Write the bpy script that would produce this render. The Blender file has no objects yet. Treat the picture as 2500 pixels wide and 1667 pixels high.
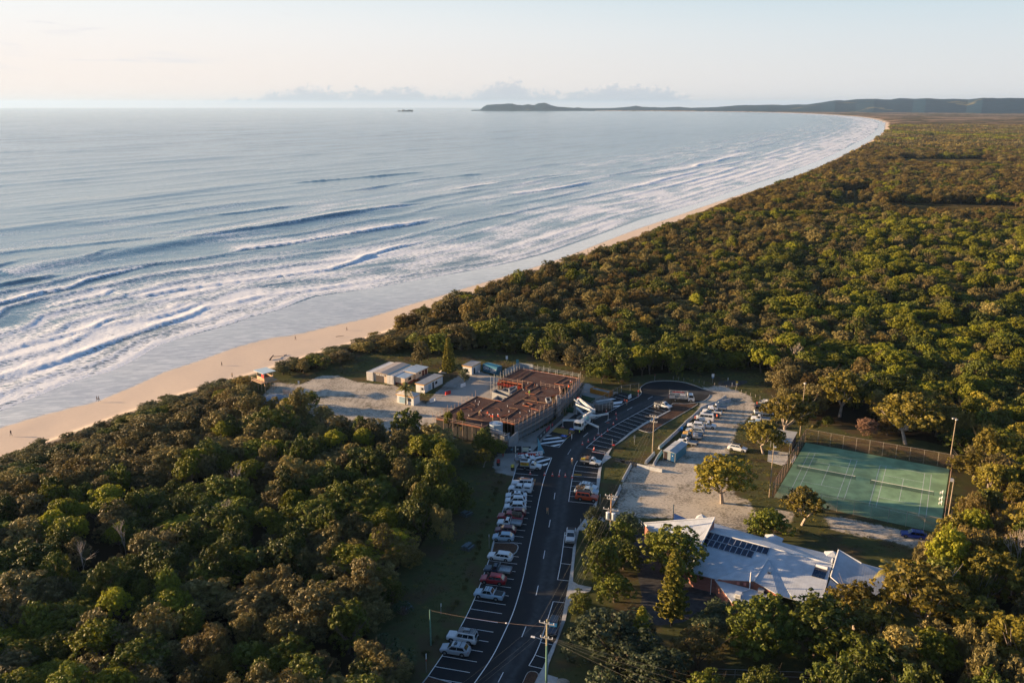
import bpy, bmesh, math, random
import numpy as np
from mathutils import Vector, Matrix, geometry, noise as mnoise
R = math.radians
scene = bpy.context.scene
COL = scene.collection
random.seed(7); RNG = np.random.default_rng(11)

# ---------------------------------------------------------------- camera
CAM_H, F_PX, HORIZON = 82.0, 2050.0, 258.0           # metres above the car park, focal length and vanishing line in photo pixels
PITCH = math.atan((833.5 - HORIZON) / F_PX)
cam = bpy.data.cameras.new('camera'); cam.sensor_width = 36; cam.lens = 36 * F_PX / 2500
cam.clip_start = 1; cam.clip_end = 90000
camo = bpy.data.objects.new('camera', cam); COL.objects.link(camo)
camo.location = (0, 0, CAM_H); camo.rotation_euler = (R(90) - PITCH, 0, 0)
scene.camera = camo
# ---------------------------------------------------------------- sky, sun, exposure
SUN_EL, SUN_AZ = R(9.8), R(-80.5)                       # azimuth measured clockwise from +Y: low in the east, over the sea
EXPOSURE, SKY_K, SUN_K = 1.58, 0.071, 5.0
world = bpy.data.worlds.new('World'); scene.world = world; world.use_nodes = True
scene.view_settings.view_transform = 'Standard'; scene.view_settings.look = 'None'
scene.view_settings.exposure = EXPOSURE; scene.view_settings.gamma = 1; scene.view_settings.use_curve_mapping = False
def nd(nt, typ, ins=None, **props):
    n = nt.nodes.new(typ)
    for k, v in props.items(): setattr(n, k, v)
    for k, v in (ins or {}).items():
        if isinstance(v, bpy.types.NodeSocket): nt.links.new(v, n.inputs[k])
        else: n.inputs[k].default_value = v
    return n
def mth(nt, op, a, b=None, c=None, clamp=False):
    n = nt.nodes.new('ShaderNodeMath'); n.operation = op; n.use_clamp = clamp
    for i, v in enumerate((a, b, c)):
        if v is None: continue
        if isinstance(v, bpy.types.NodeSocket): nt.links.new(v, n.inputs[i])
        else: n.inputs[i].default_value = v
    return n.outputs[0]
def sstep(nt, v, a, b):
    n = nt.nodes.new('ShaderNodeMapRange'); n.interpolation_type = 'SMOOTHSTEP'; nt.links.new(v, n.inputs[0])
    for i, q in ((1, a), (2, b)):
        if isinstance(q, bpy.types.NodeSocket): nt.links.new(q, n.inputs[i])
        else: n.inputs[i].default_value = q
    return n.outputs[0]
def mixc(nt, f, a, b, blend='MIX'):
    n = nt.nodes.new('ShaderNodeMix'); n.data_type = 'RGBA'; n.blend_type = blend
    for i, v in ((0, f), (6, a), (7, b)):
        if isinstance(v, bpy.types.NodeSocket): nt.links.new(v, n.inputs[i])
        elif i == 0: n.inputs[i].default_value = v
        else: n.inputs[i].default_value = (*v[:3], 1)
    return n.outputs[2]
def noise(nt, vec, scale, detail=4, rough=.55, dist=0.0, out=0):
    n = nd(nt, 'ShaderNodeTexNoise', {'Scale': scale, 'Detail': detail, 'Roughness': rough, 'Distortion': dist})
    if vec is not None: nt.links.new(vec, n.inputs['Vector'])
    return n.outputs[out]
def build_world():
    nt = world.node_tree; nt.nodes.clear()
    sky = nd(nt, 'ShaderNodeTexSky', sky_type='NISHITA', sun_disc=False, sun_elevation=SUN_EL, sun_rotation=SUN_AZ,
             altitude=50, air_density=1.0, dust_density=1.6, ozone_density=3.5)
    geo = nd(nt, 'ShaderNodeTexCoord'); d = geo.outputs['Generated']
    sp = nd(nt, 'ShaderNodeSeparateXYZ', {0: d}); x, y, z = sp.outputs
    el = mth(nt, 'MULTIPLY', mth(nt, 'ARCSINE', z), 57.29578)
    az = mth(nt, 'MULTIPLY', mth(nt, 'ARCTAN2', x, y), 57.29578)
    # thin veil of high cloud that whitens the low sky all round, warmer towards the sun
    sunv = Vector((math.sin(SUN_AZ), math.cos(SUN_AZ), 0))
    dt = nd(nt, 'ShaderNodeVectorMath', {0: d, 1: tuple(sunv)}, operation='DOT_PRODUCT').outputs['Value']
    warm = sstep(nt, dt, -.45, .75)
    low = sstep(nt, el, 15., 4.)
    veil_hi = mixc(nt, warm, (2.85, 3.6, 4.0), (4.55, 4.7, 4.75))
    veil_lo = mixc(nt, warm, (3.85, 3.8, 3.78), (4.8, 4.2, 3.85))
    veil = mixc(nt, sstep(nt, el, 9., 0.), veil_hi, veil_lo)
    base = mixc(nt, mth(nt, 'MULTIPLY', low, .97), sky.outputs[0], veil)
    # streaks of grey stratus
    cv = nd(nt, 'ShaderNodeCombineXYZ', {0: mth(nt, 'MULTIPLY', az, .16), 1: mth(nt, 'MULTIPLY', el, 1.3), 2: 3.1}).outputs[0]
    st = noise(nt, cv, 1.0, 6, .6, .6)
    stm = mth(nt, 'MULTIPLY', sstep(nt, st, .56, .72), mth(nt, 'MULTIPLY', sstep(nt, el, 1.2, 3.), sstep(nt, el, 12., 6.)))
    stm = mth(nt, 'MULTIPLY', stm, sstep(nt, az, -8., -20.))
    base = mixc(nt, mth(nt, 'MULTIPLY', stm, .85), base, (3.9, 3.85, 3.95))
    # bank of cumulus low over the sea
    def topline(freq, seed):
        v = nd(nt, 'ShaderNodeCombineXYZ', {0: mth(nt, 'MULTIPLY', az, freq), 1: seed, 2: 0.}).outputs[0]
        return v
    env = mth(nt, 'MULTIPLY', sstep(nt, az, -24., -11.), sstep(nt, az, 18., 5.))
    n1 = noise(nt, topline(.32, 4.7), 1.0, 1, .5)
    cv2 = nd(nt, 'ShaderNodeCombineXYZ', {0: mth(nt, 'MULTIPLY', az, 1.0), 1: mth(nt, 'MULTIPLY', el, 1.25), 2: 0.}).outputs[0]
    lumps = nd(nt, 'ShaderNodeTexVoronoi', {'Vector': nd(nt, 'ShaderNodeVectorMath', {0: cv2, 1: nd(nt, 'ShaderNodeVectorMath', {0: noise(nt, cv2, 2.2, 3, .6, out=1), 'Scale': .55}, operation='SCALE').outputs[0]}, operation='ADD').outputs[0], 'Scale': 1.5, 'Smoothness': .6}, feature='SMOOTH_F1').outputs['Distance']
    fine = noise(nt, cv2, 5.0, 4, .6)
    top = mth(nt, 'MULTIPLY', env, mth(nt, 'ADD', 1.45, mth(nt, 'MULTIPLY', mth(nt, 'SUBTRACT', n1, .5), 3.6)))
    edge = mth(nt, 'ADD', mth(nt, 'SUBTRACT', top, mth(nt, 'MULTIPLY', lumps, .62)), mth(nt, 'MULTIPLY', mth(nt, 'SUBTRACT', fine, .5), .6))
    inside = sstep(nt, mth(nt, 'SUBTRACT', edge, el), -.04, .10)
    cm = mth(nt, 'MULTIPLY', inside, sstep(nt, el, .0, .35))
    lit = sstep(nt, mth(nt, 'SUBTRACT', edge, el), .55, .0)
    lit = mth(nt, 'MULTIPLY', lit, sstep(nt, noise(nt, cv2, 2.6, 4), .35, .65))
    ccol = mixc(nt, lit, (2.75, 2.95, 3.25), (4.7, 4.3, 4.0))
    base = mixc(nt, mth(nt, 'MULTIPLY', cm, .85), base, ccol)
    bg = nd(nt, 'ShaderNodeBackground', {0: base, 1: SKY_K})
    out = nd(nt, 'ShaderNodeOutputWorld', {0: bg.outputs[0]})
build_world()
sun = bpy.data.lights.new('sun', 'SUN'); sun.energy = SUN_K; sun.angle = R(.6); sun.color = (1.0, .67, .36)
suno = bpy.data.objects.new('sun', sun); COL.objects.link(suno)
sd = Vector((math.sin(SUN_AZ) * math.cos(SUN_EL), math.cos(SUN_AZ) * math.cos(SUN_EL), math.sin(SUN_EL)))
suno.rotation_euler = sd.to_track_quat('Z', 'Y').to_euler(); suno.location = sd * 200

# ---------------------------------------------------------------- survey: a mark in the photograph -> its place in metres at height z
CR = dict(A=(850,840,.17219),B=(1150,860,.17219),C=(1350,900,.17219),D=(1550,880,.17219),E=(1120,1080,.17219),F=(1120,1290,.24038),
 G=(950,1440,.17007),H=(1500,1100,.17219),I=(1850,980,.23595),J=(1550,1220,.29762),K=(0,700,.38265),L=(0,1100,.38265),M=(900,180,.42517),
 N=(1700,200,.34014),O=(0,400,.42517),P=(1300,1300,.5102),Q=(1050,850,.17219),R=(560,860,.17219),S=(1360,950,.0861),T=(1380,1200,.12755),
 U=(1700,850,.2551),W=(1250,1480,.12755),X=(0,0,1),Y=(0,0,1.0629),Z=(880,870,.07653),z=(1080,860,.07653),s=(1230,1040,.07653))
_c, _s = math.cos(PITCH), math.sin(PITCH)
def V(c, x, y, z=0.):
    ox, oy, k = CR[c]; a = (ox + x * k - 1250) / F_PX; b = (833.5 - oy - y * k) / F_PX
    dy, dz = _c + b * _s, -_s + b * _c; t = (z - CAM_H) / dz
    return Vector((a * t, dy * t, z))
def VL(c, pts, z=0.): return [V(c, p[0], p[1], p[2] if len(p) > 2 else z) for p in pts]

# ---------------------------------------------------------------- object helpers
def link(o, parent=None):
    COL.objects.link(o)
    if parent is not None: o.parent = parent
    return o
def tag(o, label=None, cat=None, group=None, kind=None):
    if label: o['label'] = label
    if cat: o['category'] = cat
    if group: o['group'] = group
    if kind: o['kind'] = kind
    return o
def thing(name, label, cat, loc=(0,0,0), rz=0., group=None):
    o = bpy.data.objects.new(name, None); o.empty_display_size = .2; link(o)
    o.location = loc; o.rotation_euler = (0, 0, rz); return tag(o, label, cat, group)
def mesh_obj(name, me, parent=None, mat=None):
    if mat is not None: me.materials.append(mat)
    return link(bpy.data.objects.new(name, me), parent)
def np_mesh(name, verts, faces, mat=None, smooth=False, attrs=None):
    """verts (n,3), faces (m,k) numpy"""
    me = bpy.data.meshes.new(name); verts = np.asarray(verts, np.float32); faces = np.asarray(faces, np.int32)
    m, k = faces.shape
    me.vertices.add(len(verts)); me.vertices.foreach_set('co', verts.ravel())
    me.loops.add(m * k); me.loops.foreach_set('vertex_index', faces.ravel())
    me.polygons.add(m); me.polygons.foreach_set('loop_start', np.arange(0, m * k, k, dtype=np.int32))
    me.polygons.foreach_set('loop_total', np.full(m, k, np.int32))
    if smooth: me.polygons.foreach_set('use_smooth', np.ones(m, bool))
    me.update(calc_edges=True)
    for an, (dom, arr) in (attrs or {}).items():
        a = me.attributes.new(an, 'FLOAT', dom); a.data.foreach_set('value', np.asarray(arr, np.float32))
    if mat is not None: me.materials.append(mat)
    return me
class MB:
    """collects simple solids into one mesh"""
    def __init__(s): s.v = []; s.f = []; s.m = []; s.mi = 0
    def add(s, vs, fs):
        b = len(s.v); s.v += [tuple(v) for v in vs]; s.f += [tuple(i + b for i in f) for f in fs]; s.m += [s.mi] * len(fs); return s
    def box(s, c, size, rz=0., rx=0., ry=0.):
        x, y, z = size[0] / 2, size[1] / 2, size[2] / 2
        M = Matrix.Rotation(rz, 3, 'Z') @ Matrix.Rotation(ry, 3, 'Y') @ Matrix.Rotation(rx, 3, 'X'); c = Vector(c)
        vs = [c + M @ Vector((i * x, j * y, k * z)) for i in (-1, 1) for j in (-1, 1) for k in (-1, 1)]
        return s.add(vs, [(0,1,3,2),(4,6,7,5),(0,4,5,1),(2,3,7,6),(0,2,6,4),(1,5,7,3)])
    def bar(s, a, b, w, h=None):
        a, b = Vector(a), Vector(b); h = h or w; d = b - a; L = d.length
        if L < 1e-6: return s
        q = d.to_track_quat('X', 'Z').to_matrix(); c = (a + b) / 2
        vs = [c + q @ Vector((i * L / 2, j * w / 2, k * h / 2)) for i in (-1, 1) for j in (-1, 1) for k in (-1, 1)]
        return s.add(vs, [(0,1,3,2),(4,6,7,5),(0,4,5,1),(2,3,7,6),(0,2,6,4),(1,5,7,3)])
    def tube(s, pts, rad, n=6, cap=True):
        pts = [Vector(p) for p in pts]; rad = rad if hasattr(rad, '__len__') else [rad] * len(pts); vs = []; fs = []
        for i, p in enumerate(pts):
            d = (pts[min(i + 1, len(pts) - 1)] - pts[max(i - 1, 0)]).normalized(); q = d.to_track_quat('Z', 'Y').to_matrix()
            for k in range(n):
                a = 2 * math.pi * k / n; vs.append(p + q @ Vector((math.cos(a) * rad[i], math.sin(a) * rad[i], 0)))
        for i in range(len(pts) - 1):
            for k in range(n): fs.append((i * n + k, i * n + (k + 1) % n, (i + 1) * n + (k + 1) % n, (i + 1) * n + k))
        if cap: fs.append(tuple(range(n))[::-1]); fs.append(tuple((len(pts) - 1) * n + k for k in range(n)))
        return s.add(vs, fs)
    def loft(s, rings, cap=True):
        n = len(rings[0]); vs = [p for r in rings for p in r]; fs = []
        for i in range(len(rings) - 1):
            for k in range(n): fs.append((i * n + k, (i + 1) * n + k, (i + 1) * n + (k + 1) % n, i * n + (k + 1) % n))
        if cap: fs.append(tuple(range(n))); fs.append(tuple((len(rings) - 1) * n + k for k in range(n))[::-1])
        return s.add(vs, fs)
    def prism(s, pts, z0, z1, top_only=False):
        p2 = [(p[0], p[1]) for p in pts]; n = len(p2)
        zt = [z1] * n if not hasattr(z1, '__len__') else list(z1)
        tri = geometry.tessellate_polygon([[Vector((x, y, 0)) for x, y in p2]])
        vs = [(x, y, zt[i]) for i, (x, y) in enumerate(p2)]; fs = []
        for t in tri:
            a, b, c = [Vector(p2[i]) for i in t]
            fs.append(t if (b - a).cross(c - a) > 0 else (t[0], t[2], t[1]))
        if top_only: return s.add(vs, fs)
        area = sum(p2[i][0] * p2[(i + 1) % n][1] - p2[(i + 1) % n][0] * p2[i][1] for i in range(n))
        vs += [(x, y, z0) for x, y in p2]
        for i in range(n):
            j = (i + 1) % n; q = (i + n, j + n, j, i); fs.append(q if area > 0 else q[::-1])
        fs += [tuple(i + n for i in f)[::-1] for f in fs[:len(tri)]]
        return s.add(vs, fs)
    def poly(s, pts): return s.add(pts, [tuple(range(len(pts)))])
    def mesh(s, name, mats, smooth=False):
        me = bpy.data.meshes.new(name); me.from_pydata([tuple(v) for v in s.v], [], s.f)
        for m in (mats if isinstance(mats, (list, tuple)) else [mats]): me.materials.append(m)
        if any(s.m): me.polygons.foreach_set('material_index', s.m)
        if smooth: me.polygons.foreach_set('use_smooth', [True] * len(me.polygons))
        me.update(); return me
    def build(s, name, mats, parent=None, smooth=False): return link(bpy.data.objects.new(name, s.mesh(name, mats, smooth)), parent)
def local(pts, o):
    """world points -> the frame of thing o"""
    M = (Matrix.Translation(o.location) @ o.rotation_euler.to_matrix().to_4x4()).inverted()
    return [M @ Vector(p) for p in pts]
def copy_tree(o, parent=None):
    c = o.copy(); COL.objects.link(c)
    if parent is not None: c.parent = parent
    for ch in KIDS.get(o.name) or list(o.children): copy_tree(ch, c)
    return c
KIDS = {}

# ---------------------------------------------------------------- materials
MATS = {}
def mat(name, col, rough=.7, var=.12, scale=3., metal=0., spec=.4, bump=0., coat=0., emis=None, detail=4):
    if name in MATS: return MATS[name]
    m = bpy.data.materials.new(name); m.use_nodes = True; nt = m.node_tree; b = nt.nodes['Principled BSDF']
    tc = nd(nt, 'ShaderNodeTexCoord').outputs['Object']
    n = noise(nt, tc, scale, detail, .6)
    c = mixc(nt, sstep(nt, n, .3, .7), [max(0, v * (1 - var)) for v in col], [min(1, v * (1 + var)) for v in col])
    nt.links.new(c, b.inputs['Base Color']); b.inputs['Roughness'].default_value = rough; b.inputs['Metallic'].default_value = metal
    b.inputs['Specular IOR Level'].default_value = spec; b.inputs['Coat Weight'].default_value = coat; b.inputs['Coat Roughness'].default_value = .08
    if bump:
        bp = nd(nt, 'ShaderNodeBump', {'Strength': bump, 'Distance': .05, 'Height': noise(nt, tc, scale * 4, 3)})
        nt.links.new(bp.outputs[0], b.inputs['Normal'])
    if emis: b.inputs['Emission Color'].default_value = (*emis[:3], 1); b.inputs['Emission Strength'].default_value = emis[3]
    MATS[name] = m; return m
def paint(name, col): return mat('paint_' + name, col, .32, .04, 1.2, coat=.6)
# ================================================================ coast: one smooth line (edge of the dune scrub) carries the coordinates s (along) and d (inland +, seaward -)
veg = [(-900,1470,1),(-600,1350,1),(-300,1232,1),(0,1112,1),(106,1075,1),(212,1036,1),(319,996,1),(409,966,1),(468,945,1),(563,922,1),(667,891,1),(742,864,1),(838,832,1.5),(903,816,2),(983,775,3),
 (1052,750,4),(1116,712,4),(1190,696,4),(1323,650,5),(1414,626,5),(1493,594,5),(1573,562,5),(1658,532,5),(1700,521,5),(1796,476,5),(1881,449,5),(1966,423,4),(2009,409,3),
 (2083,373,2),(2136,346,1),(2168,327,0),(2184,308,0),(2168,292.5,0),(2126,285,0),(2019,278.5,0),(1913,274.5,0),(1807,272.3,0),(1488,270,0),(1169,270,0)]
vp = np.array([list(V('X', x, y, z)[:2]) for x, y, z in veg] + [[-900, 15600], [-500, 17000], [4000, 19500], [16000, 24000], [40000, 30000]])
def smooth_line(p, n_per=6, it=3):
    out = []
    for i in range(len(p) - 1):
        p0, p1, p2, p3 = p[max(i - 1, 0)], p[i], p[i + 1], p[min(i + 2, len(p) - 1)]
        for t in np.arange(n_per) / n_per:
            out.append(.5 * ((2 * p1) + (-p0 + p2) * t + (2 * p0 - 5 * p1 + 4 * p2 - p3) * t * t + (-p0 + 3 * p1 - 3 * p2 + p3) * t ** 3))
    out.append(p[-1]); return np.array(out)
def gsmooth(p, k=2):
    q = p.copy()
    for _ in range(k): q[1:-1] = .25 * p[:-2] + .5 * p[1:-1] + .25 * p[2:]; p = q.copy()
    return q
COAST = gsmooth(smooth_line(gsmooth(vp, 1), 4), 6)
SEG = np.diff(COAST, axis=0); SLEN = np.hypot(*SEG.T); SCUM = np.r_[0, np.cumsum(SLEN)]
def coast_sd(P):
    """P (n,2) -> s, d (inland positive)"""
    P = np.asarray(P, float); n = len(P); S = np.empty(n); D = np.empty(n); CH = 40000
    A = COAST[:-1]; L2 = (SEG ** 2).sum(1)
    for i in range(0, n, CH):
        q = P[i:i + CH]; best = np.full(len(q), 1e30); bs = np.zeros(len(q)); bd = np.zeros(len(q))
        for k in range(len(A)):
            w = q - A[k]; t = np.clip((w @ SEG[k]) / L2[k], 0, 1)
            e = w - t[:, None] * SEG[k]; dd = (e ** 2).sum(1); m = dd < best
            best[m] = dd[m]; bs[m] = SCUM[k] + t[m] * SLEN[k]
            cr = SEG[k, 0] * w[m, 1] - SEG[k, 1] * w[m, 0]; bd[m] = np.where(cr > 0, -1, 1)
        S[i:i + CH] = bs; D[i:i + CH] = np.sqrt(best) * bd
    return S, D
def line_in_sd(pts):
    P = np.array([p[:2] for p in pts]); s, d = coast_sd(P); o = np.argsort(s); return s[o], -d[o]
# wet sand edge and foam edge, traced in the photograph
WET = VL('K', [(0,903),(220,835),(450,775),(620,735),(850,640),(1050,545),(1280,470),(1500,390),(1700,335),(1900,305),(2100,255),(2352,200)], -2.6) + VL('Y', [(1000,684),(1100,653),(1200,623),(1330,579),(1480,521)], -2.6)
SWASH = VL('K', [(0,788),(240,690),(460,600),(700,535),(860,455),(1000,370),(1180,315),(1450,240),(1600,185),(1750,150),(2000,60),(2352,10)], -4) + VL('Y', [(1130,612),(1250,583),(1350,548),(1470,504),(1600,468),(1700,433),(1830,388),(1900,361)], -4)
ws, wd = line_in_sd(WET); ss, sdist = line_in_sd(SWASH)
def wet_d(s): return np.interp(s, np.r_[ws, ws[-1] + 400], np.r_[wd, 14.])
def swash_d(s):
    return np.interp(s, np.r_[ss, ss[-1] + 600, ss[-1] + 2500], np.r_[sdist, 42., 48.])
SEA_Z = -4.0
def fbm2(x, y, sc, seed=0, oct=3):
    """cheap smooth value noise, vectorised"""
    r = np.zeros_like(x); amp = 1.; tot = 0.
    for o in range(oct):
        X = x / sc + seed * 17.3 + o * 5.1; Y = y / sc - seed * 9.7 + o * 3.3
        xi = np.floor(X).astype(np.int64); yi = np.floor(Y).astype(np.int64); fx = X - xi; fy = Y - yi
        fx = fx * fx * (3 - 2 * fx); fy = fy * fy * (3 - 2 * fy)
        def h(a, b):
            v = (a * 374761393 + b * 668265263 + seed * 1442695 + o * 977) & 0xffffffff
            v = ((v ^ (v >> 13)) * 1274126177) & 0xffffffff; return ((v ^ (v >> 16)) & 0xffff) / 65535.
        r += amp * ((h(xi, yi) * (1 - fx) + h(xi + 1, yi) * fx) * (1 - fy) + (h(xi, yi + 1) * (1 - fx) + h(xi + 1, yi + 1) * fx) * fy)
        tot += amp; amp *= .5; sc = sc * .5
    return r / tot * 2 - 1
def sm(x, a, b):
    t = np.clip((x - a) / (b - a), 0, 1); return t * t * (3 - 2 * t)
def in_poly(P, poly):
    x, y = P[:, 0], P[:, 1]; c = np.zeros(len(P), bool); n = len(poly)
    for i in range(n):
        x1, y1 = poly[i][:2]; x2, y2 = poly[(i + 1) % n][:2]
        if y1 == y2: continue
        c ^= ((y1 > y) != (y2 > y)) & (x < (x2 - x1) * (y - y1) / (y2 - y1) + x1)
    return c
def poly_sd(P, poly):
    best = np.full(len(P), 1e18); n = len(poly)
    for i in range(n):
        a = np.array(poly[i][:2]); e = np.array(poly[(i + 1) % n][:2]) - a; w = P - a
        t = np.clip((w @ e) / max((e ** 2).sum(), 1e-9), 0, 1); best = np.minimum(best, ((w - t[:, None] * e) ** 2).sum(1))
    return np.sqrt(best) * np.where(in_poly(P, poly), 1, -1)
def polar(a0, a1, da, r0, r1, dr):
    A = np.arange(R(a0), R(a1), da); Rr = np.exp(np.arange(math.log(r0), math.log(r1), dr))
    aa, rr = np.meshgrid(A, Rr); na, nr = len(A), len(Rr)
    P = np.c_[(rr * np.sin(aa)).ravel(), (rr * np.cos(aa)).ravel()]
    i = np.arange(na - 1)[None] + na * np.arange(nr - 1)[:, None]; i = i.ravel()
    return P, np.c_[i, i + 1, i + na + 1, i + na]
def keep_faces(F, mask):
    F = F[mask]; used = np.unique(F); remap = np.zeros(F.max() + 1, np.int64); remap[used] = np.arange(len(used)); return used, remap[F]

# ---- areas of the ground, outlined in the photograph (z = 0)
ASPHALT = (VL('G', [(300,1600),(590,1190),(800,890),(1030,530),(1240,100)]) + VL('F', [(295,350),(360,115)]) + VL('E', [(620,980),(745,590),(812,370)])
 + VL('s', [(640,990),(850,880)]) + VL('B', [(975,1290),(1060,1195),(1120,1150),(1240,1035),(1400,930),(1480,870),(1700,780),(1850,700),(1990,640),(2130,562)])
 + VL('C', [(1215,392),(1255,345),(1236,292),(1262,250),(1335,208),(1450,184),(1650,178),(1850,198),(2000,240),(2110,285),(2330,350),(2225,372),(2190,420),(2100,465),(1900,497),(1700,495),(1690,520),(1655,590)])
 + VL('C', [(1450,700),(1300,775),(1100,905),(960,1020),(830,1130),(760,1200),(700,1290),(685,1400),(640,1450)]) + VL('E', [(1985,360),(1960,500),(1952,640),(1975,690),(1960,810),(1925,870),(1850,1000),(1750,1130),(1662,1250),(1640,1440)])
 + VL('F', [(1160,200),(1140,400),(1115,560),(1080,750),(1045,930),(985,1140)]) + VL('W', [(800,700),(680,960),(580,1195),(430,1450),(330,1620)]))
CLEAR = (VL('X', [(655,885),(672,915),(727,925),(800,905),(850,880),(905,860),(970,858),(1060,868),(1140,862),(1200,858),(1245,868),(1305,884),(1410,905),(1445,930),(1500,938),(1535,930),(1565,930),(1645,921),(1700,915),(1760,905),(1830,905),(1880,925),(1890,965),(1880,1010),(1968,1039),(2086,1058),(2204,1084),(2300,1103),(2330,1110),(2355,1180),(2352,1260),(2320,1320),(2290,1350),(2215,1410),
 (2190,1590),(2050,1640),(1800,1640),(1700,1590),(1620,1540),(1540,1500),(1500,1440),(1470,1420),(1450,1430),(1440,1450),(1425,1560),(1400,1760),(985,1760),(965,1667),(950,1520),(975,1456),(1085,1345),(1128,1260),(1140,1201),(1105,1130),(1090,1100),(1040,1075),(960,1062),(860,1085),(800,1065),(720,1010),(690,980),(640,965),(610,925),(600,900)]))
SAND = [VL('R', [(470,620),(640,420),(1000,460),(1300,330),(1540,330),(1800,420),(2350,470),(2900,800),(3400,1100),(3000,1350),(2600,1300),(2100,1150),(1900,1250),(1500,1100),(900,700)]),
 VL('H', [(0,740),(120,500),(230,230),(520,260),(700,250),(780,200),(1000,140),(1150,-20),(1000,-180)])[:0] or
 VL('X', [(1498,1265),(1520,1180),(1545,1140),(1600,1130),(1640,1110),(1690,1090),(1700,1020),(1710,980),(1700,950),(1760,940),(1830,965),(1850,1000),(1800,1040),(1790,1080),(1770,1130),(1790,1200),(1810,1225),(1850,1260),(1830,1300),(1790,1300),(1740,1280),(1640,1265),(1560,1262)]),
 VL('I', [(690,1190),(900,1200),(1480,1330),(1760,1420),(1850,1500),(1650,1520),(1350,1440),(1000,1380),(760,1320)]),
 VL('I', [(100,1100),(400,1150),(330,1260),(200,1200)]),
 VL('D', [(930,360),(1200,400),(1700,600),(1550,900),(1400,900),(1350,640),(1250,520),(980,400)]),
 VL('L', [(2200,1150),(2300,1100),(2352,1200),(2330,1400),(2400,1600),(2180,1600),(2230,1350)]),
 VL('H', [(1500,600),(1900,700),(2000,880),(1850,1120),(1500,1050)])]
GRAVEL = [VL('A', [(1000,960),(1230,700),(1400,540),(1700,370),(1850,380),(2100,470),(2500,560),(2300,900),(1400,1300),(1200,1200),(1000,1050)]),
 VL('B', [(400,1600),(560,1290),(1150,1000),(1350,900),(1500,700),(1620,420),(1900,560),(2100,560),(1700,790),(1150,1140),(900,1400),(700,1600),(600,1750),(340,1700)]),
 VL('E', [(480,370),(560,60),(900,30),(860,280),(740,400),(620,400)])]
GRASS = [VL('X', [(850,905),(1000,855),(1140,862),(1240,866),(1260,900),(1080,915),(1040,935),(1010,1000),(960,990),(880,930)]),
 VL('C', [(870,1240),(760,1200),(1000,960),(1660,590),(2050,500),(2230,370),(2350,420),(2100,540),(1700,950),(1500,1100),(1430,1380),(1190,1350),(1090,1370),(980,1567),(690,1567),(720,1340)]),
 VL('X', [(1450,1130),(1500,1150),(1500,1200),(1440,1260),(1450,1250),(1465,1200)]),
 VL('X', [(900,1790),(960,1667),(1060,1490),(1150,1345),(1180,1285),(1225,1185),(1255,1143),(1205,1140),(1170,1160),(1120,1300),(1040,1380),(930,1480),(900,1600)]),
 VL('X', [(1740,1060),(1870,1060),(1880,1110),(1870,1180),(2310,1330),(2280,1370),(2230,1380),(2000,1320),(1860,1290),(1790,1180)]),
 VL('X', [(1650,915),(1760,905),(1880,920),(1900,980),(1840,990),(1770,950),(1700,935)]),
 VL('X', [(2290,1110),(2355,1125),(2350,1290),(2300,1350),(2270,1330)]),
 VL('X', [(2000,1350),(2260,1370),(2215,1420),(2000,1370)]), VL('X', [(1330,1667),(1360,1500),(1440,1400),(1360,1390),(1340,1480)])]
GRASSH = VL('A', [(330,690),(470,670),(560,750),(420,830),(300,800)])
def terrain_z(P, S, D):
    w = -D; wd_ = wet_d(S); sd_ = np.maximum(swash_d(S), wd_ + 5)
    z = np.zeros(len(P))
    z = np.where(w > 0, -1.3 * sm(w, 0, np.minimum(5, wd_ * .4)), 0)
    z = np.where(w > 0, z - 1.3 * np.clip((w - 2) / np.maximum(wd_ - 2, 1), 0, 1), z)
    t = (w - wd_) / (sd_ - wd_); z = np.where(w > wd_, -2.6 - 1.42 * np.clip(t, 0, 1), z)
    z = np.where(w > sd_, -4.02 - .035 * (w - sd_), z)
    z = np.maximum(z, -9.)
    und = fbm2(P[:, 0], P[:, 1], 14., 3) * .12 * sm(w, .5, 4) * sm(wd_ - w, 0, 6); return z + und
P, Fc = polar(-50, 50, .0030, 62, 40000, .0088)
S, D = coast_sd(P)
rad = np.hypot(P[:, 0], P[:, 1])
Z = terrain_z(P, S, D)
CLR_SD = np.full(len(P), -99.); near = rad < 720
CLR_SD[near] = poly_sd(P[near], CLEAR)
# beyond the planted trees the land mesh itself is the canopy top
far_can = sm(rad, 1500, 2300) * sm(D, 8, 60)
Z += far_can * (4 + 3. * fbm2(P[:, 0], P[:, 1], 60, 5) + 2 * fbm2(P[:, 0], P[:, 1], 400, 6))
att = {}
def soft(polys, w=1.2):
    r = np.zeros(len(P))
    for p in polys:
        r[near] = np.maximum(r[near], sm(poly_sd(P[near], p), -w, w))
    return r
jit = fbm2(P[:, 0], P[:, 1], 5., 9) * .8
sand = np.maximum(soft(SAND[:3] + SAND[5:] if False else [p for i, p in enumerate(SAND) if i != 5], 2.2), .0 * soft([SAND[5]], 2.5)); _trk = soft([SAND[5]], 2.5); gravel = soft(GRAVEL, 1.5); grass = np.maximum(soft(GRASS, 1.5), sm(CLR_SD, -6.5, -3.5) * (1 - np.maximum(soft(SAND, 2.2), soft(GRAVEL, 1.5)))); grass = np.maximum(grass, soft([VL('N', [(870,890),(1000,800),(1250,780),(1300,860),(1230,960),(1000,930)])], 8.)); grass *= 1 - 0
grass = np.maximum(grass, soft([GRASSH], 3.)); beach = sm(-D, -2.5, 1.5)
wet = sm(-D - wet_d(S), -1.2, 1.0)
keep = (D[Fc] > -260).any(1) & ((-D[Fc] < swash_d(S[Fc]) + 60).any(1))
used, F2 = keep_faces(Fc, keep)
rut = np.zeros(len(P))
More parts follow.
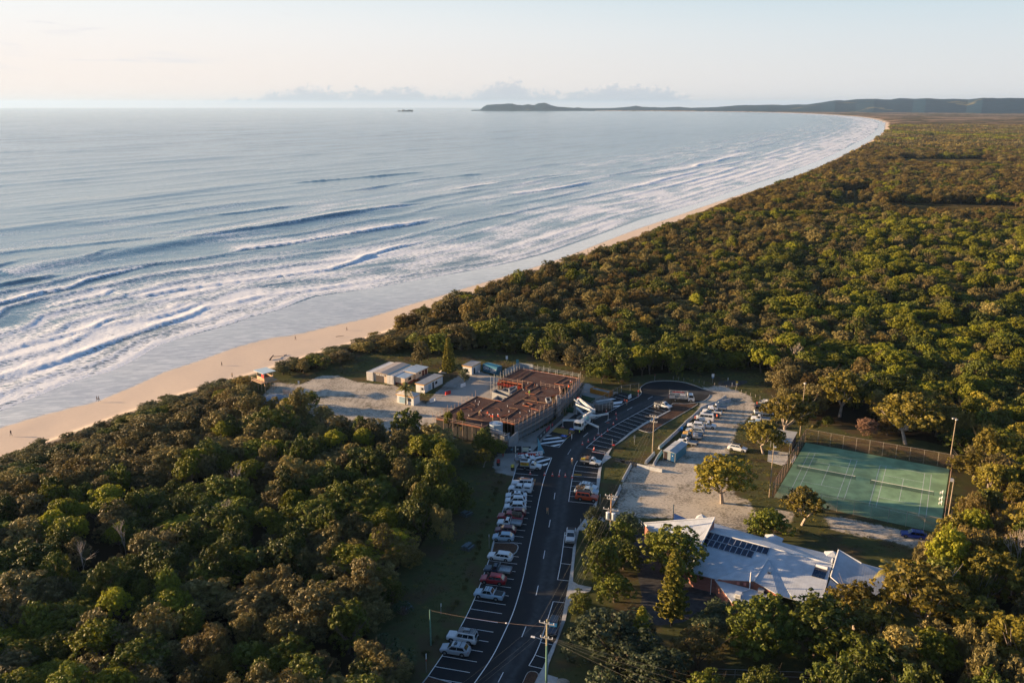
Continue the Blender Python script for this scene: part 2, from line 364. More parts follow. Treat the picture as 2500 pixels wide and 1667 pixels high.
for pl in (VL('D', [(1100,430),(1330,510),(1500,640),(1480,820),(1330,980),(1180,1120),(1000,1280),(900,1420)]), VL('D', [(1000,420),(1250,500),(1430,700),(1330,900),(1100,1150),(980,1400)]), VL('A', [(100,700),(500,850),(900,950),(1200,800),(1500,600),(1800,450)]), VL('R', [(640,440),(1100,520),(1700,640),(2300,900),(2900,1000)])):
    best = np.full(near.sum(), 1e9); Pn = P[near]
    for a_, b_ in zip(pl[:-1], pl[1:]):
        a_ = np.array(a_[:2]); e_ = np.array(b_[:2]) - a_; w_ = Pn - a_; t_ = np.clip((w_ @ e_) / (e_ @ e_), 0, 1); best = np.minimum(best, np.hypot(*(w_ - t_[:, None] * e_).T))
    rut[near] = np.maximum(rut[near], np.exp(-((best - .85) / .4) ** 2))
def ground_material():
    m = bpy.data.materials.new('ground'); m.use_nodes = True; nt = m.node_tree; b = nt.nodes['Principled BSDF']
    pos = nd(nt, 'ShaderNodeNewGeometry').outputs['Position']
    A = lambda n: nd(nt, 'ShaderNodeAttribute', attribute_name=n).outputs['Fac']
    n_s = noise(nt, pos, .9, 6, .65); n_f = noise(nt, pos, 6., 5, .7); n_l = noise(nt, pos, .12, 4, .6); n_xl = noise(nt, pos, .012, 5, .62)
    def brk(a, amt=.55):   # a mask whose border is broken up by noise
        return sstep(nt, mth(nt, 'ADD', a, mth(nt, 'MULTIPLY', mth(nt, 'SUBTRACT', mth(nt, 'ADD', mth(nt, 'MULTIPLY', n_s, .6), mth(nt, 'MULTIPLY', n_f, .4)), .5), amt * 2)), .38, .62)
    floor = mixc(nt, n_f, (.018, .014, .009), (.045, .036, .022))
    # far canopy and heath seen from afar
    rr = nd(nt, 'ShaderNodeVectorMath', {0: pos}, operation='LENGTH').outputs['Value']
    n_c = noise(nt, pos, .06, 5, .7); n_h = noise(nt, pos, .0022, 6, .6)
    can = mixc(nt, sstep(nt, n_c, .3, .7), (.020, .022, .010), (.13, .10, .038))
    can = mixc(nt, sstep(nt, n_xl, .42, .62), can, mixc(nt, n_c, (.07, .048, .022), (.20, .14, .065)))
    can = mixc(nt, mth(nt, 'MULTIPLY', sstep(nt, n_h, .49, .57), sstep(nt, rr, 2600., 3600.)), can, mixc(nt, n_c, (.22, .15, .10), (.34, .23, .15)))
    col = mixc(nt, sstep(nt, rr, 480., 700.), floor, can)
    gr = mixc(nt, n_s, (.040, .054, .020), (.125, .122, .054)); gr = mixc(nt, sstep(nt, n_l, .45, .62), gr, mixc(nt, n_f, (.07, .055, .03), (.11, .085, .05)))
    gr = mixc(nt, mth(nt, 'MULTIPLY', A('lush'), .9), gr, (.09, .12, .025))
    col = mixc(nt, brk(A('grass')), col, gr)
    gv = mixc(nt, n_f, (.25, .23, .205), (.48, .45, .41)); gv = mixc(nt, sstep(nt, n_l, .5, .7), gv, (.20, .17, .14))
    col = mixc(nt, brk(A('gravel')), col, gv)
    # pale sand with grass tufts and leaf litter in streaks
    rot = nd(nt, 'ShaderNodeMapping', {'Vector': pos, 'Rotation': (0, 0, .9), 'Scale': (1., 1.5, 1.)}).outputs[0]
    lit = mth(nt, 'ADD', mth(nt, 'MULTIPLY', noise(nt, rot, 1.7, 8, .8), .72), mth(nt, 'MULTIPLY', n_l, .28)); sn = mixc(nt, n_f, (.38, .335, .27), (.72, .65, .54)); sn = mixc(nt, mth(nt, 'MULTIPLY', sstep(nt, mth(nt, 'ADD', mth(nt, 'MULTIPLY', noise(nt, pos, .23, 5, .65), .8), mth(nt, 'MULTIPLY', n_f, .2)), .56, .64), .75), sn, mixc(nt, n_f, (.045, .05, .022), (.13, .115, .06)))
    sn = mixc(nt, mth(nt, 'MULTIPLY', sstep(nt, lit, .47, .58), .8), sn, mixc(nt, n_f, (.06, .055, .045), (.17, .155, .13)))
    col = mixc(nt, brk(A('sand'), .7), col, sn)
    col = mixc(nt, mth(nt, 'MULTIPLY', A('rut'), mth(nt, 'ADD', .12, mth(nt, 'MULTIPLY', n_s, .6))), col, (.13, .115, .10))
    dry = mixc(nt, n_s, (.54, .45, .37), (.66, .56, .46)); dry = mixc(nt, mth(nt, 'MULTIPLY', sstep(nt, n_f, .55, .75), .35), dry, (.36, .27, .19))
    wst = noise(nt, nd(nt, 'ShaderNodeMapping', {'Vector': pos, 'Rotation': (0, 0, -.76), 'Scale': (.25, 1., 1.)}).outputs[0], .6, 6, .7, .5); wetc = mixc(nt, sstep(nt, wst, .42, .62), (.33, .315, .30), (.52, .505, .49))
    wl = A('wet'); bc = mixc(nt, sstep(nt, wl, .1, .9), dry, wetc)
    col = mixc(nt, A('beach'), col, bc)
    nt.links.new(col, b.inputs['Base Color'])
    w2 = mth(nt, 'MULTIPLY', A('beach'), wl)
    rg = mth(nt, 'SUBTRACT', .95, mth(nt, 'MULTIPLY', sstep(nt, w2, .3, 1.), mth(nt, 'ADD', .78, mth(nt, 'MULTIPLY', n_l, .1))))
    nt.links.new(rg, b.inputs['Roughness']); nt.links.new(mth(nt, 'MULTIPLY', sstep(nt, w2, .2, 1.), 1.), b.inputs['Specular IOR Level'])
    hb = mth(nt, 'MULTIPLY', n_f, mth(nt, 'SUBTRACT', 1., mth(nt, 'MULTIPLY', sstep(nt, w2, .2, .8), .97)))
    bp = nd(nt, 'ShaderNodeBump', {'Strength': .35, 'Distance': .08, 'Height': hb}); nt.links.new(bp.outputs[0], b.inputs['Normal'])
    return m
gravel = np.maximum(gravel, _trk * .55); lush = soft([GRASSH], 3.)
me = np_mesh('ground', np.c_[P, Z][used], F2, ground_material(), True,
   {k: ('POINT', v[used]) for k, v in dict(sand=sand, gravel=gravel, grass=grass, beach=beach, wet=wet, lush=lush, rut=rut).items()})
ground = tag(mesh_obj('ground', me), 'sandy coastal ground with grass, pale sand, gravel and the beach', kind='structure')
_LAND = None
# ================================================================ sea
P, Fc = polar(-50, 34, .00235, 95, 34000, .0066)
S, D = coast_sd(P); W = -D; SD = swash_d(S); rad = np.hypot(P[:, 0], P[:, 1])
off = W - SD                                            # metres seaward of the foam edge
keep = (off[Fc] > -.5).any(1)
def crest(pts, crop='O', z=SEA_Z + .3):
    P_ = np.array([V(crop, x, y, z)[:2] for x, y in pts]); s, d = coast_sd(P_); o = np.argsort(s); return s[o], -d[o]
# crest: points, height m, half width m, foam 0..1 (list of (t, foam) along it), trailing foam length m
WAVES = [
 ('K', [(-300,900),(0,785),(240,688),(460,598),(700,533),(860,453),(1000,368),(1180,313),(1450,238),(1600,183),(1750,148),(2000,58),(2352,8)], .22, 2.0, 1.0, 14),
 ('K', [(-300,700),(0,600),(200,530),(430,450),(640,375),(850,300),(1050,235),(1250,165),(1400,95)], .55, 2.4, 1.0, 20),
 ('K', [(-300,672),(0,575),(200,500),(400,432),(520,400)], .3, 2.0, .7, 8),
 ('K', [(1250,150),(1450,108),(1650,62),(1900,33),(2100,2),(2352,-40)], .5, 2.4, 1.0, 16),
 ('K', [(-300,520),(0,415),(150,370),(400,310),(600,255),(720,195),(850,165),(1000,150)], .55, 2.6, .95, 24),
 ('O', [(-200,860),(0,800),(120,770),(250,735),(300,728),(430,700),(550,655),(700,620),(870,580),(1000,560)], .9, 3.6, .5, 16),
 ('O', [(150,850),(270,825),(480,770),(620,730),(720,700)], .4, 2.4, .8, 18),
 ('O', [(600,795),(750,765),(1000,720),(1200,695),(1450,665),(1700,630),(1900,605),(2080,540),(2250,480),(2352,462),(2500,430)], .7, 3.0, .85, 26),
 ('O', [(1150,550),(1400,490),(1600,465),(1750,440),(2000,405),(2200,370),(2352,350),(2500,320)], 1.0, 4.0, .8, 24),
 ('O', [(820,470),(940,445),(1200,415),(1400,385),(1700,340),(2000,290),(2352,235),(2500,215)], 1.0, 5.0, .0, 1),
 ('O', [(1600,118),(1690,110),(2000,85),(2352,55),(2500,45)], 1.0, 6.0, .0, 1),
 ('M', [(-200,680),(0,660),(300,610),(600,580),(760,572)], 1.0, 6.0, .0, 1),
 ('M', [(400,675),(500,665),(800,620),(1000,590),(1150,575)], 1.0, 6.0, .35, 20),
 ('M', [(770,700),(900,685),(1120,655),(1300,620)], 1.0, 5.0, .75, 20),
 ('O', [(-200,740),(0,695),(150,665),(300,640),(450,630)], 1.1, 4.5, .0, 1),
 ('O', [(480,545),(520,530),(640,495),(760,480)], .6, 4., .0, 1),
 ('O', [(-100,610),(0,590),(150,550),(400,535)], .6, 4., .0, 1),
 ('O', [(0,335),(300,305),(600,275),(900,235),(1250,225)], .45, 5., .0, 1),
 ('O', [(1000,310),(1350,285),(1700,240)], .55, 5., .0, 1),
 ('O', [(560,940),(700,915),(850,890),(1000,850),(1180,790),(1250,785)], .45, 2.4, .9, 10),
 ('M', [(1400,600),(1550,575),(1650,570),(1850,538),(2000,505),(2100,470),(2250,440)], .8, 3.5, .75, 26),
 ('M', [(1300,680),(1500,655),(1700,620),(1850,585),(2000,555),(2150,530)], .5, 3.0, .9, 30),
 ('M', [(1650,700),(1800,680),(1950,630),(2150,580),(2352,540)], .4, 2.6, .9, 22),
]
H = np.zeros(len(P)); foam = np.zeros(len(P))
warp = fbm2(P[:, 0], P[:, 1], 22., 21, 3) * 1.6
big = fbm2(P[:, 0], P[:, 1], 60., 22, 3)
Wp = W + warp * np.clip(rad / 300, .3, 1.2)
for c, pts, h, hw, fm, tr in WAVES:
    hw = hw * (.72 if c != 'K' else .85); h = h * .85
    s, d = crest(pts, c); x = Wp - np.interp(S, s, d)           # seaward positive
    L = s[-1] - s[0]; e = sm(S, s[0] - 1, s[0] + .18 * L + 4) * sm(-S, -s[-1] - 1, -(s[-1] - .15 * L - 4))
    gate = e * (.92 + .25 * fbm2(S, D * 0, 25., 31, 2))
    prof = np.where(x < 0, np.exp(-(x / (hw * .55)) ** 2), np.exp(-(x / (hw * 1.5)) ** 2))
    h = h * (1.0 if c == 'K' else (1.05 if c == 'M' else 1.25)); H += h * prof * gate * (1 + .35 * fbm2(P[:, 0], P[:, 1], 3.5, 33, 2)) - .3 * h * np.exp(-((x + hw * 1.6) / (hw * 1.1)) ** 2) * gate
    if fm > 0:
        f_al = np.clip(fm + .15 + .6 * (fm < .95) * fbm2(S, D * 0, 40., 41, 2), 0, 1) * e
        head = np.exp(-((x - .1) / (hw * .5)) ** 2) * 1.05
        trail = (x > 0) * np.exp(-np.clip(x, 0, 1e4) / tr) * (.78 + .3 * fbm2(P[:, 0], P[:, 1], 9., 43))
        foam = np.maximum(foam, f_al * np.maximum(head, trail))
# procedural surf further along the bay
farw = .62 + .38 * sm(S, *(lambda q: (q, q + 260))(coast_sd(np.array([V('Y', 1500, 500, -4)[:2]]))[0][0]))
for k, (o0, h) in enumerate([(2, .25), (12, .4), (25, .5), (40, .6), (58, .75), (80, .9), (108, 1.0), (142, 1.1), (185, 1.1), (240, 1.1)]):
    wob = fbm2(S, D * 0 + k * 99, 160., 50 + k, 3) * (3 + .09 * o0)
    x = (off + warp) - (o0 + wob); g = np.clip(.72 + 1.3 * fbm2(S, D * 0 + k * 37, 120., 60 + k, 3), 0, 1)
    gz = farw * g; hw = 2.5 + .012 * o0
    H += h * np.exp(-(x / (hw * np.where(x < 0, .7, 1.6))) ** 2) * gz
    fk = np.clip(1.15 - o0 / 230., .4, 1) * gz
    foam = np.maximum(foam, fk * np.maximum(np.exp(-(x / (hw * .8)) ** 2), (x > 0) * np.exp(-np.clip(x, 0, 1e4) / (9 + .06 * o0)) * (.8 + .3 * fbm2(P[:, 0], P[:, 1], 14., 44))))
# open sea swell in long parallel crests, and chop
off2 = np.clip(off, 0, 1e5)
wv = 0
for k, (lam, a, tilt) in enumerate([(46, .16, .03), (83, .26, -.05), (140, .3, .02), (27, .07, .1)]):
    wv = wv + 3.3 * a * np.exp(2.6 * (np.cos(2 * np.pi * (W + S * tilt + 14 * fbm2(P[:, 0], P[:, 1], 130., 70 + k, 2)) / lam) - 1)) * np.clip(.38 + 1.6 * fbm2(S / 2.2, W, 90., 80 + k, 3), 0, 1)
H += wv * sm(off, 60, 220)
H += .13 * fbm2(P[:, 0], P[:, 1], 2.6, 97, 3) * sm(off, 1, 8) * sm(-off, -190, -120) * sm(-rad, -700, -300)
H += .07 * fbm2(P[:, 0], P[:, 1], 5., 90, 2) * sm(off, 4, 30) * sm(-rad, -1500, -500)
broad = sm(off, 0, 6) * sm(-off, -175, -95) * (.42 + .42 * fbm2(S / 5., off + 6 * fbm2(P[:, 0], P[:, 1], 40., 94), 9., 92, 3) + .32 * fbm2(P[:, 0], P[:, 1], 22., 91, 4) + .16 * big)
broad = broad * (1 - .35 * sm(off, 60, 110))
foam = np.maximum(foam, np.clip(broad, 0, 1)); outer = sm(off, 60, 120) * sm(-off, -520, -260) * np.clip(.30 + .55 * fbm2(S / 6., off + 8 * fbm2(P[:, 0], P[:, 1], 60., 96), 11., 95, 3), 0, 1) * .62; foam = np.maximum(foam, outer)
Hs = sm(off, -.5, 3.)
zz = SEA_Z + .03 + H * Hs
used, F2 = keep_faces(Fc, keep)
def sea_material():
    m = bpy.data.materials.new('sea_water'); m.use_nodes = True; nt = m.node_tree; nt.nodes.remove(nt.nodes['Principled BSDF']); out = nt.nodes['Material Output']
    pos = nd(nt, 'ShaderNodeNewGeometry').outputs['Position']; A = lambda n: nd(nt, 'ShaderNodeAttribute', attribute_name=n).outputs['Fac']
    al = nd(nt, 'ShaderNodeMapping', {'Vector': pos, 'Rotation': (0, 0, -.76), 'Scale': (.36, 1., 1.)}).outputs[0]
    n1 = noise(nt, al, .9, 5, .6); n2 = noise(nt, al, .16, 4, .6); n3 = noise(nt, al, 3.4, 3, .6); n0 = noise(nt, pos, .012, 4, .6)
    hh = mth(nt, 'ADD', mth(nt, 'MULTIPLY', n1, .35), mth(nt, 'ADD', mth(nt, 'MULTIPLY', n2, 1.3), mth(nt, 'MULTIPLY', n3, .06)))
    rr = nd(nt, 'ShaderNodeVectorMath', {0: pos}, operation='LENGTH').outputs['Value']; bp = nd(nt, 'ShaderNodeBump', {'Strength': .85, 'Distance': mth(nt, 'ADD', .19, mth(nt, 'MULTIPLY', sstep(nt, rr, 350., 3000.), .9)), 'Height': hh})
    turb = A('shallow')
    base = mixc(nt, sstep(nt, n0, .4, .6), (.022, .085, .125), (.030, .105, .150)); base = mixc(nt, turb, base, (.13, .115, .085))
    wat = nd(nt, 'ShaderNodeBsdfPrincipled', {'Base Color': base, 'Roughness': .10, 'IOR': 1.33, 'Normal': bp.outputs[0]})
    # foam: lacy where thin, solid at the breaking fronts
    f = A('foam'); dv = nd(nt, 'ShaderNodeVectorMath', {0: pos, 1: nd(nt, 'ShaderNodeVectorMath', {0: noise(nt, pos, .5, 3, out=1), 'Scale': 2.2}, operation='SCALE').outputs[0]}, operation='ADD').outputs[0]
    vor = nd(nt, 'ShaderNodeTexVoronoi', {'Vector': nd(nt, 'ShaderNodeMapping', {'Vector': dv, 'Rotation': (0, 0, -.76), 'Scale': (.45, 1, 1)}).outputs[0], 'Scale': .55}, feature='DISTANCE_TO_EDGE').outputs['Distance']
    lace = mth(nt, 'SUBTRACT', 1., mth(nt, 'MULTIPLY', vor, 2.1), clamp=True)
    tex = mth(nt, 'ADD', mth(nt, 'MULTIPLY', lace, .4), mth(nt, 'ADD', mth(nt, 'MULTIPLY', noise(nt, al, 1.1, 6, .7), .62), mth(nt, 'MULTIPLY', noise(nt, pos, 5., 3), .2)))
    msk = sstep(nt, mth(nt, 'ADD', f, mth(nt, 'MULTIPLY', mth(nt, 'SUBTRACT', tex, .58), 1.15)), .33, .68)
    fbm_ = nd(nt, 'ShaderNodeBump', {'Strength': .8, 'Distance': .25, 'Height': tex})
    fo = nd(nt, 'ShaderNodeBsdfPrincipled', {'Base Color': (.80, .84, .88, 1), 'Roughness': .75, 'Normal': fbm_.outputs[0]})
    mx = nd(nt, 'ShaderNodeMixShader', {0: mth(nt, 'MULTIPLY', msk, .92), 1: wat.outputs[0], 2: fo.outputs[0]})
    nt.links.new(mx.outputs[0], out.inputs[0]); return m
shallow = sm(-off, -120, -4) * .8 * (.6 + .5 * big)
me = np_mesh('sea', np.c_[P, zz][used], F2, sea_material(), True, {'foam': ('POINT', foam[used]), 'shallow': ('POINT', np.clip(shallow, 0, 1)[used])})
sea = tag(mesh_obj('sea', me), 'pale blue sea with long swells and white breakers', kind='structure')

# ---- hills and headland: ridges with real depth
def ridge(name, label, prof, dist, depth, matl, crop='X', nx=260, base=0., rough=1., seed=1):
    """prof: (px x, px y) of the skyline; a ridge of that height running across at the given distance, falling off to both sides"""
    xs = np.array([p[0] for p in prof], float); ys = np.array([p[1] for p in prof], float)
    X = np.linspace(xs[0], xs[-1], nx); Yp = np.interp(X, xs, ys); yd = np.interp(X, xs, dist if hasattr(dist, '__len__') else [dist] * len(xs))
    ox, oy, k = CR[crop]; px = ox + X * k; py = oy + Yp * k
    b = (833.5 - py) / F_PX; hgt = CAM_H + yd * (-_s + b * _c) / (_c + b * _s); xw = yd * (px - 1250) / F_PX / (_c + b * _s)
    rows = np.linspace(-1, 1.6, 60); vs = []
    for r in rows:
        fall = np.cos(np.clip(abs(r), 0, 1) * np.pi / 2) ** 1.1 if r < 0 else np.cos(np.clip(r / 1.6, 0, 1) * np.pi / 2)
        y = yd + r * depth; sc = y / yd; n = fbm2(xw * sc, y + 0 * xw, depth * .5, seed, 6) * .3 + fbm2(xw * sc, y + 0 * xw, depth * .09, seed + 3, 4) * .12
        z = base + np.maximum(hgt - base, 1) * np.clip(fall * (1 + n * rough * min(1, abs(r) * 3 + .12)) , 0, 1.08); z[(0, -1),] = base - 5 if abs(r) > .9 else z[(0, -1),]
        vs.append(np.c_[xw * sc, y, z if abs(r) < .99 and r < 1.59 else np.full(nx, base - 8.)])
    i = (np.arange(nx - 1)[None] + nx * np.arange(len(rows) - 1)[:, None]).ravel()
    me = np_mesh(name, np.concatenate(vs), np.c_[i, i + 1, i + nx + 1, i + nx], matl, True)
    return tag(mesh_obj(name, me), label, kind='structure')
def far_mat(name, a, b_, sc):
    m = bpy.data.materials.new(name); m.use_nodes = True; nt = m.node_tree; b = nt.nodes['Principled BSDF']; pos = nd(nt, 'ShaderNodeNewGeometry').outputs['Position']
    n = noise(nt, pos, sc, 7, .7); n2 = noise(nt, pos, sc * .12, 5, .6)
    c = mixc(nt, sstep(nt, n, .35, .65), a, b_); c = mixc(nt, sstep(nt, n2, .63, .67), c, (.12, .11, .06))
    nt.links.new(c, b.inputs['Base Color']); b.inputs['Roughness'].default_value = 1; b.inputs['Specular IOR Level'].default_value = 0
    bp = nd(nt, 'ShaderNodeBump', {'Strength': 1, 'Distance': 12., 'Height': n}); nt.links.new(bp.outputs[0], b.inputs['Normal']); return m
hm = far_mat('hill_forest_haze_tint', (.004, .020, .040), (.012, .036, .060), .01)  # blue of the distant air is mixed into the forest colour
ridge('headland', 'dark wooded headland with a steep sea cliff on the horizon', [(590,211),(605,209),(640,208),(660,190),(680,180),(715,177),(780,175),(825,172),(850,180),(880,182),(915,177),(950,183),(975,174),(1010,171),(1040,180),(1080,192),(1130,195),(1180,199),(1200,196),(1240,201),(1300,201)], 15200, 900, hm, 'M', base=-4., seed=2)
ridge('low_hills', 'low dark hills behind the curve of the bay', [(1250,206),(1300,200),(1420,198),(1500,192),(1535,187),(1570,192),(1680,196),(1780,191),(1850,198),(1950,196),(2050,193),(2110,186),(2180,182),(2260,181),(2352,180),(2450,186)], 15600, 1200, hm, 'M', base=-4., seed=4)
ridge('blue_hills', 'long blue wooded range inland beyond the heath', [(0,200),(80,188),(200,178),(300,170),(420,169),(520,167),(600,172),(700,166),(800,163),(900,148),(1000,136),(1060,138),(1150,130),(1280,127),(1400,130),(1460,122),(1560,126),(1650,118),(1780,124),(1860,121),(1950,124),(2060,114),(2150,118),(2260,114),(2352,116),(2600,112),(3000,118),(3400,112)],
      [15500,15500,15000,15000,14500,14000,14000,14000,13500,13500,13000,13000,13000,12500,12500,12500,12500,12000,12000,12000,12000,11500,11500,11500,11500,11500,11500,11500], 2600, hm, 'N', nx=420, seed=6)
rk = thing('sea_rocks', 'pair of small dark rock islets standing in the open sea near the headland', 'rock', V('M', 210, 217, SEA_Z))
for (x0, x1, top) in ((165, 190, 214), (190, 212, 209), (212, 253, 210)):
    a, b_ = V('M', x0, 218, SEA_Z), V('M', x1, 218, SEA_Z); hh = max(6, (218 - top) * .425 * a[1] / F_PX + 2); bm = bmesh.new()
    bmesh.ops.create_icosphere(bm, subdivisions=3, radius=1); w = (b_ - a).length / 2
    for v in bm.verts:
        n_ = mnoise.noise(v.co * 2.3 + Vector((x0, 0, 0))); v.co = Vector((v.co.x * w * 1.15, v.co.y * 40, max(-.2, v.co.z) * hh)) * (1 + .35 * n_)
    me = bpy.data.meshes.new('rock'); bm.to_mesh(me); bm.free(); o = mesh_obj('rock', me, rk, mat('rock', (.05, .045, .04), .9, .3, .05)); o.location = (a + b_) / 2 - rk.location
# ================================================================ vegetation
def leaf_mat(name, a, b, c, trans=.2, rough=.55, spec=.25):
    m = bpy.data.materials.new(name); m.use_nodes = True; nt = m.node_tree; p = nt.nodes['Principled BSDF']; out = nt.nodes['Material Output']
    t = nd(nt, 'ShaderNodeAttribute', attribute_name='tint').outputs['Fac']; r = nd(nt, 'ShaderNodeObjectInfo').outputs['Random']
    c1 = mixc(nt, t, a, b); c2 = mixc(nt, mth(nt, 'MULTIPLY', sstep(nt, r, .35, 1.), .75), c1, mixc(nt, t, b, c))
    hs = nd(nt, 'ShaderNodeHueSaturation', {'Hue': mth(nt, 'ADD', .485, mth(nt, 'MULTIPLY', r, .03)), 'Saturation': 1.0, 'Value': mth(nt, 'ADD', .72, mth(nt, 'MULTIPLY', mth(nt, 'FRACT', mth(nt, 'MULTIPLY', r, 7.3)), .6)), 'Color': c2}).outputs[0]
    nt.links.new(hs, p.inputs['Base Color']); p.inputs['Roughness'].default_value = rough; p.inputs['Specular IOR Level'].default_value = spec
    tl = nd(nt, 'ShaderNodeBsdfTranslucent', {0: hs}); mx = nd(nt, 'ShaderNodeMixShader', {0: trans, 1: p.outputs[0], 2: tl.outputs[0]})
    nt.links.new(mx.outputs[0], out.inputs[0]); return m
LM = dict(broad=leaf_mat('leaf_dark_green', (.024,.040,.006), (.12,.14,.014), (.22,.20,.02)),
 banksia=leaf_mat('leaf_grey_olive', (.050,.052,.020), (.23,.185,.060), (.31,.22,.07)),
 bright=leaf_mat('leaf_lime_green', (.055,.080,.007), (.25,.25,.018), (.34,.29,.022), .35),
 sheoak=leaf_mat('leaf_sheoak', (.042,.036,.012), (.21,.15,.036), (.30,.20,.042)),
 gum=leaf_mat('leaf_yellow_green', (.065,.070,.014), (.30,.25,.032), (.38,.28,.04), .35),
 cotton=leaf_mat('leaf_grey_green', (.035,.055,.022), (.085,.110,.050), (.10,.12,.055)),
 pine=leaf_mat('leaf_pine', (.09,.095,.016), (.32,.28,.032), (.38,.31,.04)),
 pink=leaf_mat('leaf_dry_pink', (.16,.09,.06), (.26,.15,.10), (.28,.17,.12)),
 pandan=leaf_mat('leaf_strap', (.03,.06,.025), (.09,.13,.05), (.12,.15,.06)),
 scrub=leaf_mat('leaf_dune_scrub', (.050,.062,.015), (.125,.120,.032), (.15,.115,.05)))
BARK = mat('bark', (.13,.10,.075), .9, .35, 2., bump=.5); BARKP = mat('bark_pale', (.36,.30,.25), .8, .3, 2.)
def unit(v): return v / np.maximum(np.linalg.norm(v, axis=1, keepdims=True), 1e-9)
def leaves(c, n, size, elong, rng, jit=.55, droop=0.):
    m = len(c); n = unit(n + rng.normal(0, jit, (m, 3))); a = rng.normal(0, 1, (m, 3)); a[:, 2] -= droop * 3
    t = unit(a - (a * n).sum(1, keepdims=True) * n); b = np.cross(n, t); sz = size * rng.uniform(.65, 1.35, (m, 1))
    L = sz * elong * .5; Wd = sz * .5
    v = np.stack([c - t * L, c + b * Wd - t * L * .1, c + t * L, c - b * Wd - t * L * .1], 1).reshape(-1, 3)
    return v, np.arange(m * 4).reshape(-1, 4)
def crown_mesh(kind, seed, r, h, base, dens=1.):
    """foliage spread through a crown of radius r between heights base and h: lobes > tufts > single leaf sprays"""
    rng = np.random.default_rng(seed); cz, hz = (h + base) / 2, (h - base) / 2
    if kind in ('broad', 'cotton', 'bright', 'scrub'): nl, lr, flat = 24, .30, 1.
    elif kind == 'banksia': nl, lr, flat = 24, .27, 1.25
    elif kind == 'sheoak': nl, lr, flat = 20, .28, 1.1
    else: nl, lr, flat = 22, .28, 1.
    ct = []
    for i in range(nl * 6):
        if len(ct) >= nl: break
        u = rng.uniform(-.75, 1) if kind not in ('bright', 'gum') else rng.uniform(.1 if kind == 'bright' else -.3, 1); a = rng.uniform(0, 2 * np.pi); q = math.sqrt(max(0, 1 - max(u, 0) ** 2)) * rng.uniform(.5, 1.0)
        p = np.array([q * math.cos(a) * .74, q * math.sin(a) * .74, u * .78 + rng.normal(0, .06)])
        if all(np.linalg.norm(p - o) > lr * .8 for o in ct): ct.append(p)
    ct.append(np.array([0, 0, .45])); ct = np.array(ct); lrs = lr * rng.uniform(.75, 1.25, len(ct))
    tufts = int((14 if kind != 'gum' else 12) * dens) + 1; tc = []; tn = []; tl = []
    for c, R_ in zip(ct, lrs):
        d = unit(rng.normal(0, 1, (tufts, 3)) + np.array([0, 0, .35])); tc.append(c + d * R_ * rng.uniform(.72, 1.05, (tufts, 1))); tn.append(d); tl.append(np.full(tufts, rng.uniform(-.22, .22)))
    tc = np.concatenate(tc); tn = np.concatenate(tn); tl = np.concatenate(tl) + rng.uniform(-.15, .15, len(tc))
    per = int({'broad': 19, 'banksia': 17, 'bright': 19, 'sheoak': 18, 'cotton': 18, 'gum': 17}.get(kind, 17) * (1 if dens >= 1 else .8))
    tr = {'banksia': .105, 'sheoak': .12}.get(kind, .11)
    d = unit(rng.normal(0, 1, (len(tc) * per, 3)) + np.repeat(tn, per, 0) * 1.1)
    c = np.repeat(tc, per, 0) + d * tr * rng.uniform(.5, 1.15, (len(d), 1)); tint = np.repeat(tl, per) + rng.uniform(-.3, .3, len(d)) + .5
    c = c * [r, r, hz] + [0, 0, cz]
    size = {'broad': .20, 'banksia': .145, 'bright': .185, 'sheoak': .105, 'cotton': .21, 'gum': .195, 'scrub': .17}.get(kind, .20) / math.sqrt(min(dens, 1)) * math.sqrt(r / 3.2)
    el = {'broad': 1.5, 'banksia': 2.5, 'bright': 1.5, 'sheoak': 4.5, 'cotton': 1.15, 'gum': 1.8}.get(kind, 1.6)
    v, f = leaves(c, d, size, el, rng, .34 if kind != 'sheoak' else .7, .5 if kind == 'sheoak' else 0)
    return v, f, np.clip(tint, 0, 1)
def trunk_mb(seed, r, h, base, rad=.16, limbs=6, lean=.12):
    rng = random.Random(seed); mb = MB(); b0 = Vector((rng.uniform(-1, 1) * lean * r, rng.uniform(-1, 1) * lean * r, base))
    mb.tube([(0, 0, -.1), b0 * .5, b0], [rad * 1.25, rad, rad * .8], 7)
    for i in range(limbs):
        a = 2 * math.pi * (i + rng.random() * .6) / limbs; q = rng.uniform(.4, .75)
        e = Vector((math.cos(a) * r * q, math.sin(a) * r * q, base + (h - base) * rng.uniform(.45, .85))); m = b0 + (e - b0) * .5 + Vector((0, 0, -.1 * h * rng.random()))
        mb.tube([b0 * .93, m, e], [rad * .6, rad * .38, rad * .1], 5)
        for j in range(2):
            e2 = e + Vector((rng.uniform(-1, 1), rng.uniform(-1, 1), rng.uniform(0, .8))) * r * .28; mb.tube([m, (m + e2) / 2 + Vector((0, 0, .1)), e2], [rad * .3, rad * .18, rad * .05], 4)
    return mb
BARKS = dict(gum=BARKP, banksia=BARK)
class Proto: pass
PROTOS = {}
def proto(kind, v):
    """meshes of one tree kind: crown and trunk, radius 3.2 m and 6.4 m tall before scaling"""
    if (kind, v) in PROTOS: return PROTOS[kind, v]
    p = Proto(); r, h, base = 3.2, 6.4, {'scrub': .1, 'bright': 1.6, 'gum': 1.1}.get(kind, .35)
    vv, ff, tt = crown_mesh(kind, v * 31 + len(kind), r, h, base)
    p.crown = np_mesh(kind + '_crown', vv, ff, LM[kind], False, {'tint': ('FACE', tt)})
    p.trunk = trunk_mb(v * 7 + 1, r, h, max(base, 1.2) + .5).mesh('trunk', BARKS.get(kind, BARK)); PROTOS[kind, v] = p; return p
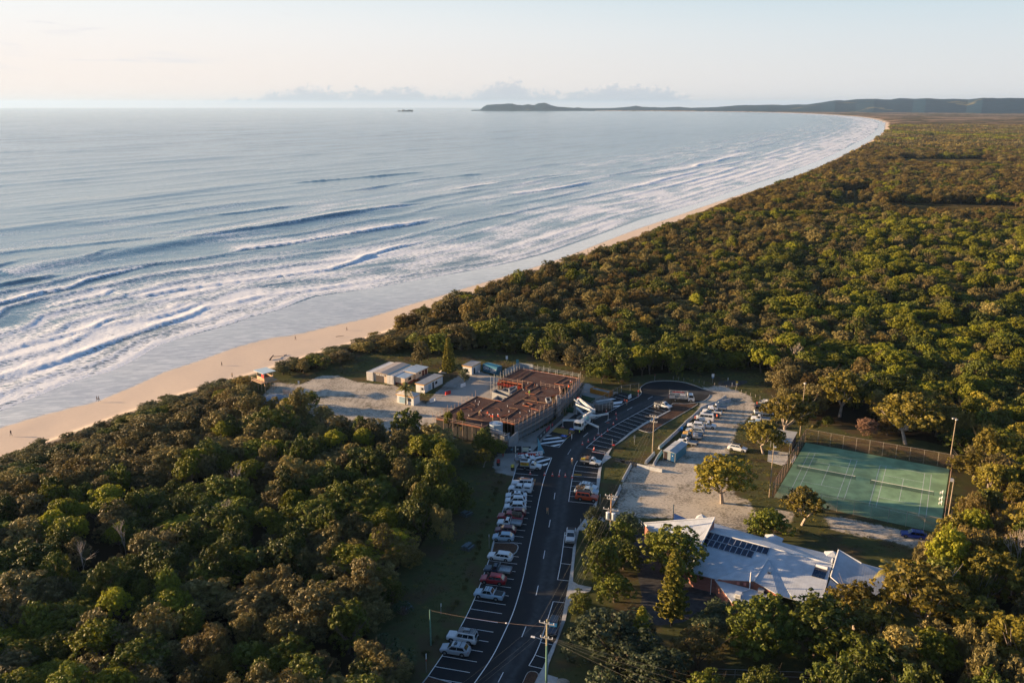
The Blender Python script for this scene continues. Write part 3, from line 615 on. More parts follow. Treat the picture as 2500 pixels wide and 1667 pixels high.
def dead_mb(seed, r=2.4, h=5.5):
    rng = random.Random(seed); mb = MB()
    def br(p, d, L, rad, n):
        e = p + d * L; mb.tube([p, (p + e) / 2 + Vector((rng.uniform(-.1, .1), rng.uniform(-.1, .1), 0)) * L, e], [rad, rad * .8, rad * .6], 4, False)
        if n == 0: return
        for k in range(3 if n > 1 else 2): br(e, (d + Vector((rng.uniform(-1, 1), rng.uniform(-1, 1), rng.uniform(-.2, .6))) * .75).normalized(), L * rng.uniform(.62, .8), rad * .58, n - 1)
    br(Vector((0, 0, 0)), Vector((.1, 0, 1)), h * .38, .12, 4); return mb
KNAME = dict(broad='broadleaf_tree', banksia='banksia_tree', bright='canopy_tree', sheoak='sheoak_tree', gum='gum_tree', cotton='cotton_tree', scrub='dune_shrub', pink='dry_shrub')
def add_tree(kind, v, loc, r, h, label, group=None, cat='tree', rz=None, name=None):
    p = proto('banksia' if kind == 'pink' else kind, v)
    t = thing(name or KNAME[kind], label, cat, loc, random.uniform(0, 6.28) if rz is None else rz, group); q_ = random.uniform(.86, 1.16); t.scale = (r / 3.2 * q_, r / 3.2 / q_, h / 6.4)
    o = link(bpy.data.objects.new('crown', p.crown), t)
    if kind == 'pink':
        me = p.crown.copy(); me.materials.clear(); me.materials.append(LM['pink']); o.data = me
    link(bpy.data.objects.new('trunk', p.trunk), t); return t
def conifer(loc, r, h, seed, label, matl='pine'):
    """Norfolk pine: tiers of branches that sweep up, foliage ropes along each"""
    rng = np.random.default_rng(seed); t = thing('norfolk_pine', label, 'pine tree', loc); C_ = []; N_ = []; mb = MB(); mb.tube([(0, 0, 0), (0, 0, h * .5), (0, 0, h * .97)], [.22, .14, .03], 6)
    tiers = int(h / .62)
    for k in range(tiers):
        z = h * (.14 + .85 * k / tiers); R_ = r * (1 - (z / h)) ** .75 * (1.05 if k % 2 else .9) + .15; nb = 7
        for b in range(nb):
            a = 2 * math.pi * (b + rng.uniform(-.2, .2)) / nb + k * .5; L = R_ * rng.uniform(.8, 1.1); m = int(16 + L * 46)
            tt = rng.uniform(.12, 1, m); side = rng.normal(0, .13 + .10 * L * .5, m) * (1.1 - tt)
            C_.append(np.c_[np.cos(a) * tt * L - np.sin(a) * side, np.sin(a) * tt * L + np.cos(a) * side, z + .28 * L * tt ** 2 + rng.normal(0, .06, m)]); N_.append(rng.normal(0, .8, (m, 3)) + [math.cos(a) * .7, math.sin(a) * .7, .3])
            mb.tube([(0, 0, z), (math.cos(a) * L * .9, math.sin(a) * L * .9, z + .22 * L)], [.035, .01], 3, False)
    c = np.concatenate(C_); n = np.concatenate(N_); v, f = leaves(c, unit(n), .33, 1.8, rng)
    mesh_obj('crown', np_mesh('pine_crown', v, f, LM[matl], False, {'tint': ('FACE', rng.uniform(0, 1, len(f)))}), t); mb.build('trunk', BARK, t); return t
def palm(loc, h, r, seed, label):
    rng = random.Random(seed); t = thing('palm_tree', label, 'palm tree', loc, rng.uniform(0, 6)); mb = MB()
    mb.tube([(0, 0, 0), (.05, 0, h * .5), (0, 0, h)], [.2, .14, .13], 8); mb.build('trunk', BARK, t)
    for k in range(17):
        fr = MB(); a = 2 * math.pi * k / 17 * 1.618 * 2; up = rng.uniform(.05, 1.25) if k % 4 else 1.4; L = r * rng.uniform(.85, 1.1); pts = []
        for i in range(8):
            q = i / 7; pts.append(Vector((math.cos(a) * L * q * math.cos(up * .6), math.sin(a) * L * q * math.cos(up * .6), h + L * (math.sin(up) * q - .75 * q * q * (1.3 - up * .35)))))
        fr.tube(pts, [.03] * 7 + [.01], 3, False); dirn = Vector((-math.sin(a), math.cos(a), 0))
        for i in range(1, 22):
            q = i / 22; f_ = q * 7; j = min(int(f_), 6); p = pts[j].lerp(pts[j + 1], f_ - j); l = L * .30 * math.sin(math.pi * (q * .85 + .12)); fw = (pts[j + 1] - pts[j]).normalized()
            for s_ in (-1, 1):
                e = p + dirn * s_ * l * .9 + fw * l * .45 - Vector((0, 0, l * .3)); fr.poly([p - fw * .1, p + fw * .1, e])
        o = fr.build('frond', mat('palm_leaf', (.20, .17, .03), .5, .35, 2.), t)
    return t
def pandanus(loc, r, seed, label, grp=None):
    rng = np.random.default_rng(seed); t = thing('pandanus', label, 'pandanus', loc, 0, grp); vs = []; fs = []; tn = []; mb = MB()
    for k in range(15):
        a = rng.uniform(0, 6.28); q = rng.uniform(0, .8) * r; c = np.array([math.cos(a) * q, math.sin(a) * q, r * (.45 + .55 * (1 - (q / r) ** 2)) * rng.uniform(.8, 1)]); mb.tube([(0, 0, 0), tuple(c * [.6, .6, .5]), tuple(c)], [.12, .09, .07], 5)
        for j in range(34):
            b = rng.uniform(0, 6.28); e = rng.uniform(-.3, 1.3); L = rng.uniform(.7, 1.05) * r * .36; d = np.array([math.cos(b) * math.cos(e), math.sin(b) * math.cos(e), math.sin(e)]); s_ = np.array([-math.sin(b), math.cos(b), 0]) * .05
            m_ = c + d * L * .55; tip = c + d * L - np.array([0, 0, L * .35]); n0 = len(vs); vs += [c - s_, c + s_, m_ + s_, m_ - s_, tip]; fs += [(n0, n0 + 1, n0 + 2, n0 + 3)]; tn.append(rng.uniform(0, 1))
            fs += [(n0 + 3, n0 + 2, n0 + 4, n0 + 4)]; tn.append(tn[-1])
    me = bpy.data.meshes.new('pandanus_leaves'); me.from_pydata([tuple(map(float, v)) for v in vs], [], [f if f[2] != f[3] else f[:3] for f in fs]); me.materials.append(LM['pandan'])
    at = me.attributes.new('tint', 'FLOAT', 'FACE'); at.data.foreach_set('value', np.array(tn, np.float32)); mesh_obj('crown', me, t); mb.build('trunk', BARK, t); return t

# ---- hand placed trees: (crop, base x, base y, kind, variant, radius, height, label)
FEAT = [
 ('H',1530,740,'gum',1,7.6,10.2,'broad yellow-green tree alone in the middle of the sandy lot'),
 ('U',870,860,'gum',2,6.4,11.,'tall yellow-green tree behind the carport shading the parked work vehicles'),
 ('U',640,1010,'gum',3,5.6,8.2,'straggly yellow-green tree leaning over the parked vehicles next to the carport'),
 ('U',1370,655,'gum',4,7.6,12.5,'tall gum with twin pale trunks behind the far fence of the tennis court'),
 ('U',1110,640,'banksia',2,4.6,8.8,'olive-brown tree left of the twin-trunked gum behind the tennis court'),
 ('U',2000,915,'gum',1,8.2,12.8,'big spreading gum with a sunlit orange trunk behind the right end of the tennis court'),
 ('U',1700,620,'gum',5,2.8,6.2,'small yellow-green tree between the two big gums behind the tennis court'),
 ('U',1640,830,'pink',3,3.6,4.2,'dry pinkish shrub just behind the far fence of the tennis court'),
 ('U',1830,830,'sheoak',3,3.4,4.6,'brown feathery shrub beside the dry pinkish one behind the tennis court'),
 ('U',1255,745,'broad',2,1.8,2.8,'small dark green shrub on the lawn behind the far court fence'),
 ('I',455,1275,'gum',3,5.4,7.4,'golden feathery tree in front of the near left corner of the tennis court'),
 ('J',1080,330,'broad',1,4.8,6.6,'round dark green tree behind the ridge of the white-roofed building'),
 ('J',315,650,'broad',4,5.8,9.6,'large dark green tree covering the left end of the white roof'),
 ('J',700,1020,'cotton',2,3.4,3.6,'grey-green bush below the porch of the white-roofed building'),
 ('B',1860,440,'bright',1,3.4,4.8,'yellow-green tree behind the orange skip at the edge of the forest'),
 ('B',2100,440,'broad',3,3.8,5.8,'dark green tree right of the yellow-green one behind the orange skip'),
 ('Q',760,1470,'broad',5,3.2,6.0,'dark green tree against the near wall of the construction site'),
 ('Q',950,1530,'broad',6,2.7,4.4,'lower dark green tree beside the one against the near site wall'),
 ('E',350,350,'gum',5,2.5,4.4,'small golden tree on the bare ground left of the yellow-lidded bin'),
 ('E',200,330,'banksia',5,2.4,3.8,'pale grey straggly bush left of the small golden tree'),
 ('A',1040,300,'banksia',1,4.0,7.6,'olive-brown tree standing on the lawn behind the long surf club shed'),
 ('A',1650,545,'cotton',1,1.8,4.4,'small thin grey-green tree on the gravel in front of the yellow-trimmed shed'),
 ('Q',265,1250,'bright',2,1.5,6.6,'thin bright green tree poking above the near edge of the steel deck'),
 ('Q',440,1270,'gum',3,1.2,7.4,'slender bent tree in front of the near edge of the steel deck'),
 ('T',540,700,'cotton',3,1.9,4.6,'small airy grey-green tree over the fan-shaped driveway beside the road'),
 ('T',560,1060,'broad',7,3.0,5.4,'dark green tree on the right verge beside the parked white pickup'),
 ('T',1050,1120,'broad',8,3.2,6.2,'dark green tree just right of the transformer pole'),
 ('T',1180,780,'cotton',4,2.6,4.2,'grey-green bush by the white railings beside the transformer pole'),
 ('T',790,1500,'broad',2,2.6,4.0,'dark green bush under the power lines on the right verge'),
 ('T',1120,1480,'broad',3,3.6,5.2,'dark rounded bush at the left edge of the asphalt courtyard'),
 ('P',390,330,'broad',1,3.6,5.0,'dark tree below the second fan-shaped driveway on the right of the road'),
 ('P',230,380,'broad',5,2.4,3.6,'dark low bush at the corner of the second fan-shaped driveway'),
 ('X',1500,1625,'cotton',6,7.4,8.4,'very large grey-green domed tree beside the road at the bottom of the view'),
 ('X',1475,1740,'cotton',7,4.2,6.0,'grey-green tree at the foot of the large domed one by the bottom edge'),
 ('X',1600,1700,'cotton',1,5.4,7.6,'grey-green tree right of the large domed tree at the bottom'),
 ('X',1700,1640,'sheoak',4,4.6,6.8,'dull grey feathery tree between the domed tree and the dark pair at the bottom'),
 ('X',1850,1600,'broad',4,6.4,9.6,'left dark green tree of the pair in front of the white roof'),
 ('X',1990,1610,'broad',6,6.8,10.2,'right dark green tree of the pair in front of the white roof'),
 ('X',2085,1535,'gum',4,4.8,7.6,'golden rounded tree touching the near edge of the right roof wing'),
 ('X',2130,1600,'gum',2,4.8,8.8,'golden feathery tree at the right end of the white roof'),
 ('X',2240,1560,'gum',4,7.4,12.4,'huge sunlit yellow-green tree beyond the right end of the white roof'),
 ('X',2370,1600,'gum',2,5.0,9.6,'sunlit yellow-green tree near the bottom right corner'),
 ('X',2470,1660,'gum',3,5.4,10.0,'yellow-green tree in the bottom right corner'),
 ('X',2330,1400,'broad',7,3.4,6.0,'dark green tree below the near right corner of the tennis court'),
 ('R',1130,820,'broad',3,4.3,4.8,'dark green rounded bush right of the grey tarpaulin heap'),
 ('R',230,600,'scrub',2,3.6,2.6,'olive bush left of the lifeguard tower hiding its foot'),
 ('R',1330,1120,'banksia',4,4.2,6.6,'tall olive-brown tree rising from the bush below the grey tarpaulin heap'),
 ('J',600,1150,'cotton',5,3.4,4.2,'grey-green tree below the courtyard left of the dark pair'),
]
feat_pos = []
for c, x, y, kind, v, r, h, lab in FEAT:
    p = V(c, x, y); feat_pos.append((p.x, p.y, r))
    add_tree(kind, v, p, r, h, lab, cat='shrub' if 'bush' in lab or 'shrub' in lab else 'tree')
for c, x, y, r, h, sd_, lab in [('A',1430,470,2.7,13.2,1,'tall dense Norfolk pine beside the yellow-trimmed shed'), ('J',298,1030,3.0,14.2,2,'slim Norfolk pine lit golden in front of the left end of the white roof'), ('X',1562,1610,2.2,9.5,3,'short golden Norfolk pine behind the large domed tree')]:
    p = V(c, x, y); feat_pos.append((p.x, p.y, r)); conifer(p, r, h, sd_, lab)
palm(V('Z',1440,1540), 5.0, 3.0, 3, 'coconut palm in front of the small yellow-trimmed hut'); p = V('J',2060,960); palm(p, 8.6, 3.0, 5, 'palm with pinkish flowers at the right end of the white roof')
for c, x, y, r, sd_, lab in [('G',150,1120,3.4,1,'large pandanus clump on the left verge near the grey SUV'), ('X',930,1600,3.0,2,'pandanus clump at the forest edge near the bottom'), ('X',985,1500,2.2,3,'pandanus at the forest edge below the first picnic table')]:
    p = V(c, x, y); feat_pos.append((p.x, p.y, r)); pandanus(p, r, sd_, lab)

# ---- the forest: one scatter; the 300 nearest are trees of their own, the rest one object
rng = np.random.default_rng(5)
def grid(x0, x1, y0, y1, st):
    gx, gy = np.meshgrid(np.arange(x0, x1, st), np.arange(y0, y1, st)); p = np.c_[gx.ravel(), gy.ravel()]; p[:, 0] += (np.floor(p[:, 1] / st) % 2) * st / 2
    return p + rng.uniform(-.38, .38, p.shape) * st
bands = [(90, 260, 4.9), (260, 520, 5.4), (520, 950, 6.6), (950, 1650, 9.5)]; cand = []; rr_ = []
for a, b, st in bands:
    g = grid(-.80 * b, .80 * b, a if a > 90 else 88, b, st); cand.append(g); rr_.append(np.full(len(g), st))
cand = np.concatenate(cand); st_ = np.concatenate(rr_); _far = (np.hypot(*cand.T) > 620) & (fbm2(cand[:, 0], cand[:, 1], 170., 120, 3) > .38); cand = cand[~_far]; st_ = st_[~_far]
cs, cd = coast_sd(cand); ok = (cd > .8)
csd = np.full(len(cand), -99.); nr = np.hypot(*cand.T) < 420; csd[nr] = poly_sd(cand[nr], CLEAR)
GLADE = VL('N', [(870,880),(1000,780),(1250,770),(1300,860),(1230,960),(1000,940)]); gl = in_poly(cand, GLADE)
ok &= (csd < -.6) & (~gl | (rng.random(len(cand)) < .12)) & (rng.random(len(cand)) > .07) & (np.abs(cand[:, 0]) < cand[:, 1] * .72 + 12)
for x, y, r in feat_pos: ok &= np.hypot(cand[:, 0] - x, cand[:, 1] - y) > r * .75 + 2.0
BARE = VL('X', [(1730,1667),(1745,1622),(2080,1640),(2090,1760),(1730,1760)]); ok &= ~in_poly(cand, BARE)
for _c2, _x, _y, _r in (('I', 1500, 1430, 7.5), ('R', 690, 760, 7.), ('J', 290, 1120, 6.5), ('J', 300, 820, 5.), ('R', 640, 900, 5.), ('R', 500, 640, 6.5), ('R', 430, 560, 4.)):
    _p = V(_c2, _x, _y); ok &= np.hypot(cand[:, 0] - _p.x, cand[:, 1] - _p.y) > _r
TRK = VL('X', [(850,1540),(885,1540),(905,1800),(820,1800)])
cand = cand[ok]; st_ = st_[ok]; cs = cs[ok]; cd = cd[ok]; csd = csd[ok]; n = len(cand); dist = np.hypot(*cand.T)
hn = fbm2(cand[:, 0], cand[:, 1], 26., 101, 3); kn = fbm2(cand[:, 0], cand[:, 1], 34., 102, 3); kn2 = fbm2(cand[:, 0], cand[:, 1], 130., 103, 3)
u = rng.random(n); u2 = rng.random(n)
south = (cand[:, 0] > 15) & (cand[:, 1] < 150)
hmax = np.where(south, 8.8, 6.6) + 1.3 * hn + rng.normal(0, 1.25, n) + 1.2 * sm(dist, 260, 520)
hh = np.minimum(hmax, 1.5 + np.where((cand[:, 1] < 300) & (cand[:, 0] < 10), .165, .5) * cd + np.where((cand[:, 1] < 300) & (cand[:, 0] < 10), 0, np.where(cand[:, 1] < 450, 2.4, .9)) + rng.normal(0, .35, n)); hh = np.maximum(hh, 1.3)
radt = st_ * (.55 + .62 * rng.random(n) ** 1.6) * np.where(hh < 3, .8, 1); emerg = (u2 > .93) & (hh > 4); hh[emerg] += 1.6; radt[emerg] *= 1.15
kinds = np.full(n, 'broad', object)
kinds[(kn > .02)] = 'banksia'; kinds[(kn < -.30) & (u > .3)] = 'bright'; kinds[(kn > -.02) & (kn < .22) & (u < .28)] = 'sheoak'; kinds[(u > .9)] = 'banksia'; kinds[(u < .07)] = 'bright'; kinds[(u > .07) & (u < .2)] = 'broad'
bsh = (cd < 34) & (u2 < .72) & (cd < 34); kinds[bsh & (u2 < .5)] = 'banksia'; kinds[bsh & (u2 >= .5)] = 'sheoak'; kinds[(cd < 9)] = 'scrub'
fr = (dist > 300) & (cd < 90) & (u2 < .7); kinds[fr] = 'sheoak'; kinds[fr & (u < .4)] = 'banksia'
inl = (cand[:, 0] > 70) & (cand[:, 1] > 250) & (dist < 650) & (kn2 < .25) & (u < .5); kinds[inl] = 'bright'
vf = (dist > 650) & (u < .5); kinds[vf & (u < .5)] = 'sheoak'; kinds[vf & (u >= .5)] = 'banksia'
ea = (cand[:, 0] > 75) & (cand[:, 1] < 215); kinds[ea & (u < .45)] = 'gum'; kinds[ea & (u >= .45) & (u < .7)] = 'sheoak'
drk = (cand[:, 0] > 10) & (cand[:, 0] < 58) & (cand[:, 1] < 155) & ((kinds == 'bright') | (kinds == 'gum')); kinds[drk] = 'broad'
KL = ['broad', 'banksia', 'bright', 'sheoak', 'gum', 'scrub']; NV = 6
var = rng.integers(0, NV, n)
# size in the picture and whether it falls inside the frame
dep = cand[:, 1] * _c + CAM_H * _s; px = 1250 + F_PX * cand[:, 0] / dep; py = 833.5 + F_PX * ((CAM_H - hh * .7) * _c - cand[:, 1] * _s) / dep
inside = (px > -20) & (px < 2520) & (py < 1690); score = np.where(inside, radt * np.sqrt(hh) / dep, 0); order = np.argsort(-score); big = order[:300]
ind = np.zeros(n, bool); ind[big] = True
DESC = dict(broad='dark green broadleaf tree', banksia='grey-olive banksia', bright='lime green tree', sheoak='brown feathery sheoak', gum='yellow-green gum', scrub='low olive dune shrub')
def region(x, y, d, c):
    if x > 15 and y < 150: return 'bottom right grove'
    if x > 60: return 'bush right of the court'
    if x > -5: return 'forest edge behind turning circle'
    if d < 12: return 'seaward edge of the bush'
    if c > -7: return 'inland edge of left bush'
    if y < 130: return 'bottom left foreground bush'
    if x < -60: return 'far left of the bush'
    return 'middle of the left bush'
def look(h, r, em):
    if em: return 'towering '
    return 'small ' if r < 3.2 else ('wide ' if r > 4.6 else ('tall ' if h > 7.4 else ('low ' if h < 4.2 else '')))
DSH = dict(broad='dark green tree', banksia='grey-olive banksia', bright='lime-green tree', sheoak='feathery sheoak', gum='yellow-green gum', scrub='low dune shrub')
DS2 = dict(broad='a dark tree', banksia='a banksia', bright='a lime-green tree', sheoak='a sheoak', gum='a gum', scrub='a dune shrub')
lbl = {}
BP = cand[big]
for i in big:
    q = np.hypot(*(BP - cand[i]).T); q[q < .01] = 1e9; j = big[int(np.argmin(q))]; e = cand[j] - cand[i]
    rel = ('left of ' if e[0] > 0 else 'right of ') if abs(e[0]) > abs(e[1]) else ('below ' if e[1] > 0 else 'above ')
    lbl[i] = look(hh[i], radt[i], emerg[i]) + DSH[kinds[i]] + ' ' + rel + DS2[kinds[j]] + ', ' + region(*cand[i], cd[i], csd[i])
from collections import defaultdict
_dup = defaultdict(list)
for i in big: _dup[lbl[i]].append(i)
ORD = ['leftmost', 'second from left', 'third from left', 'fourth from left', 'fifth from left', 'sixth from left', 'seventh from left']
for k_, v_ in _dup.items():
    if len(v_) > 1:
        v_.sort(key=lambda i: px[i])
        for q_, i in enumerate(v_):
            nm_ = ('left' if q_ == 0 else 'right') if len(v_) == 2 else ('rightmost' if q_ == len(v_) - 1 else (ORD[q_] if q_ < len(ORD) else 'middle')); lbl[i] = nm_ + ' ' + k_
            if len(lbl[i].split()) > 16: lbl[i] = lbl[i].replace(' from left', '', 1)
for i in big:
    k = kinds[i]; rg = region(*cand[i], cd[i], csd[i]); x, y = cand[i]
    add_tree(k, int(var[i]), (x, y, 0), radt[i], hh[i], (lbl[i]), 'trees of the coastal bush', 'shrub' if k == 'scrub' else 'tree')
# bare dead trees among the canopy
for q, (c, x, y, h, lab) in enumerate([('L',1450,560,6.6,'pale bare dead tree in the middle of the left bush'), ('L',1500,330,6.8,'dead tree with a forked crown near the middle of the left bush'), ('K',1400,1060,5.6,'grey leafless bush in the hollow behind the beach scrub'), ('L',800,700,6.2,'dead grey branches under a lime crown in the foreground bush'), ('U',890,230,8.5,'windswept grey dead tree at the forest edge above the carport'), ('P',2290,300,9.5,'pale bare tree by the right edge below the court'), ('L',540,840,6.2,'white dead branches over the dark crowns at the lower left'), ('K',1600,1080,5.2,'thin leafless tree right of the grey bush behind the beach')]):
    t = thing('dead_tree', lab, 'dead tree', V(c, x, y, 0)); t.scale = (h / 6.4, h / 6.4, h / 4.4); dead_mb(q + 3).build('trunk', BARKP, t)
# the rest: one instancer
kinds_col = bpy.data.collections.new('tree_kinds'); names = []
for ki, k in enumerate(KL):
    for v in range(NV):
        p = proto(k, v); cm = p.crown; tm = p.trunk
        bm = bmesh.new(); bm.from_mesh(cm); nf = len(bm.faces); bm.from_mesh(tm); bm.faces.ensure_lookup_table()
        for f in bm.faces[nf:]: f.material_index = 1
        jm = bpy.data.meshes.new('%s_%02d' % (k, v)); bm.to_mesh(jm); bm.free(); jm.materials.append(LM[k]); jm.materials.append(BARK)
        o = bpy.data.objects.new('k%02d' % (ki * NV + v), jm); kinds_col.objects.link(o)
def scatter_object(name, pts, idx, rot, scl, coll, label):
    me = bpy.data.meshes.new(name); me.from_pydata([tuple(map(float, p)) for p in pts], [], [])
    a = me.attributes.new('idx', 'INT', 'POINT'); a.data.foreach_set('value', np.asarray(idx, np.int32))
    a = me.attributes.new('rot', 'FLOAT', 'POINT'); a.data.foreach_set('value', np.asarray(rot, np.float32))
    a = me.attributes.new('scl', 'FLOAT_VECTOR', 'POINT'); a.data.foreach_set('vector', np.asarray(scl, np.float32).ravel())
    o = link(bpy.data.objects.new(name, me)); g = bpy.data.node_groups.new(name, 'GeometryNodeTree')
    g.interface.new_socket('Geometry', in_out='INPUT', socket_type='NodeSocketGeometry'); g.interface.new_socket('Geometry', in_out='OUTPUT', socket_type='NodeSocketGeometry')
    gi = g.nodes.new('NodeGroupInput'); go = g.nodes.new('NodeGroupOutput'); ip = g.nodes.new('GeometryNodeInstanceOnPoints')
    ci = g.nodes.new('GeometryNodeCollectionInfo'); ci.inputs['Collection'].default_value = coll; ci.inputs['Separate Children'].default_value = True; ci.inputs['Reset Children'].default_value = True
    def at(nm, t):
        q = g.nodes.new('GeometryNodeInputNamedAttribute'); q.data_type = t; q.inputs['Name'].default_value = nm; return q.outputs[0]
    cx = g.nodes.new('ShaderNodeCombineXYZ'); g.links.new(at('rot', 'FLOAT'), cx.inputs[2])
    g.links.new(gi.outputs[0], ip.inputs['Points']); g.links.new(ci.outputs[0], ip.inputs['Instance']); ip.inputs['Pick Instance'].default_value = True
    g.links.new(at('idx', 'INT'), ip.inputs['Instance Index']); g.links.new(cx.outputs[0], ip.inputs['Rotation']); g.links.new(at('scl', 'FLOAT_VECTOR'), ip.inputs['Scale'])
    g.links.new(ip.outputs[0], go.inputs[0]); m = o.modifiers.new('scatter', 'NODES'); m.node_group = g
    return tag(o, label, kind='stuff')
rest = ~ind
idx = np.array([KL.index(k) for k in kinds]) * NV + var
hh = np.where(ea, hh + 2.5 * rng.random(n), hh); radt = np.where(ea, radt * 1.15, radt); an = rng.uniform(.84, 1.18, n); scl = np.c_[radt / 3.2 * an, radt / 3.2 / an, hh / 6.4]
zf = np.zeros(n)
scatter_object('forest', np.c_[cand, zf][rest], idx[rest], rng.uniform(0, 6.28, rest.sum()), scl[rest], kinds_col, 'dense coastal forest of green and brown crowns running along the bay')
# far heath and woodland: patches of canopy, coarser with distance
patch_col = bpy.data.collections.new('canopy_patches')
for q in range(6):
    r_ = np.random.default_rng(200 + q); nb = 46; a = r_.uniform(0, 6.28, nb); rr2 = np.sqrt(r_.random(nb)) * 19; vs = []; ns = []; tt = []
    for i in range(nb):
        R_ = r_.uniform(2.6, 4.6); m = 46; d = unit(r_.normal(0, 1, (m, 3)) + [0, 0, .7]); c0 = np.array([math.cos(a[i]) * rr2[i], math.sin(a[i]) * rr2[i], r_.uniform(1.5, 4.0)])
        vs.append(c0 + d * R_ * [1, 1, .8]); ns.append(d); tt.append(np.clip(r_.uniform(0, 1) * .6 + r_.uniform(0, .4, m), 0, 1))
    v, f = leaves(np.concatenate(vs), np.concatenate(ns), 1.5, 1.4, r_, .5); jm = np_mesh('patch', v, f, LM[['sheoak', 'banksia', 'sheoak', 'broad', 'banksia', 'bright'][q]], False, {'tint': ('FACE', np.concatenate(tt))})
    patch_col.objects.link(bpy.data.objects.new('p%02d' % q, jm))
g = grid(-1400, 2600, 1500, 4200, 30.); s2, d2 = coast_sd(g); r2 = np.hypot(*g.T); keepm = (d2 > 10) & (r2 > 1560) & (r2 < 4200) & (np.abs(g[:, 0]) < g[:, 1] * .68 + 40)
g = g[keepm]; pz = np.zeros(len(g)); kk = fbm2(g[:, 0], g[:, 1], 240., 7, 3); rd = rng.random(len(g)); pi_ = np.where(rd < .4, 0, np.where(rd < .65, 1, np.where(rd < .8, 2, np.where(rd < .9, 4, 3)))); pi_ = np.where((kk < -.25) & (rd < .6), 5, pi_)
open_ = (fbm2(g[:, 0], g[:, 1], 500., 8, 3) > .28) & (np.hypot(*g.T) > 2200); g = g[~open_]; pz = pz[~open_]; pi_ = pi_[~open_]
sc = rng.uniform(.85, 1.25, (len(g), 1)) * [1, 1, 1.]
scatter_object('distant_woodland', np.c_[g, pz], pi_, rng.uniform(0, 6.28, len(g)), sc, patch_col, 'far brown and green woodland and heath behind the bay')
# shrubs dotted over the glade
# ================================================================ roads, paths, markings
def asphalt_material():
    m = bpy.data.materials.new('asphalt'); m.use_nodes = True; nt = m.node_tree; b = nt.nodes['Principled BSDF']; pos = nd(nt, 'ShaderNodeNewGeometry').outputs['Position']
    w = nd(nt, 'ShaderNodeAttribute', attribute_name='wear').outputs['Fac']; n1 = noise(nt, pos, .35, 5, .6); n2 = noise(nt, pos, 9., 3, .6); n3 = noise(nt, pos, 1.6, 5, .7)
    c = mixc(nt, n2, (.008, .0095, .012), (.017, .019, .022)); c = mixc(nt, mth(nt, 'MULTIPLY', w, mth(nt, 'ADD', .45, mth(nt, 'MULTIPLY', n3, .7))), c, (.055, .062, .070))
    c = mixc(nt, mth(nt, 'MULTIPLY', sstep(nt, n1, .55, .75), .3), c, (.03, .032, .034)); nt.links.new(c, b.inputs['Base Color']); b.inputs['Roughness'].default_value = .85; b.inputs['Specular IOR Level'].default_value = .3
    nt.links.new(nd(nt, 'ShaderNodeBump', {'Strength': .4, 'Distance': .02, 'Height': n2}).outputs[0], b.inputs['Normal']); return m
def filled_sheet(name, poly, z, matl, step, attr=None):
    """a sheet filling an outline, with inner points so that it can carry wear"""
    P2 = np.array([(p[0], p[1]) for p in poly]); g = grid(P2[:, 0].min(), P2[:, 0].max(), P2[:, 1].min(), P2[:, 1].max(), step); g = g[in_poly(g, poly)]; g = g[poly_sd(g, poly) > step * .4]
    n = len(P2); vs = [Vector(p) for p in P2] + [Vector(p) for p in g]
    r = geometry.delaunay_2d_cdt(vs, [(i, (i + 1) % n) for i in range(n)], [], 1, 1e-4); ov = np.array([tuple(v) for v in r[0]]); F = [f for f in r[2] if len(f) == 3]
    cen = np.array([ov[list(f)].mean(0) for f in F]); ins = in_poly(cen, poly); F = np.array([f for f, k in zip(F, ins) if k])
    a = ov[F[:, 0]]; b = ov[F[:, 1]]; c = ov[F[:, 2]]; cr = (b - a)[:, 0] * (c - a)[:, 1] - (b - a)[:, 1] * (c - a)[:, 0]; F[cr < 0] = F[cr < 0][:, ::-1]
    at = {attr[0]: ('POINT', attr[1](ov))} if attr else {}
    return mesh_obj(name, np_mesh(name, np.c_[ov, np.full(len(ov), z)], F, matl, False, at))
WEAR = [VL('C', [(2600,360),(2330,350),(1900,330),(1500,415),(1300,500),(1050,620),(800,760),(600,900),(400,1050),(280,1200),(200,1400)]) + VL('E', [(1535,300),(1490,600),(1440,900),(1410,1200),(1370,1567)]) + VL('F', [(960,100),(900,500),(830,900),(600,1300),(400,1620)])]
def wear(P_):
    best = np.full(len(P_), 1e9)
    for ln in WEAR:
        for i in range(len(ln) - 1):
            a = np.array(ln[i][:2]); e = np.array(ln[i + 1][:2]) - a; w = P_ - a; t = np.clip((w @ e) / (e @ e), 0, 1); best = np.minimum(best, np.hypot(*(w - t[:, None] * e).T))
    return np.exp(-((best - .9) / .45) ** 2) * .8 + np.exp(-(best / 1.9) ** 2) * .4 + .05 * np.clip(fbm2(P_[:, 0], P_[:, 1], 6., 7), 0, 1)
road = tag(filled_sheet('road', ASPHALT, .03, asphalt_material(), .8, ('wear', wear)), 'fresh black asphalt road with parking bays and a turning circle', kind='structure')
ASPH2 = mat('old_asphalt', (.045, .045, .047), .85, .35, 1.2, detail=6)
WHITE = mat('line_paint', (.80, .81, .82), .6, .08, 4.); YEL = mat('line_yellow', (.55, .33, .03), .6, .12, 3.); KERB = mat('concrete_path', (.42, .42, .41), .85, .14, 1.2, bump=.2); BLUEP = mat('blue_paint', (.01, .10, .55), .5)
def stripe(a, b, w, m=WHITE, z=.036, name='parking_line', parent=None):
    a = Vector((a[0], a[1], 0)); b = Vector((b[0], b[1], 0)); d = (b - a).normalized(); n_ = Vector((-d.y, d.x, 0)) * w / 2
    q = [a - n_, b - n_, b + n_, a + n_]; mb = MB(); mb.add([(p.x, p.y, z) for p in q], [(0, 1, 2, 3)]); return mb.build(name, m, parent or road)
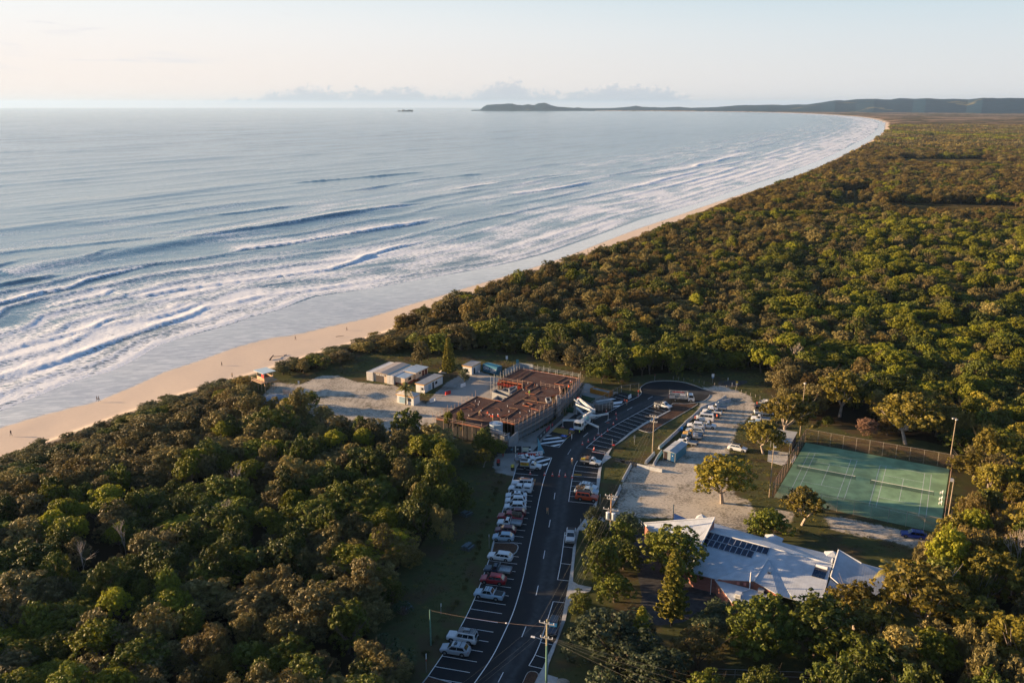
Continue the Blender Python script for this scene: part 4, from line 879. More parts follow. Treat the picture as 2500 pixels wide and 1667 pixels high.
def ribbon(pts, w, m=WHITE, z=.037, name='edge_line', parent=None, top=None):
    pts = [Vector((p[0], p[1])) for p in pts]; L = []; R_ = []
    for i, p in enumerate(pts):
        d = (pts[min(i + 1, len(pts) - 1)] - pts[max(i - 1, 0)]).normalized(); n_ = Vector((-d.y, d.x)) * w / 2; L.append(p + n_); R_.append(p - n_)
    mb = MB()
    for i in range(len(pts) - 1):
        q = [R_[i], R_[i + 1], L[i + 1], L[i]]
        if top is None: mb.add([(v.x, v.y, z) for v in q], [(0, 1, 2, 3)])
        else: mb.add([(v.x, v.y, z) for v in q] + [(v.x, v.y, top) for v in q], [(4,5,6,7),(0,1,5,4),(2,3,7,6)] + ([(3,0,4,7)] if i == 0 else []) + ([(1,2,6,5)] if i == len(pts) - 2 else []))
    return mb.build(name, m, parent or road)
def curve(pts, k=5): return [Vector(tuple(p)) for p in smooth_line(np.array([list(p[:2]) for p in pts]), k)]
LB = curve(VL('E', [(812,370),(745,590),(620,980),(503,1380),(465,1530)]) + VL('F', [(295,352),(165,700),(0,1030)]) + VL('G', [(590,1190),(300,1600)]))
ribbon(LB, .13); 
LF = curve(VL('s', [(1530,1010),(1320,1560)]) + VL('E', [(1150,760),(1060,1200),(985,1567)]) + VL('F', [(700,280),(640,560),(560,830),(470,1040),(340,1300),(160,1567)]) + VL('G', [(1100,1500)])); ribbon(LF, .14)
def ray_hit(e, d, line):
    for i in range(len(line) - 1):
        a, b = line[i], line[i + 1]; r_ = (b - a); den = d[0] * r_[1] - d[1] * r_[0]
        if abs(den) < 1e-9: continue
        t = ((a[0] - e[0]) * r_[1] - (a[1] - e[1]) * r_[0]) / den; u_ = ((a[0] - e[0]) * d[1] - (a[1] - e[1]) * d[0]) / den
        if 0 <= u_ <= 1 and t > 0: return Vector((e[0] + d[0] * t, e[1] + d[1] * t))
    return None
dirE = (V('E', 795, 437) - V('E', 1125, 465)).normalized(); dirG = (V('G', 1230, 145) - V('G', 1675, 212)).normalized()
ends = [('E',1125,465),('E',1068,680),('E',1052,755),('E',1038,832),('E',1020,912),('E',1000,997),('E',980,1078),('E',960,1163),('E',940,1250),('E',918,1340),('E',895,1432),('F',610,288),('F',593,360),('F',577,437),('F',558,516),('F',530,600),('F',508,684),('G',1675,212),('G',1620,338),('G',1560,468),('G',1495,603),('G',1425,742),('G',1345,885),('G',1260,1030),('G',1160,1183),('G',1050,1335)]
for i, (c, x, y) in enumerate(ends):
    e = V(c, x, y); d = dirE.lerp(dirG, min(1, i / 17)); h_ = ray_hit(e, d, LB); stripe(h_ if h_ is not None else e + d * 5.5, e, .1)
for c, pts in [('E', [((1665,327),(1980,368)),((1640,400),(1970,437)),((1620,473),(1960,500)),((1605,545),(1952,572)),((1595,615),(1950,640)),((1585,690),(1960,712)),((1575,762),(1955,790)),((1560,835),(1920,870)),((820,370),(1060,395))]),
 ('C', [((525,1067),(815,1128)),((595,1015),(868,1078)),((655,965),(915,1028)),((715,915),(970,982)),((785,865),(1030,938)),((850,825),(1090,895)),((920,785),(1160,857)),((985,745),(1225,820)),((1050,708),(1290,777)),((1120,672),(1350,738)),((1185,638),(1415,700)),((1250,603),(1475,668)),((1310,568),(1540,632)),((1375,535),(1605,600)),((470,1120),(760,1180)),((930,365),(1110,420)),((870,398),(1010,440))]),
 ('F', [((1060,183),(1162,195)),((1035,352),(1140,365)),((1003,518),(1120,530)),((960,740),(1075,752)),((830,1155),(950,1178)),((780,1285),(890,1318)),((712,1390),(850,1422)),((1075,40),(1095,40))])]:
    for a, b in pts: stripe(V(c, *a), V(c, *b), .1)
ribbon(curve(VL('C', [(470,1120),(660,960),(850,825),(1050,708),(1250,600),(1432,500)])), .12); ribbon(curve(VL('E', [(1682,262),(1640,350),(1602,550),(1558,838)])), .12)
ribbon(curve(VL('F', [(1078,38),(1060,180),(1035,355),(1003,520)])), .12); ribbon(curve(VL('F', [(960,738),(890,960),(830,1150),(770,1290),(712,1390)])), .12)
ribbon(VL('C', [(1218,394),(1010,492),(760,632),(590,712)]), .13); ribbon(VL('s', [(2000,395),(1755,675),(1160,582)]), .12); ribbon(VL('s', [(2255,195),(2010,395)]), .12, YEL); ribbon(VL('s', [(1140,955),(1530,1010)]), .12)
for c, a, b in [('E',(1590,97),(1548,165)),('E',(1437,383),(1422,450)),('E',(1365,713),(1352,803)),('E',(1298,1095),(1278,1200)),('F',(875,222),(860,305)),('F',(808,578),(785,677)),('F',(683,992),(640,1100)),('F',(453,1457),(400,1560)),('C',(1413,393),(1343,430)),('C',(1123,547),(1052,587)),('C',(815,715),(735,758)),('C',(497,908),(432,963)),('C',(257,1143),(208,1213))]:
    stripe(V(c, *a), V(c, *b), .12, name='centre_dash')
def quad_mark(c, pts, m, name, z=.040): return MB().prism([V(c, *p) for p in pts], 0, z, True).build(name, m, road)
for q in [[(1360,300),(1430,285),(1545,300),(1345,330)],[(1270,400),(1745,343),(1870,380),(1255,450)],[(1165,537),(1950,428),(1895,488),(1180,582)],[(1480,628),(1820,560),(1775,612),(1600,652)],[(830,1035),(1130,955),(1290,980),(900,1085)],[(1010,1130),(1490,1012),(1480,1065),(1080,1180)],[(1210,1232),(1425,1165),(1385,1235),(1270,1268)]]: quad_mark('s', q, WHITE, 'hatch_bar')
for q in [[(1860,725),(2150,690),(2140,722),(1990,742)],[(1990,762),(2120,748),(2090,770),(2000,778)],[(1760,690),(2000,650),(2060,662),(1800,712)]]: quad_mark('B', q, WHITE, 'hatch_bar')
for i in range(8):
    t = i / 7; a = V('s', 1640 - 100 * t, 65 + 100 * t); b = V('s', 2240 - 185 * t, 160 + 130 * t); stripe(a, b, .2, YEL, .040, 'yellow_hatch_bar')
ribbon(VL('s', [(1620,35),(2250,150)]), .1, YEL); ribbon(VL('s', [(1430,280),(2010,380)]), .1, YEL)
def access_sign(cx, cy):
    o = V('s', cx, cy); u = Vector((math.cos(R(-28)), math.sin(R(-28)), 0)); v = Vector((-u.y, u.x, 0)); P_ = lambda a, b: o + u * a + v * b
    MB().prism([P_(-.75, -.6), P_(.75, -.6), P_(.75, .6), P_(-.75, .6)], 0, .040, True).build('blue_bay_panel', BLUEP, road)
    m = MB()   # wheelchair figure: head, back, seat, leg and wheel
    def blk(a, b, w):
        d = (P_(*b) - P_(*a)).normalized(); n_ = Vector((-d.y, d.x, 0)) * w / 2; A_, B_ = P_(*a), P_(*b); m.add([(p.x, p.y, .045) for p in (A_ - n_, B_ - n_, B_ + n_, A_ + n_)], [(0, 1, 2, 3)])
    m.add([(*(P_(-.05 + .09 * math.cos(k), .40 + .09 * math.sin(k)))[:2], .045) for k in np.arange(0, 6.28, .785)], [tuple(range(8))])
    blk((-.05, .3), (-.02, -.02), .1); blk((-.02, .0), (.22, -.02), .08); blk((.22, .0), (.3, -.32), .08); blk((-.04, .15), (.16, .13), .06)
    for k in range(9):
        a0, a1 = 2.2 + k * .42, 2.2 + (k + 1) * .42; blk((.02 + .24 * math.cos(a0), -.15 + .24 * math.sin(a0)), (.02 + .24 * math.cos(a1), -.15 + .24 * math.sin(a1)), .06)
    m.build('wheelchair_symbol', WHITE, road)
access_sign(1920, 312); access_sign(2180, 102)
# concrete path along the right kerb with its two fans
MB().prism(VL('C', [(1655,588),(1450,692),(1300,767),(1100,897),(960,1010),(830,1122),(755,1195),(700,1290),(690,1390)]) + VL('E', [(1985,362),(1960,500),(1952,640),(1975,690),(1960,810),(1925,870),(1850,1000),(1752,1130),(1662,1250),(1640,1440)]) + VL('F', [(1160,200),(1140,400),(1115,560),(1080,750),(1045,930),(985,1140)]) + VL('W', [(800,700),(680,960),(580,1195),(430,1450),(330,1620),(700,1620),(850,1466),(880,1372),(680,1310),(700,1120),(800,870),(860,690)])
 + VL('F', [(1085,930),(1112,800),(1170,690),(1330,642),(1350,600),(1210,572),(1160,540),(1168,400),(1197,130),(1222,12)]) + VL('T', [(262,745),(500,730),(640,640),(760,560),(720,500),(600,470),(518,405),(590,290),(625,170),(635,0)]) + VL('E', [(2008,520),(2012,420),(2040,300),(2075,275),(2165,210),(2120,178),(2160,100)]) + VL('C', [(905,1070),(985,1020),(1115,915),(1310,790),(1460,712),(1672,594)]), 0, .13).build('footpath', KERB)['kind'] = 'structure'
def kerbline(pts, w=.16, name='kerb'): 
    o = ribbon(curve(pts, 4), w, KERB, 0, name, None, .14); o.parent = None; o['kind'] = 'structure'; return o
kerbline(VL('C', [(1215,392),(1255,345),(1236,292),(1262,250),(1335,205),(1450,180),(1650,174),(1850,194),(2000,236),(2110,281)])); kerbline(VL('C', [(2225,372),(2190,422),(2100,468),(1900,500),(1700,498),(1655,588)])); kerbline(VL('C', [(2050,495),(2030,520),(1900,600),(1700,715),(1500,832),(1385,908),(1200,860)]), .12, 'garden_edging')
def island(pts, name='planted_island'):
    P_ = VL(*pts); o = MB().prism(P_, 0, .16).build(name, KERB); o['kind'] = 'structure'; c = sum(P_, Vector()) / len(P_)
    MB().prism([c + (p - c) * .90 for p in P_], .1, .19).build('mulch_bed', MULCH, o); return o
MULCH = mat('bark_mulch', (.075, .035, .018), .95, .5, 4., bump=.6, detail=6)
island(('F', [(345,145),(560,152),(600,170),(608,195),(590,240),(560,265),(540,262),(320,258)])); island(('W', [(160,1560),(260,1330),(300,1270),(360,1245),(450,1255),(505,1290),(510,1340),(480,1400),(380,1600)])); island(('G', [(300,1560),(555,1235),(900,1335),(860,1560)]))
MB().prism(VL('C', [(1200,860),(1300,775),(1655,590),(1700,500),(2040,500),(2025,515),(1380,905)]), 0, .05, True).build('mulch_bed', MULCH)['kind'] = 'structure'
MB().prism(VL('E', [(2165,210),(2260,225),(2352,245),(2352,290),(2240,270),(2160,245)]) + VL('C', [(1110,1310),(1190,1340),(1450,1395),(1440,1440),(1190,1390),(1090,1370)]), 0, .02, True).build('side_path', ASPH2)['kind'] = 'structure'
MB().prism(VL('D', [(1170,330),(1210,290),(1580,285),(1600,310),(1500,350),(1380,385),(1200,350)]), 0, .02, True).build('asphalt_pad', ASPH2)['kind'] = 'structure'
MB().prism(VL('J', [(-40,300),(60,270),(130,300),(330,480),(480,600),(660,660),(720,760),(700,860),(560,900),(400,1000),(200,1030),(0,1000),(60,800),(0,500)]), 0, .02, True).build('courtyard', ASPH2)['kind'] = 'structure'
# ================================================================ tennis court
COURT = mat('court_green', (.20, .335, .185), .85, .24, .3, detail=8); CL = mat('court_line', (.62, .66, .64), .7)
co = V('I', 165, 990); cu = Vector((math.cos(R(-29.4)), math.sin(R(-29.4)), 0)); cv_ = Vector((-cu.y, cu.x, 0))
def CQ(u, v, z=0.): p = co + cu * u + cv_ * v; return Vector((p.x, p.y, z))
court = MB().prism([CQ(0, 0), CQ(32.5, 0), CQ(32.5, 35.3), CQ(0, 35.3)], -.1, .03).build('tennis_court', COURT); court['kind'] = 'structure'
th = -.4999; 
for (cx, cy, th) in ((62.0, 170.594, -.491), (75.988, 162.656, -.491)):
    o = Vector((cx, cy, 0)); u = Vector((math.cos(th), math.sin(th), 0)); v = Vector((-u.y, u.x, 0)); Q_ = lambda a, b: o + u * a + v * b; W_, L_ = 10.97, 23.77
    for a, b in [((0,0),(W_,0)),((0,L_),(W_,L_)),((0,0),(0,L_)),((W_,0),(W_,L_)),((1.37,0),(1.37,L_)),((W_-1.37,0),(W_-1.37,L_)),((1.37,5.48),(W_-1.37,5.48)),((1.37,L_-5.48),(W_-1.37,L_-5.48)),((W_/2,5.48),(W_/2,L_-5.48))]: stripe(Q_(*a), Q_(*b), .085, CL, .036, 'court_line', court)
    t = thing('tennis_net', 'tennis net with a white band across the %s court' % ('left' if cx < 70 else 'right'), 'tennis net', Q_(W_ / 2, L_ / 2, ), th, 'nets of the tennis courts')
    for s_ in (-1, 1): MB().tube([(s_ * 6.4, 0, 0), (s_ * 6.4, 0, 1.1)], .05, 8).build('post', mat('dark_post', (.02, .04, .03), .5), t)
    MB().box((0, 0, .97), (12.7, .03, .09)).build('band', CL, t)
    nm = bpy.data.materials.get('net_cord') or bpy.data.materials.new('net_cord')
    if not nm.use_nodes:
        nm.use_nodes = True; nt = nm.node_tree; b_ = nt.nodes['Principled BSDF']; b_.inputs['Base Color'].default_value = (.012, .016, .014, 1); mx = nd(nt, 'ShaderNodeMixShader', {0: .2, 1: nd(nt, 'ShaderNodeBsdfTransparent').outputs[0], 2: b_.outputs[0]}); nt.links.new(mx.outputs[0], nt.nodes['Material Output'].inputs[0])
    MB().box((0, 0, .5), (12.7, .012, .84)).build('net', nm, t)
def mesh_fence_mat(name, col, f):
    m = bpy.data.materials.new(name); m.use_nodes = True; nt = m.node_tree; b_ = nt.nodes['Principled BSDF']; b_.inputs['Base Color'].default_value = (*col, 1); b_.inputs['Roughness'].default_value = .6
    mx = nd(nt, 'ShaderNodeMixShader', {0: f, 1: nd(nt, 'ShaderNodeBsdfTransparent').outputs[0], 2: b_.outputs[0]}); nt.links.new(mx.outputs[0], nt.nodes['Material Output'].inputs[0]); return m
CHAIN = mesh_fence_mat('chain_link', (.16, .10, .07), .16); CHAINL = mesh_fence_mat('chain_link_lit', (.30, .20, .14), .28); PIPE = mat('fence_pipe', (.40, .36, .31), .5, .1, metal=.2); PIPER = mat('fence_pipe_red', (.42, .27, .21), .55)  # lit copy of the chain link has sunlight put into its colour
def fence(a, b, h, sp, label, chain=CHAIN, pipe=PIPE, group=None, rails=(1.,), r=.035, name='chain_link_fence', z=0.):
    a = Vector(a); b = Vector(b); a.z = b.z = z; d = b - a; L = d.length; t = thing(name, label, 'fence', a, math.atan2(d.y, d.x), group); n = max(1, round(L / sp)); pm = MB().tube([(0, 0, 0), (0, 0, h)], r, 6).mesh('post', pipe)
    for i in range(n + 1): o = link(bpy.data.objects.new('post', pm), t); o.location = (L * i / n, 0, 0)
    for f in rails: MB().tube([(0, 0, h * f - .02), (L, 0, h * f - .02)], r * .7, 5).build('rail', pipe, t)
    if chain is not None: MB().box((L / 2, 0, h / 2), (L, .01, h - .05)).build('wire_mesh', chain, t)
    return t
FC = [CQ(-.3, -.3), CQ(32.9, -.3), CQ(32.9, 35.8), CQ(-.3, 35.8)]
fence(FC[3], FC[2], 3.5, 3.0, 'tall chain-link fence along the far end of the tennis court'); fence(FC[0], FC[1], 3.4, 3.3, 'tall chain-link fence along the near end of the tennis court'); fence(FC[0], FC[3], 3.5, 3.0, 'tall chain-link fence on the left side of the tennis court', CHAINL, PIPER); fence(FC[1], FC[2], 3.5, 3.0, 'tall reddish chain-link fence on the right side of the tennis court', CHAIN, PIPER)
POLEW = mat('pole_timber', (.30, .24, .17), .8, .25, 1.); POLEG = mat('pole_green', (.13, .26, .20), .7, .15, 1.); METAL = mat('galvanised', (.45, .46, .47), .45, .08, metal=.5); DARK = mat('dark_metal', (.03, .03, .035), .5)
def light_pole(p, h, label, ang, heads=2, r=.13, top=None):
    t = thing('light_pole', label, 'light pole', p, 0, 'floodlight poles around the tennis court'); MB().tube([(0, 0, 0), (0, 0, h)], [r, r * .7], 10).build('pole', POLEW, t); d = Vector((math.cos(ang), math.sin(ang), 0)); pd = Vector((-d.y, d.x, 0))
    MB().tube([tuple(-pd * .5 + Vector((0, 0, h - .25))), tuple(pd * .5 + Vector((0, 0, h - .25)))], .04, 6).build('bracket', METAL, t)
    for k in range(heads): q = pd * (.45 if k else -.45) + d * .35 + Vector((0, 0, h - .2)); o = MB().box(q, (.55, .35, .22), ang).build('floodlight', METAL, t); MB().box(q - Vector((0, 0, .12)), (.45, .28, .03), ang).build('lens', CL, o)
    return t
light_pole(V('I', 118, 990), 12.2, 'bare timber floodlight pole at the near left corner of the court', R(-28), 1); light_pole(V('I', 435, 350), 14.5, 'timber floodlight pole at the far left corner of the court', R(-60), 1)
light_pole(V('I', 1978, 672), 12.2, 'tall floodlight pole at the far right corner of the court', R(200)); light_pole(V('I', 1940, 1390), 12.2, 'tall floodlight pole at the near right corner of the court', R(150))
PLW = mat('white_plastic', (.75, .76, .77), .4, .03)
def chair(p, rz, label, group='white plastic chairs beside the tennis court'):
    t = thing('plastic_chair', label, 'chair', p, rz, group); MB().box((0, 0, .44), (.5, .5, .04)).build('seat', PLW, t); MB().box((-.24, 0, .7), (.04, .48, .5), 0, 0, -.15).build('backrest', PLW, t)
    for sx in (-1, 1):
        for sy in (-1, 1): MB().bar((sx * .22, sy * .22, .44), (sx * .25, sy * .25, 0), .045).build('leg', PLW, t)
        MB().box((0, sx * .26, .62), (.42, .04, .04)).build('armrest', PLW, t)
    return t
for i, (x, y) in enumerate([(383,583),(375,598),(368,612),(358,628),(350,642)]): p = V('I', x, y); p.z = .03; chair(p, R(-20), ['farthest', 'second farthest', 'middle', 'second nearest', 'nearest'][i] + ' of five white plastic chairs in a row inside the left court fence')
for i, (x, y) in enumerate([(1898,960),(1890,1020),(1886,1065)]): p = V('I', x, y); p.z = .03; chair(p, R(160), ['farthest', 'middle', 'nearest'][i] + ' white plastic chair inside the right court fence')
# ================================================================ buildings
GA = R(-28); GU = Vector((math.cos(GA), math.sin(GA), 0)); GV = Vector((-GU.y, GU.x, 0))
def ribs(name, col, axis=0, period=.28, rough=.45, metal=.3, amt=.25):
    """profiled metal sheet: real corrugation at relief scale through bump"""
    m = bpy.data.materials.new(name); m.use_nodes = True; nt = m.node_tree; b = nt.nodes['Principled BSDF']; tc = nd(nt, 'ShaderNodeTexCoord').outputs['Object']; s_ = nd(nt, 'ShaderNodeSeparateXYZ', {0: tc}).outputs
    w = mth(nt, 'SINE', mth(nt, 'MULTIPLY', s_[axis], 6.283 / period)); n = noise(nt, tc, .7, 5, .6); c = mixc(nt, sstep(nt, n, .3, .7), [v * .88 for v in col], [min(1, v * 1.1) for v in col])
    c = mixc(nt, mth(nt, 'MULTIPLY', sstep(nt, w, .75, 1.), amt), c, [v * .7 for v in col]); nt.links.new(c, b.inputs['Base Color']); b.inputs['Roughness'].default_value = rough; b.inputs['Metallic'].default_value = metal
    nt.links.new(nd(nt, 'ShaderNodeBump', {'Strength': amt, 'Distance': .02, 'Height': w}).outputs[0], b.inputs['Normal']); return m
GLASS = mat('window_glass', (.02, .03, .04), .08, .05, spec=.6); TRIMY = mat('yellow_trim', (.62, .30, .03), .5, .1); WALLW = mat('white_panel', (.60, .62, .63), .5, .06); REDB = mat('red_brown_base', (.13, .035, .025), .8, .2)
CREAM = mat('cream_wall', (.52, .42, .33), .7, .08); PINKW = mat('pink_render', (.30, .13, .105), .8, .12)
class Frame:
    def __init__(s, o, ang, t=None): s.o = Vector(o); s.u = Vector((math.cos(ang), math.sin(ang), 0)); s.v = Vector((-s.u.y, s.u.x, 0)); s.a = ang
# long surf club store: local x along the front, y to the back
so = V('Z', 205, 755); ssg = thing('surf_club_shed', 'long low surf club shed between two white shipping containers', 'shed', so, R(-27.6))
RTAN = ribs('roof_tan', (.44, .36, .29), 0, .25); RBLUE = ribs('roof_skyblue', (.42, .52, .60), 1, .25); RGREY = ribs('roof_grey', (.30, .31, .32), 0, .25)
def box_part(name, x0, x1, y0, y1, z0, z1, m, parent): return MB().box(((x0 + x1) / 2, (y0 + y1) / 2, (z0 + z1) / 2), (x1 - x0, y1 - y0, z1 - z0)).build(name, m, parent)
box_part('wall', 2.45, 7.55, .35, 11.7, 0, 2.75, CREAM, ssg); box_part('sign_board', 3.2, 6.9, .25, .34, 2.15, 2.62, DARK, ssg)
sb = bpy.data.objects['sign_board']
for k, (x, w, hgt) in enumerate([(3.45,.22,.22),(3.72,.16,.3),(3.98,.2,.2),(4.3,.3,.3),(4.75,.14,.14),(5.1,.26,.3),(5.4,.14,.3),(5.75,.24,.24),(6.05,.2,.3),(6.35,.22,.26),(6.62,.14,.2)]): MB().box((x, .24, 2.38), (w, .03, hgt)).build('sign_letter', PLW, sb)
box_part('roller_door', 3.35, 6.1, .27, .34, 0, 2.05, mat('door_dark', (.055, .045, .045), .6), ssg)
mb = MB(); mb.add([(2.3, .1, 2.86), (7.7, .1, 2.86), (7.7, 12.3, 2.86), (2.3, 12.3, 2.86), (5.0, .1, 3.15), (5.0, 12.3, 3.15)], [(0, 4, 5, 3), (4, 1, 2, 5), (0, 1, 4), (2, 3, 5), (0, 3, 2, 1)]); mb.build('roof', RTAN, ssg)
mb = MB().box((8.1, 6.2, 2.92), (.9, 11.6, .06), 0, 0, .12).build('roof_flashing', mat('blue_steel', (.12, .22, .28), .4), ssg)
CW = ribs('container_white', (.62, .60, .57), 0, .3, .6, 0.)
def container(x0, label, matl, parent=None, L=12.0, name='shipping_container', loc=None, ang=None, H_=2.75):
    t = thing(name, label, 'container', loc if loc is not None else (so + Vector((math.cos(R(-27.6)), math.sin(R(-27.6)), 0)) * x0), ang if ang is not None else R(-27.6), 'shipping containers')
    MB().box((1.22, L / 2, H_ / 2), (2.38, L - .06, H_ - .1)).build('body', matl, t); fm = mat('container_frame_' + matl.name, [v * .9 for v in (.58, .56, .53)] if 'white' in matl.name else (.01, .09, .16), .5)
    mb = MB()
    for x in (.05, 2.39):
        for y in (.04, L - .04): mb.box((x, y, H_ / 2), (.12, .12, H_))
        for z in (.07, H_ - .04): mb.box((x, L / 2, z), (.11, L - .16, .1))
    for y in (.04, L - .04):
        for z in (.07, H_ - .04): mb.box((1.22, y, z), (2.22, .11, .1))
    mb.build('frame', fm, t)
    for x in (.62, 1.82): d_ = MB().box((x, -.0, H_ / 2), (1.1, .05, H_ - .3)).build('door', matl, t); [MB().tube([(x + q, -.05, .2), (x + q, -.05, H_ - .2)], .02, 5).build('lock_rod', METAL, d_) for q in (-.25, .25)]
    return t
container(0, 'white shipping container at the left end of the long surf club shed', CW); container(7.6, 'white shipping container right of the dark roller door', CW)
ck = thing('clubhouse_annex', 'cream annex with pale blue roofs and a red-brown base behind the palm', 'building', so + GU * 10.05 + GV * .0, R(-27.6))
for (x0, x1, y0, y1, h) in ((.15, 3.7, .8, 5.4, 2.5), (.15, 4.3, 5.9, 12.6, 2.9)):
    box_part('wall', x0, x1, y0, y1, .75, h, CREAM, ck); box_part('base', x0 - .02, x1 + .02, y0 - .02, y1 + .02, 0, .75, REDB, ck)
    w = (x1 - x0 + .5); MB().box(((x0 + x1) / 2, (y0 + y1) / 2, h + .05), (w, y1 - y0 + .5, .08), 0, 0, .03).build('roof', RBLUE, ck)
for (x, y, w, z0, z1, nm, m_) in ((3.74, 3.4, 1.5, 1.2, 2.1, 'window', GLASS), (4.34, 8.2, .9, 1.9, 2.4, 'window', GLASS), (4.34, 9.9, 1.0, .75, 2.6, 'door', REDB), (4.34, 11.5, 1.1, .75, 2.6, 'door', REDB)): f = box_part(nm, x - .03, x + .03, y - w / 2, y + w / 2, z0, z1, m_, ck); box_part('frame', x - .02, x + .05, y - w / 2 - .06, y + w / 2 + .06, z1, z1 + .06, PLW, f)
MB().box((6.0, 9.4, .85), (3.2, 6, .06)).build('deck', mat('deck_board', (.16, .15, .14), .8), ck)
for s_ in (7.5,): MB().box((s_, 9.4, .95), (.08, 6, 1.0)).build('handrail', REDB, ck)
# site office (long white cabin with a yellow fascia), the small hut and the far cabin
def cabin(o, ang, W_, L_, H_, label, openings, roofm=None, hip=False, group='white cabins with yellow trim'):
    t = thing('site_cabin', label, 'cabin', o, ang, group); MB().box((W_ / 2, L_ / 2, H_ / 2), (W_, L_, H_)).build('wall', WALLW, t)
    MB().box((W_ / 2, L_ / 2, H_ + .03), (W_ + .5, L_ + .5, .22)).build('fascia', TRIMY, t)
    if hip: mb = MB(); a, b, z0, z1 = W_ + .44, L_ + .44, H_ + .145, H_ + 1.05; mb.add([(-.22, -.22, z0), (a - .22, -.22, z0), (a - .22, b - .22, z0), (-.22, b - .22, z0), (W_ * .32, L_ / 2, z1), (W_ * .68, L_ / 2, z1)], [(0, 1, 5, 4), (1, 2, 5), (2, 3, 4, 5), (3, 0, 4), (0, 3, 2, 1)]); mb.build('roof', mat('roof_cream', (.58, .56, .53), .5), t)
    else: MB().box((W_ / 2, L_ / 2, H_ + .16), (W_ + .4, L_ + .4, .05)).build('roof', roofm or RGREY, t)
    for (side, c, w, z0, z1, kind) in openings:
        nm, m_ = {'w': ('window', GLASS), 'd': ('door', DARK), 'p': ('door', WALLW), 'b': ('shutter', mat('shutter_blue', (.25, .38, .48), .5))}[kind]
        if side == 'f': f = box_part(nm, c - w / 2, c + w / 2, -.04, .02, z0, z1, m_, t)
        elif side == 'r': f = box_part(nm, W_ - .02, W_ + .04, c - w / 2, c + w / 2, z0, z1, m_, t)
        if side == 'f': MB().box((c, -.05, z1 + .03), (w + .1, .04, .05)).build('frame', PLW, f)
        else: MB().box((W_ + .05, c, z1 + .03), (.04, w + .1, .05)).build('frame', PLW, f)
    return t
oc = V('A', 945, 560, 2.6); oc.z = 0; cabin(oc + GU * .2 + GV * .2, GA, 2.9, 10.2, 2.6, 'long white site office with grey roof and yellow fascia', [('r', 3., 1.5, .2, 2.0, 'b'), ('r', 4.9, .9, 0, 2.1, 'd'), ('r', 6.6, 1.1, 1.0, 1.9, 'w'), ('f', 1.2, 1.0, 0, 2.0, 'p'), ('f', 2.3, .7, .9, 1.7, 'w')])
hc = V('Z', 1130, 1200, 2.6); hc.z = 0; cabin(hc + GU * .2 + GV * .2, GA, 5.7, 3.1, 2.5, 'small white hut with a peaked cream roof behind the palm', [('f', 2.0, 2.4, .2, 2.0, 'b'), ('f', 4.3, 1.1, 1.1, 2.0, 'w')], hip=True)
fc = V('z', 700, 420, 2.6); fc.z = 0; cabin(fc - GU * .4 - GV * .3, GA, 3.3, 5.6, 2.6, 'far white cabin with a yellow fascia behind the Norfolk pine', [('r', 1.6, .9, 0, 2.0, 'd'), ('f', 1.3, 1.2, .9, 1.8, 'w')])
# blue container with its lettering
BLC = ribs('container_blue', (.012, .13, .24), 1, .3, .45, .1); cb = V('z', 1290, 610); cb.z = 0
ct_ = container(0, 'blue shipping container lettered CMA CGM beside the building site', BLC, L=6.1, loc=cb - Vector((0, 0, 0)) + Vector((math.cos(R(-41)), math.sin(R(-41)), 0)) * 6.1, ang=R(-41 + 90), H_=2.6)
def text_on(txt, size, parent, loc, rot, m, name='lettering', bold=.02, extrude=.01):
    c = bpy.data.curves.new(name, 'FONT'); c.body = txt; c.size = size; c.align_x = 'CENTER'; c.align_y = 'CENTER'; c.extrude = extrude; c.offset = bold
    o = link(bpy.data.objects.new(name, c), parent); o.location = loc; o.rotation_euler = rot; c.materials.append(m); return o
text_on('CMA CGM', 1.15, ct_, (-.03, 3.05, 1.35), (R(90), 0, R(-90)), PLW, 'lettering', .02, .02)
mb = MB(); pts_ = [(-.04, 4.6 - .9 * (math.sin(a)), 1.85 + .28 * math.cos(a)) for a in np.linspace(-1.1, 1.1, 9)]; mb.tube([(x, y - .3, z) for x, y, z in pts_], .05, 4); mb.build('swoosh', PLW, ct_)
MB().box((-.04, 2.2, .55), (.02, 1.6, .12)).build('small_print', PLW, ct_)
# blue toilet block
tb = V('C', 1565, 1290); ta = R(-34); tt_ = thing('toilet_block', 'small blue amenities shed with a corrugated roof beside the parked utes', 'shed', tb, ta)
BT = mat('teal_panel', (.05, .20, .28), .6, .12); BT2 = mat('deep_blue_door', (.01, .08, .22), .5); MB().box((1.5, 3.5, 1.2), (2.9, 6.9, 2.4)).build('wall', BT, tt_); box_part('doorway', .1, .9, -.04, .3, .1, 2.2, mat('doorway_dark', (.03, .02, .02), .9), tt_); d_ = box_part('door', 1.9, 2.7, -.05, .1, .1, 2.2, BT2, tt_); box_part('sign', 2.2, 2.4, -.08, -.05, 1.5, 1.7, PLW, d_); box_part('panel', 1.0, 1.8, -.03, .1, .1, 2.3, mat('grey_panel', (.22, .27, .29), .6), tt_)
mb = MB(); mb.add([(-.15, -.25, 2.42), (3.2, -.25, 2.42), (3.2, 7.2, 2.42), (-.15, 7.2, 2.42), (1.5, -.25, 2.78), (1.5, 7.2, 2.78)], [(0, 4, 5, 3), (4, 1, 2, 5), (0, 1, 4), (2, 3, 5), (0, 3, 2, 1)]); mb.build('roof', ribs('roof_toilet', (.40, .42, .44), 1, .5), tt_)
for x in (.05, 2.95): MB().box((x, 0, 1.2), (.1, .1, 2.4)).build('post', METAL, tt_)
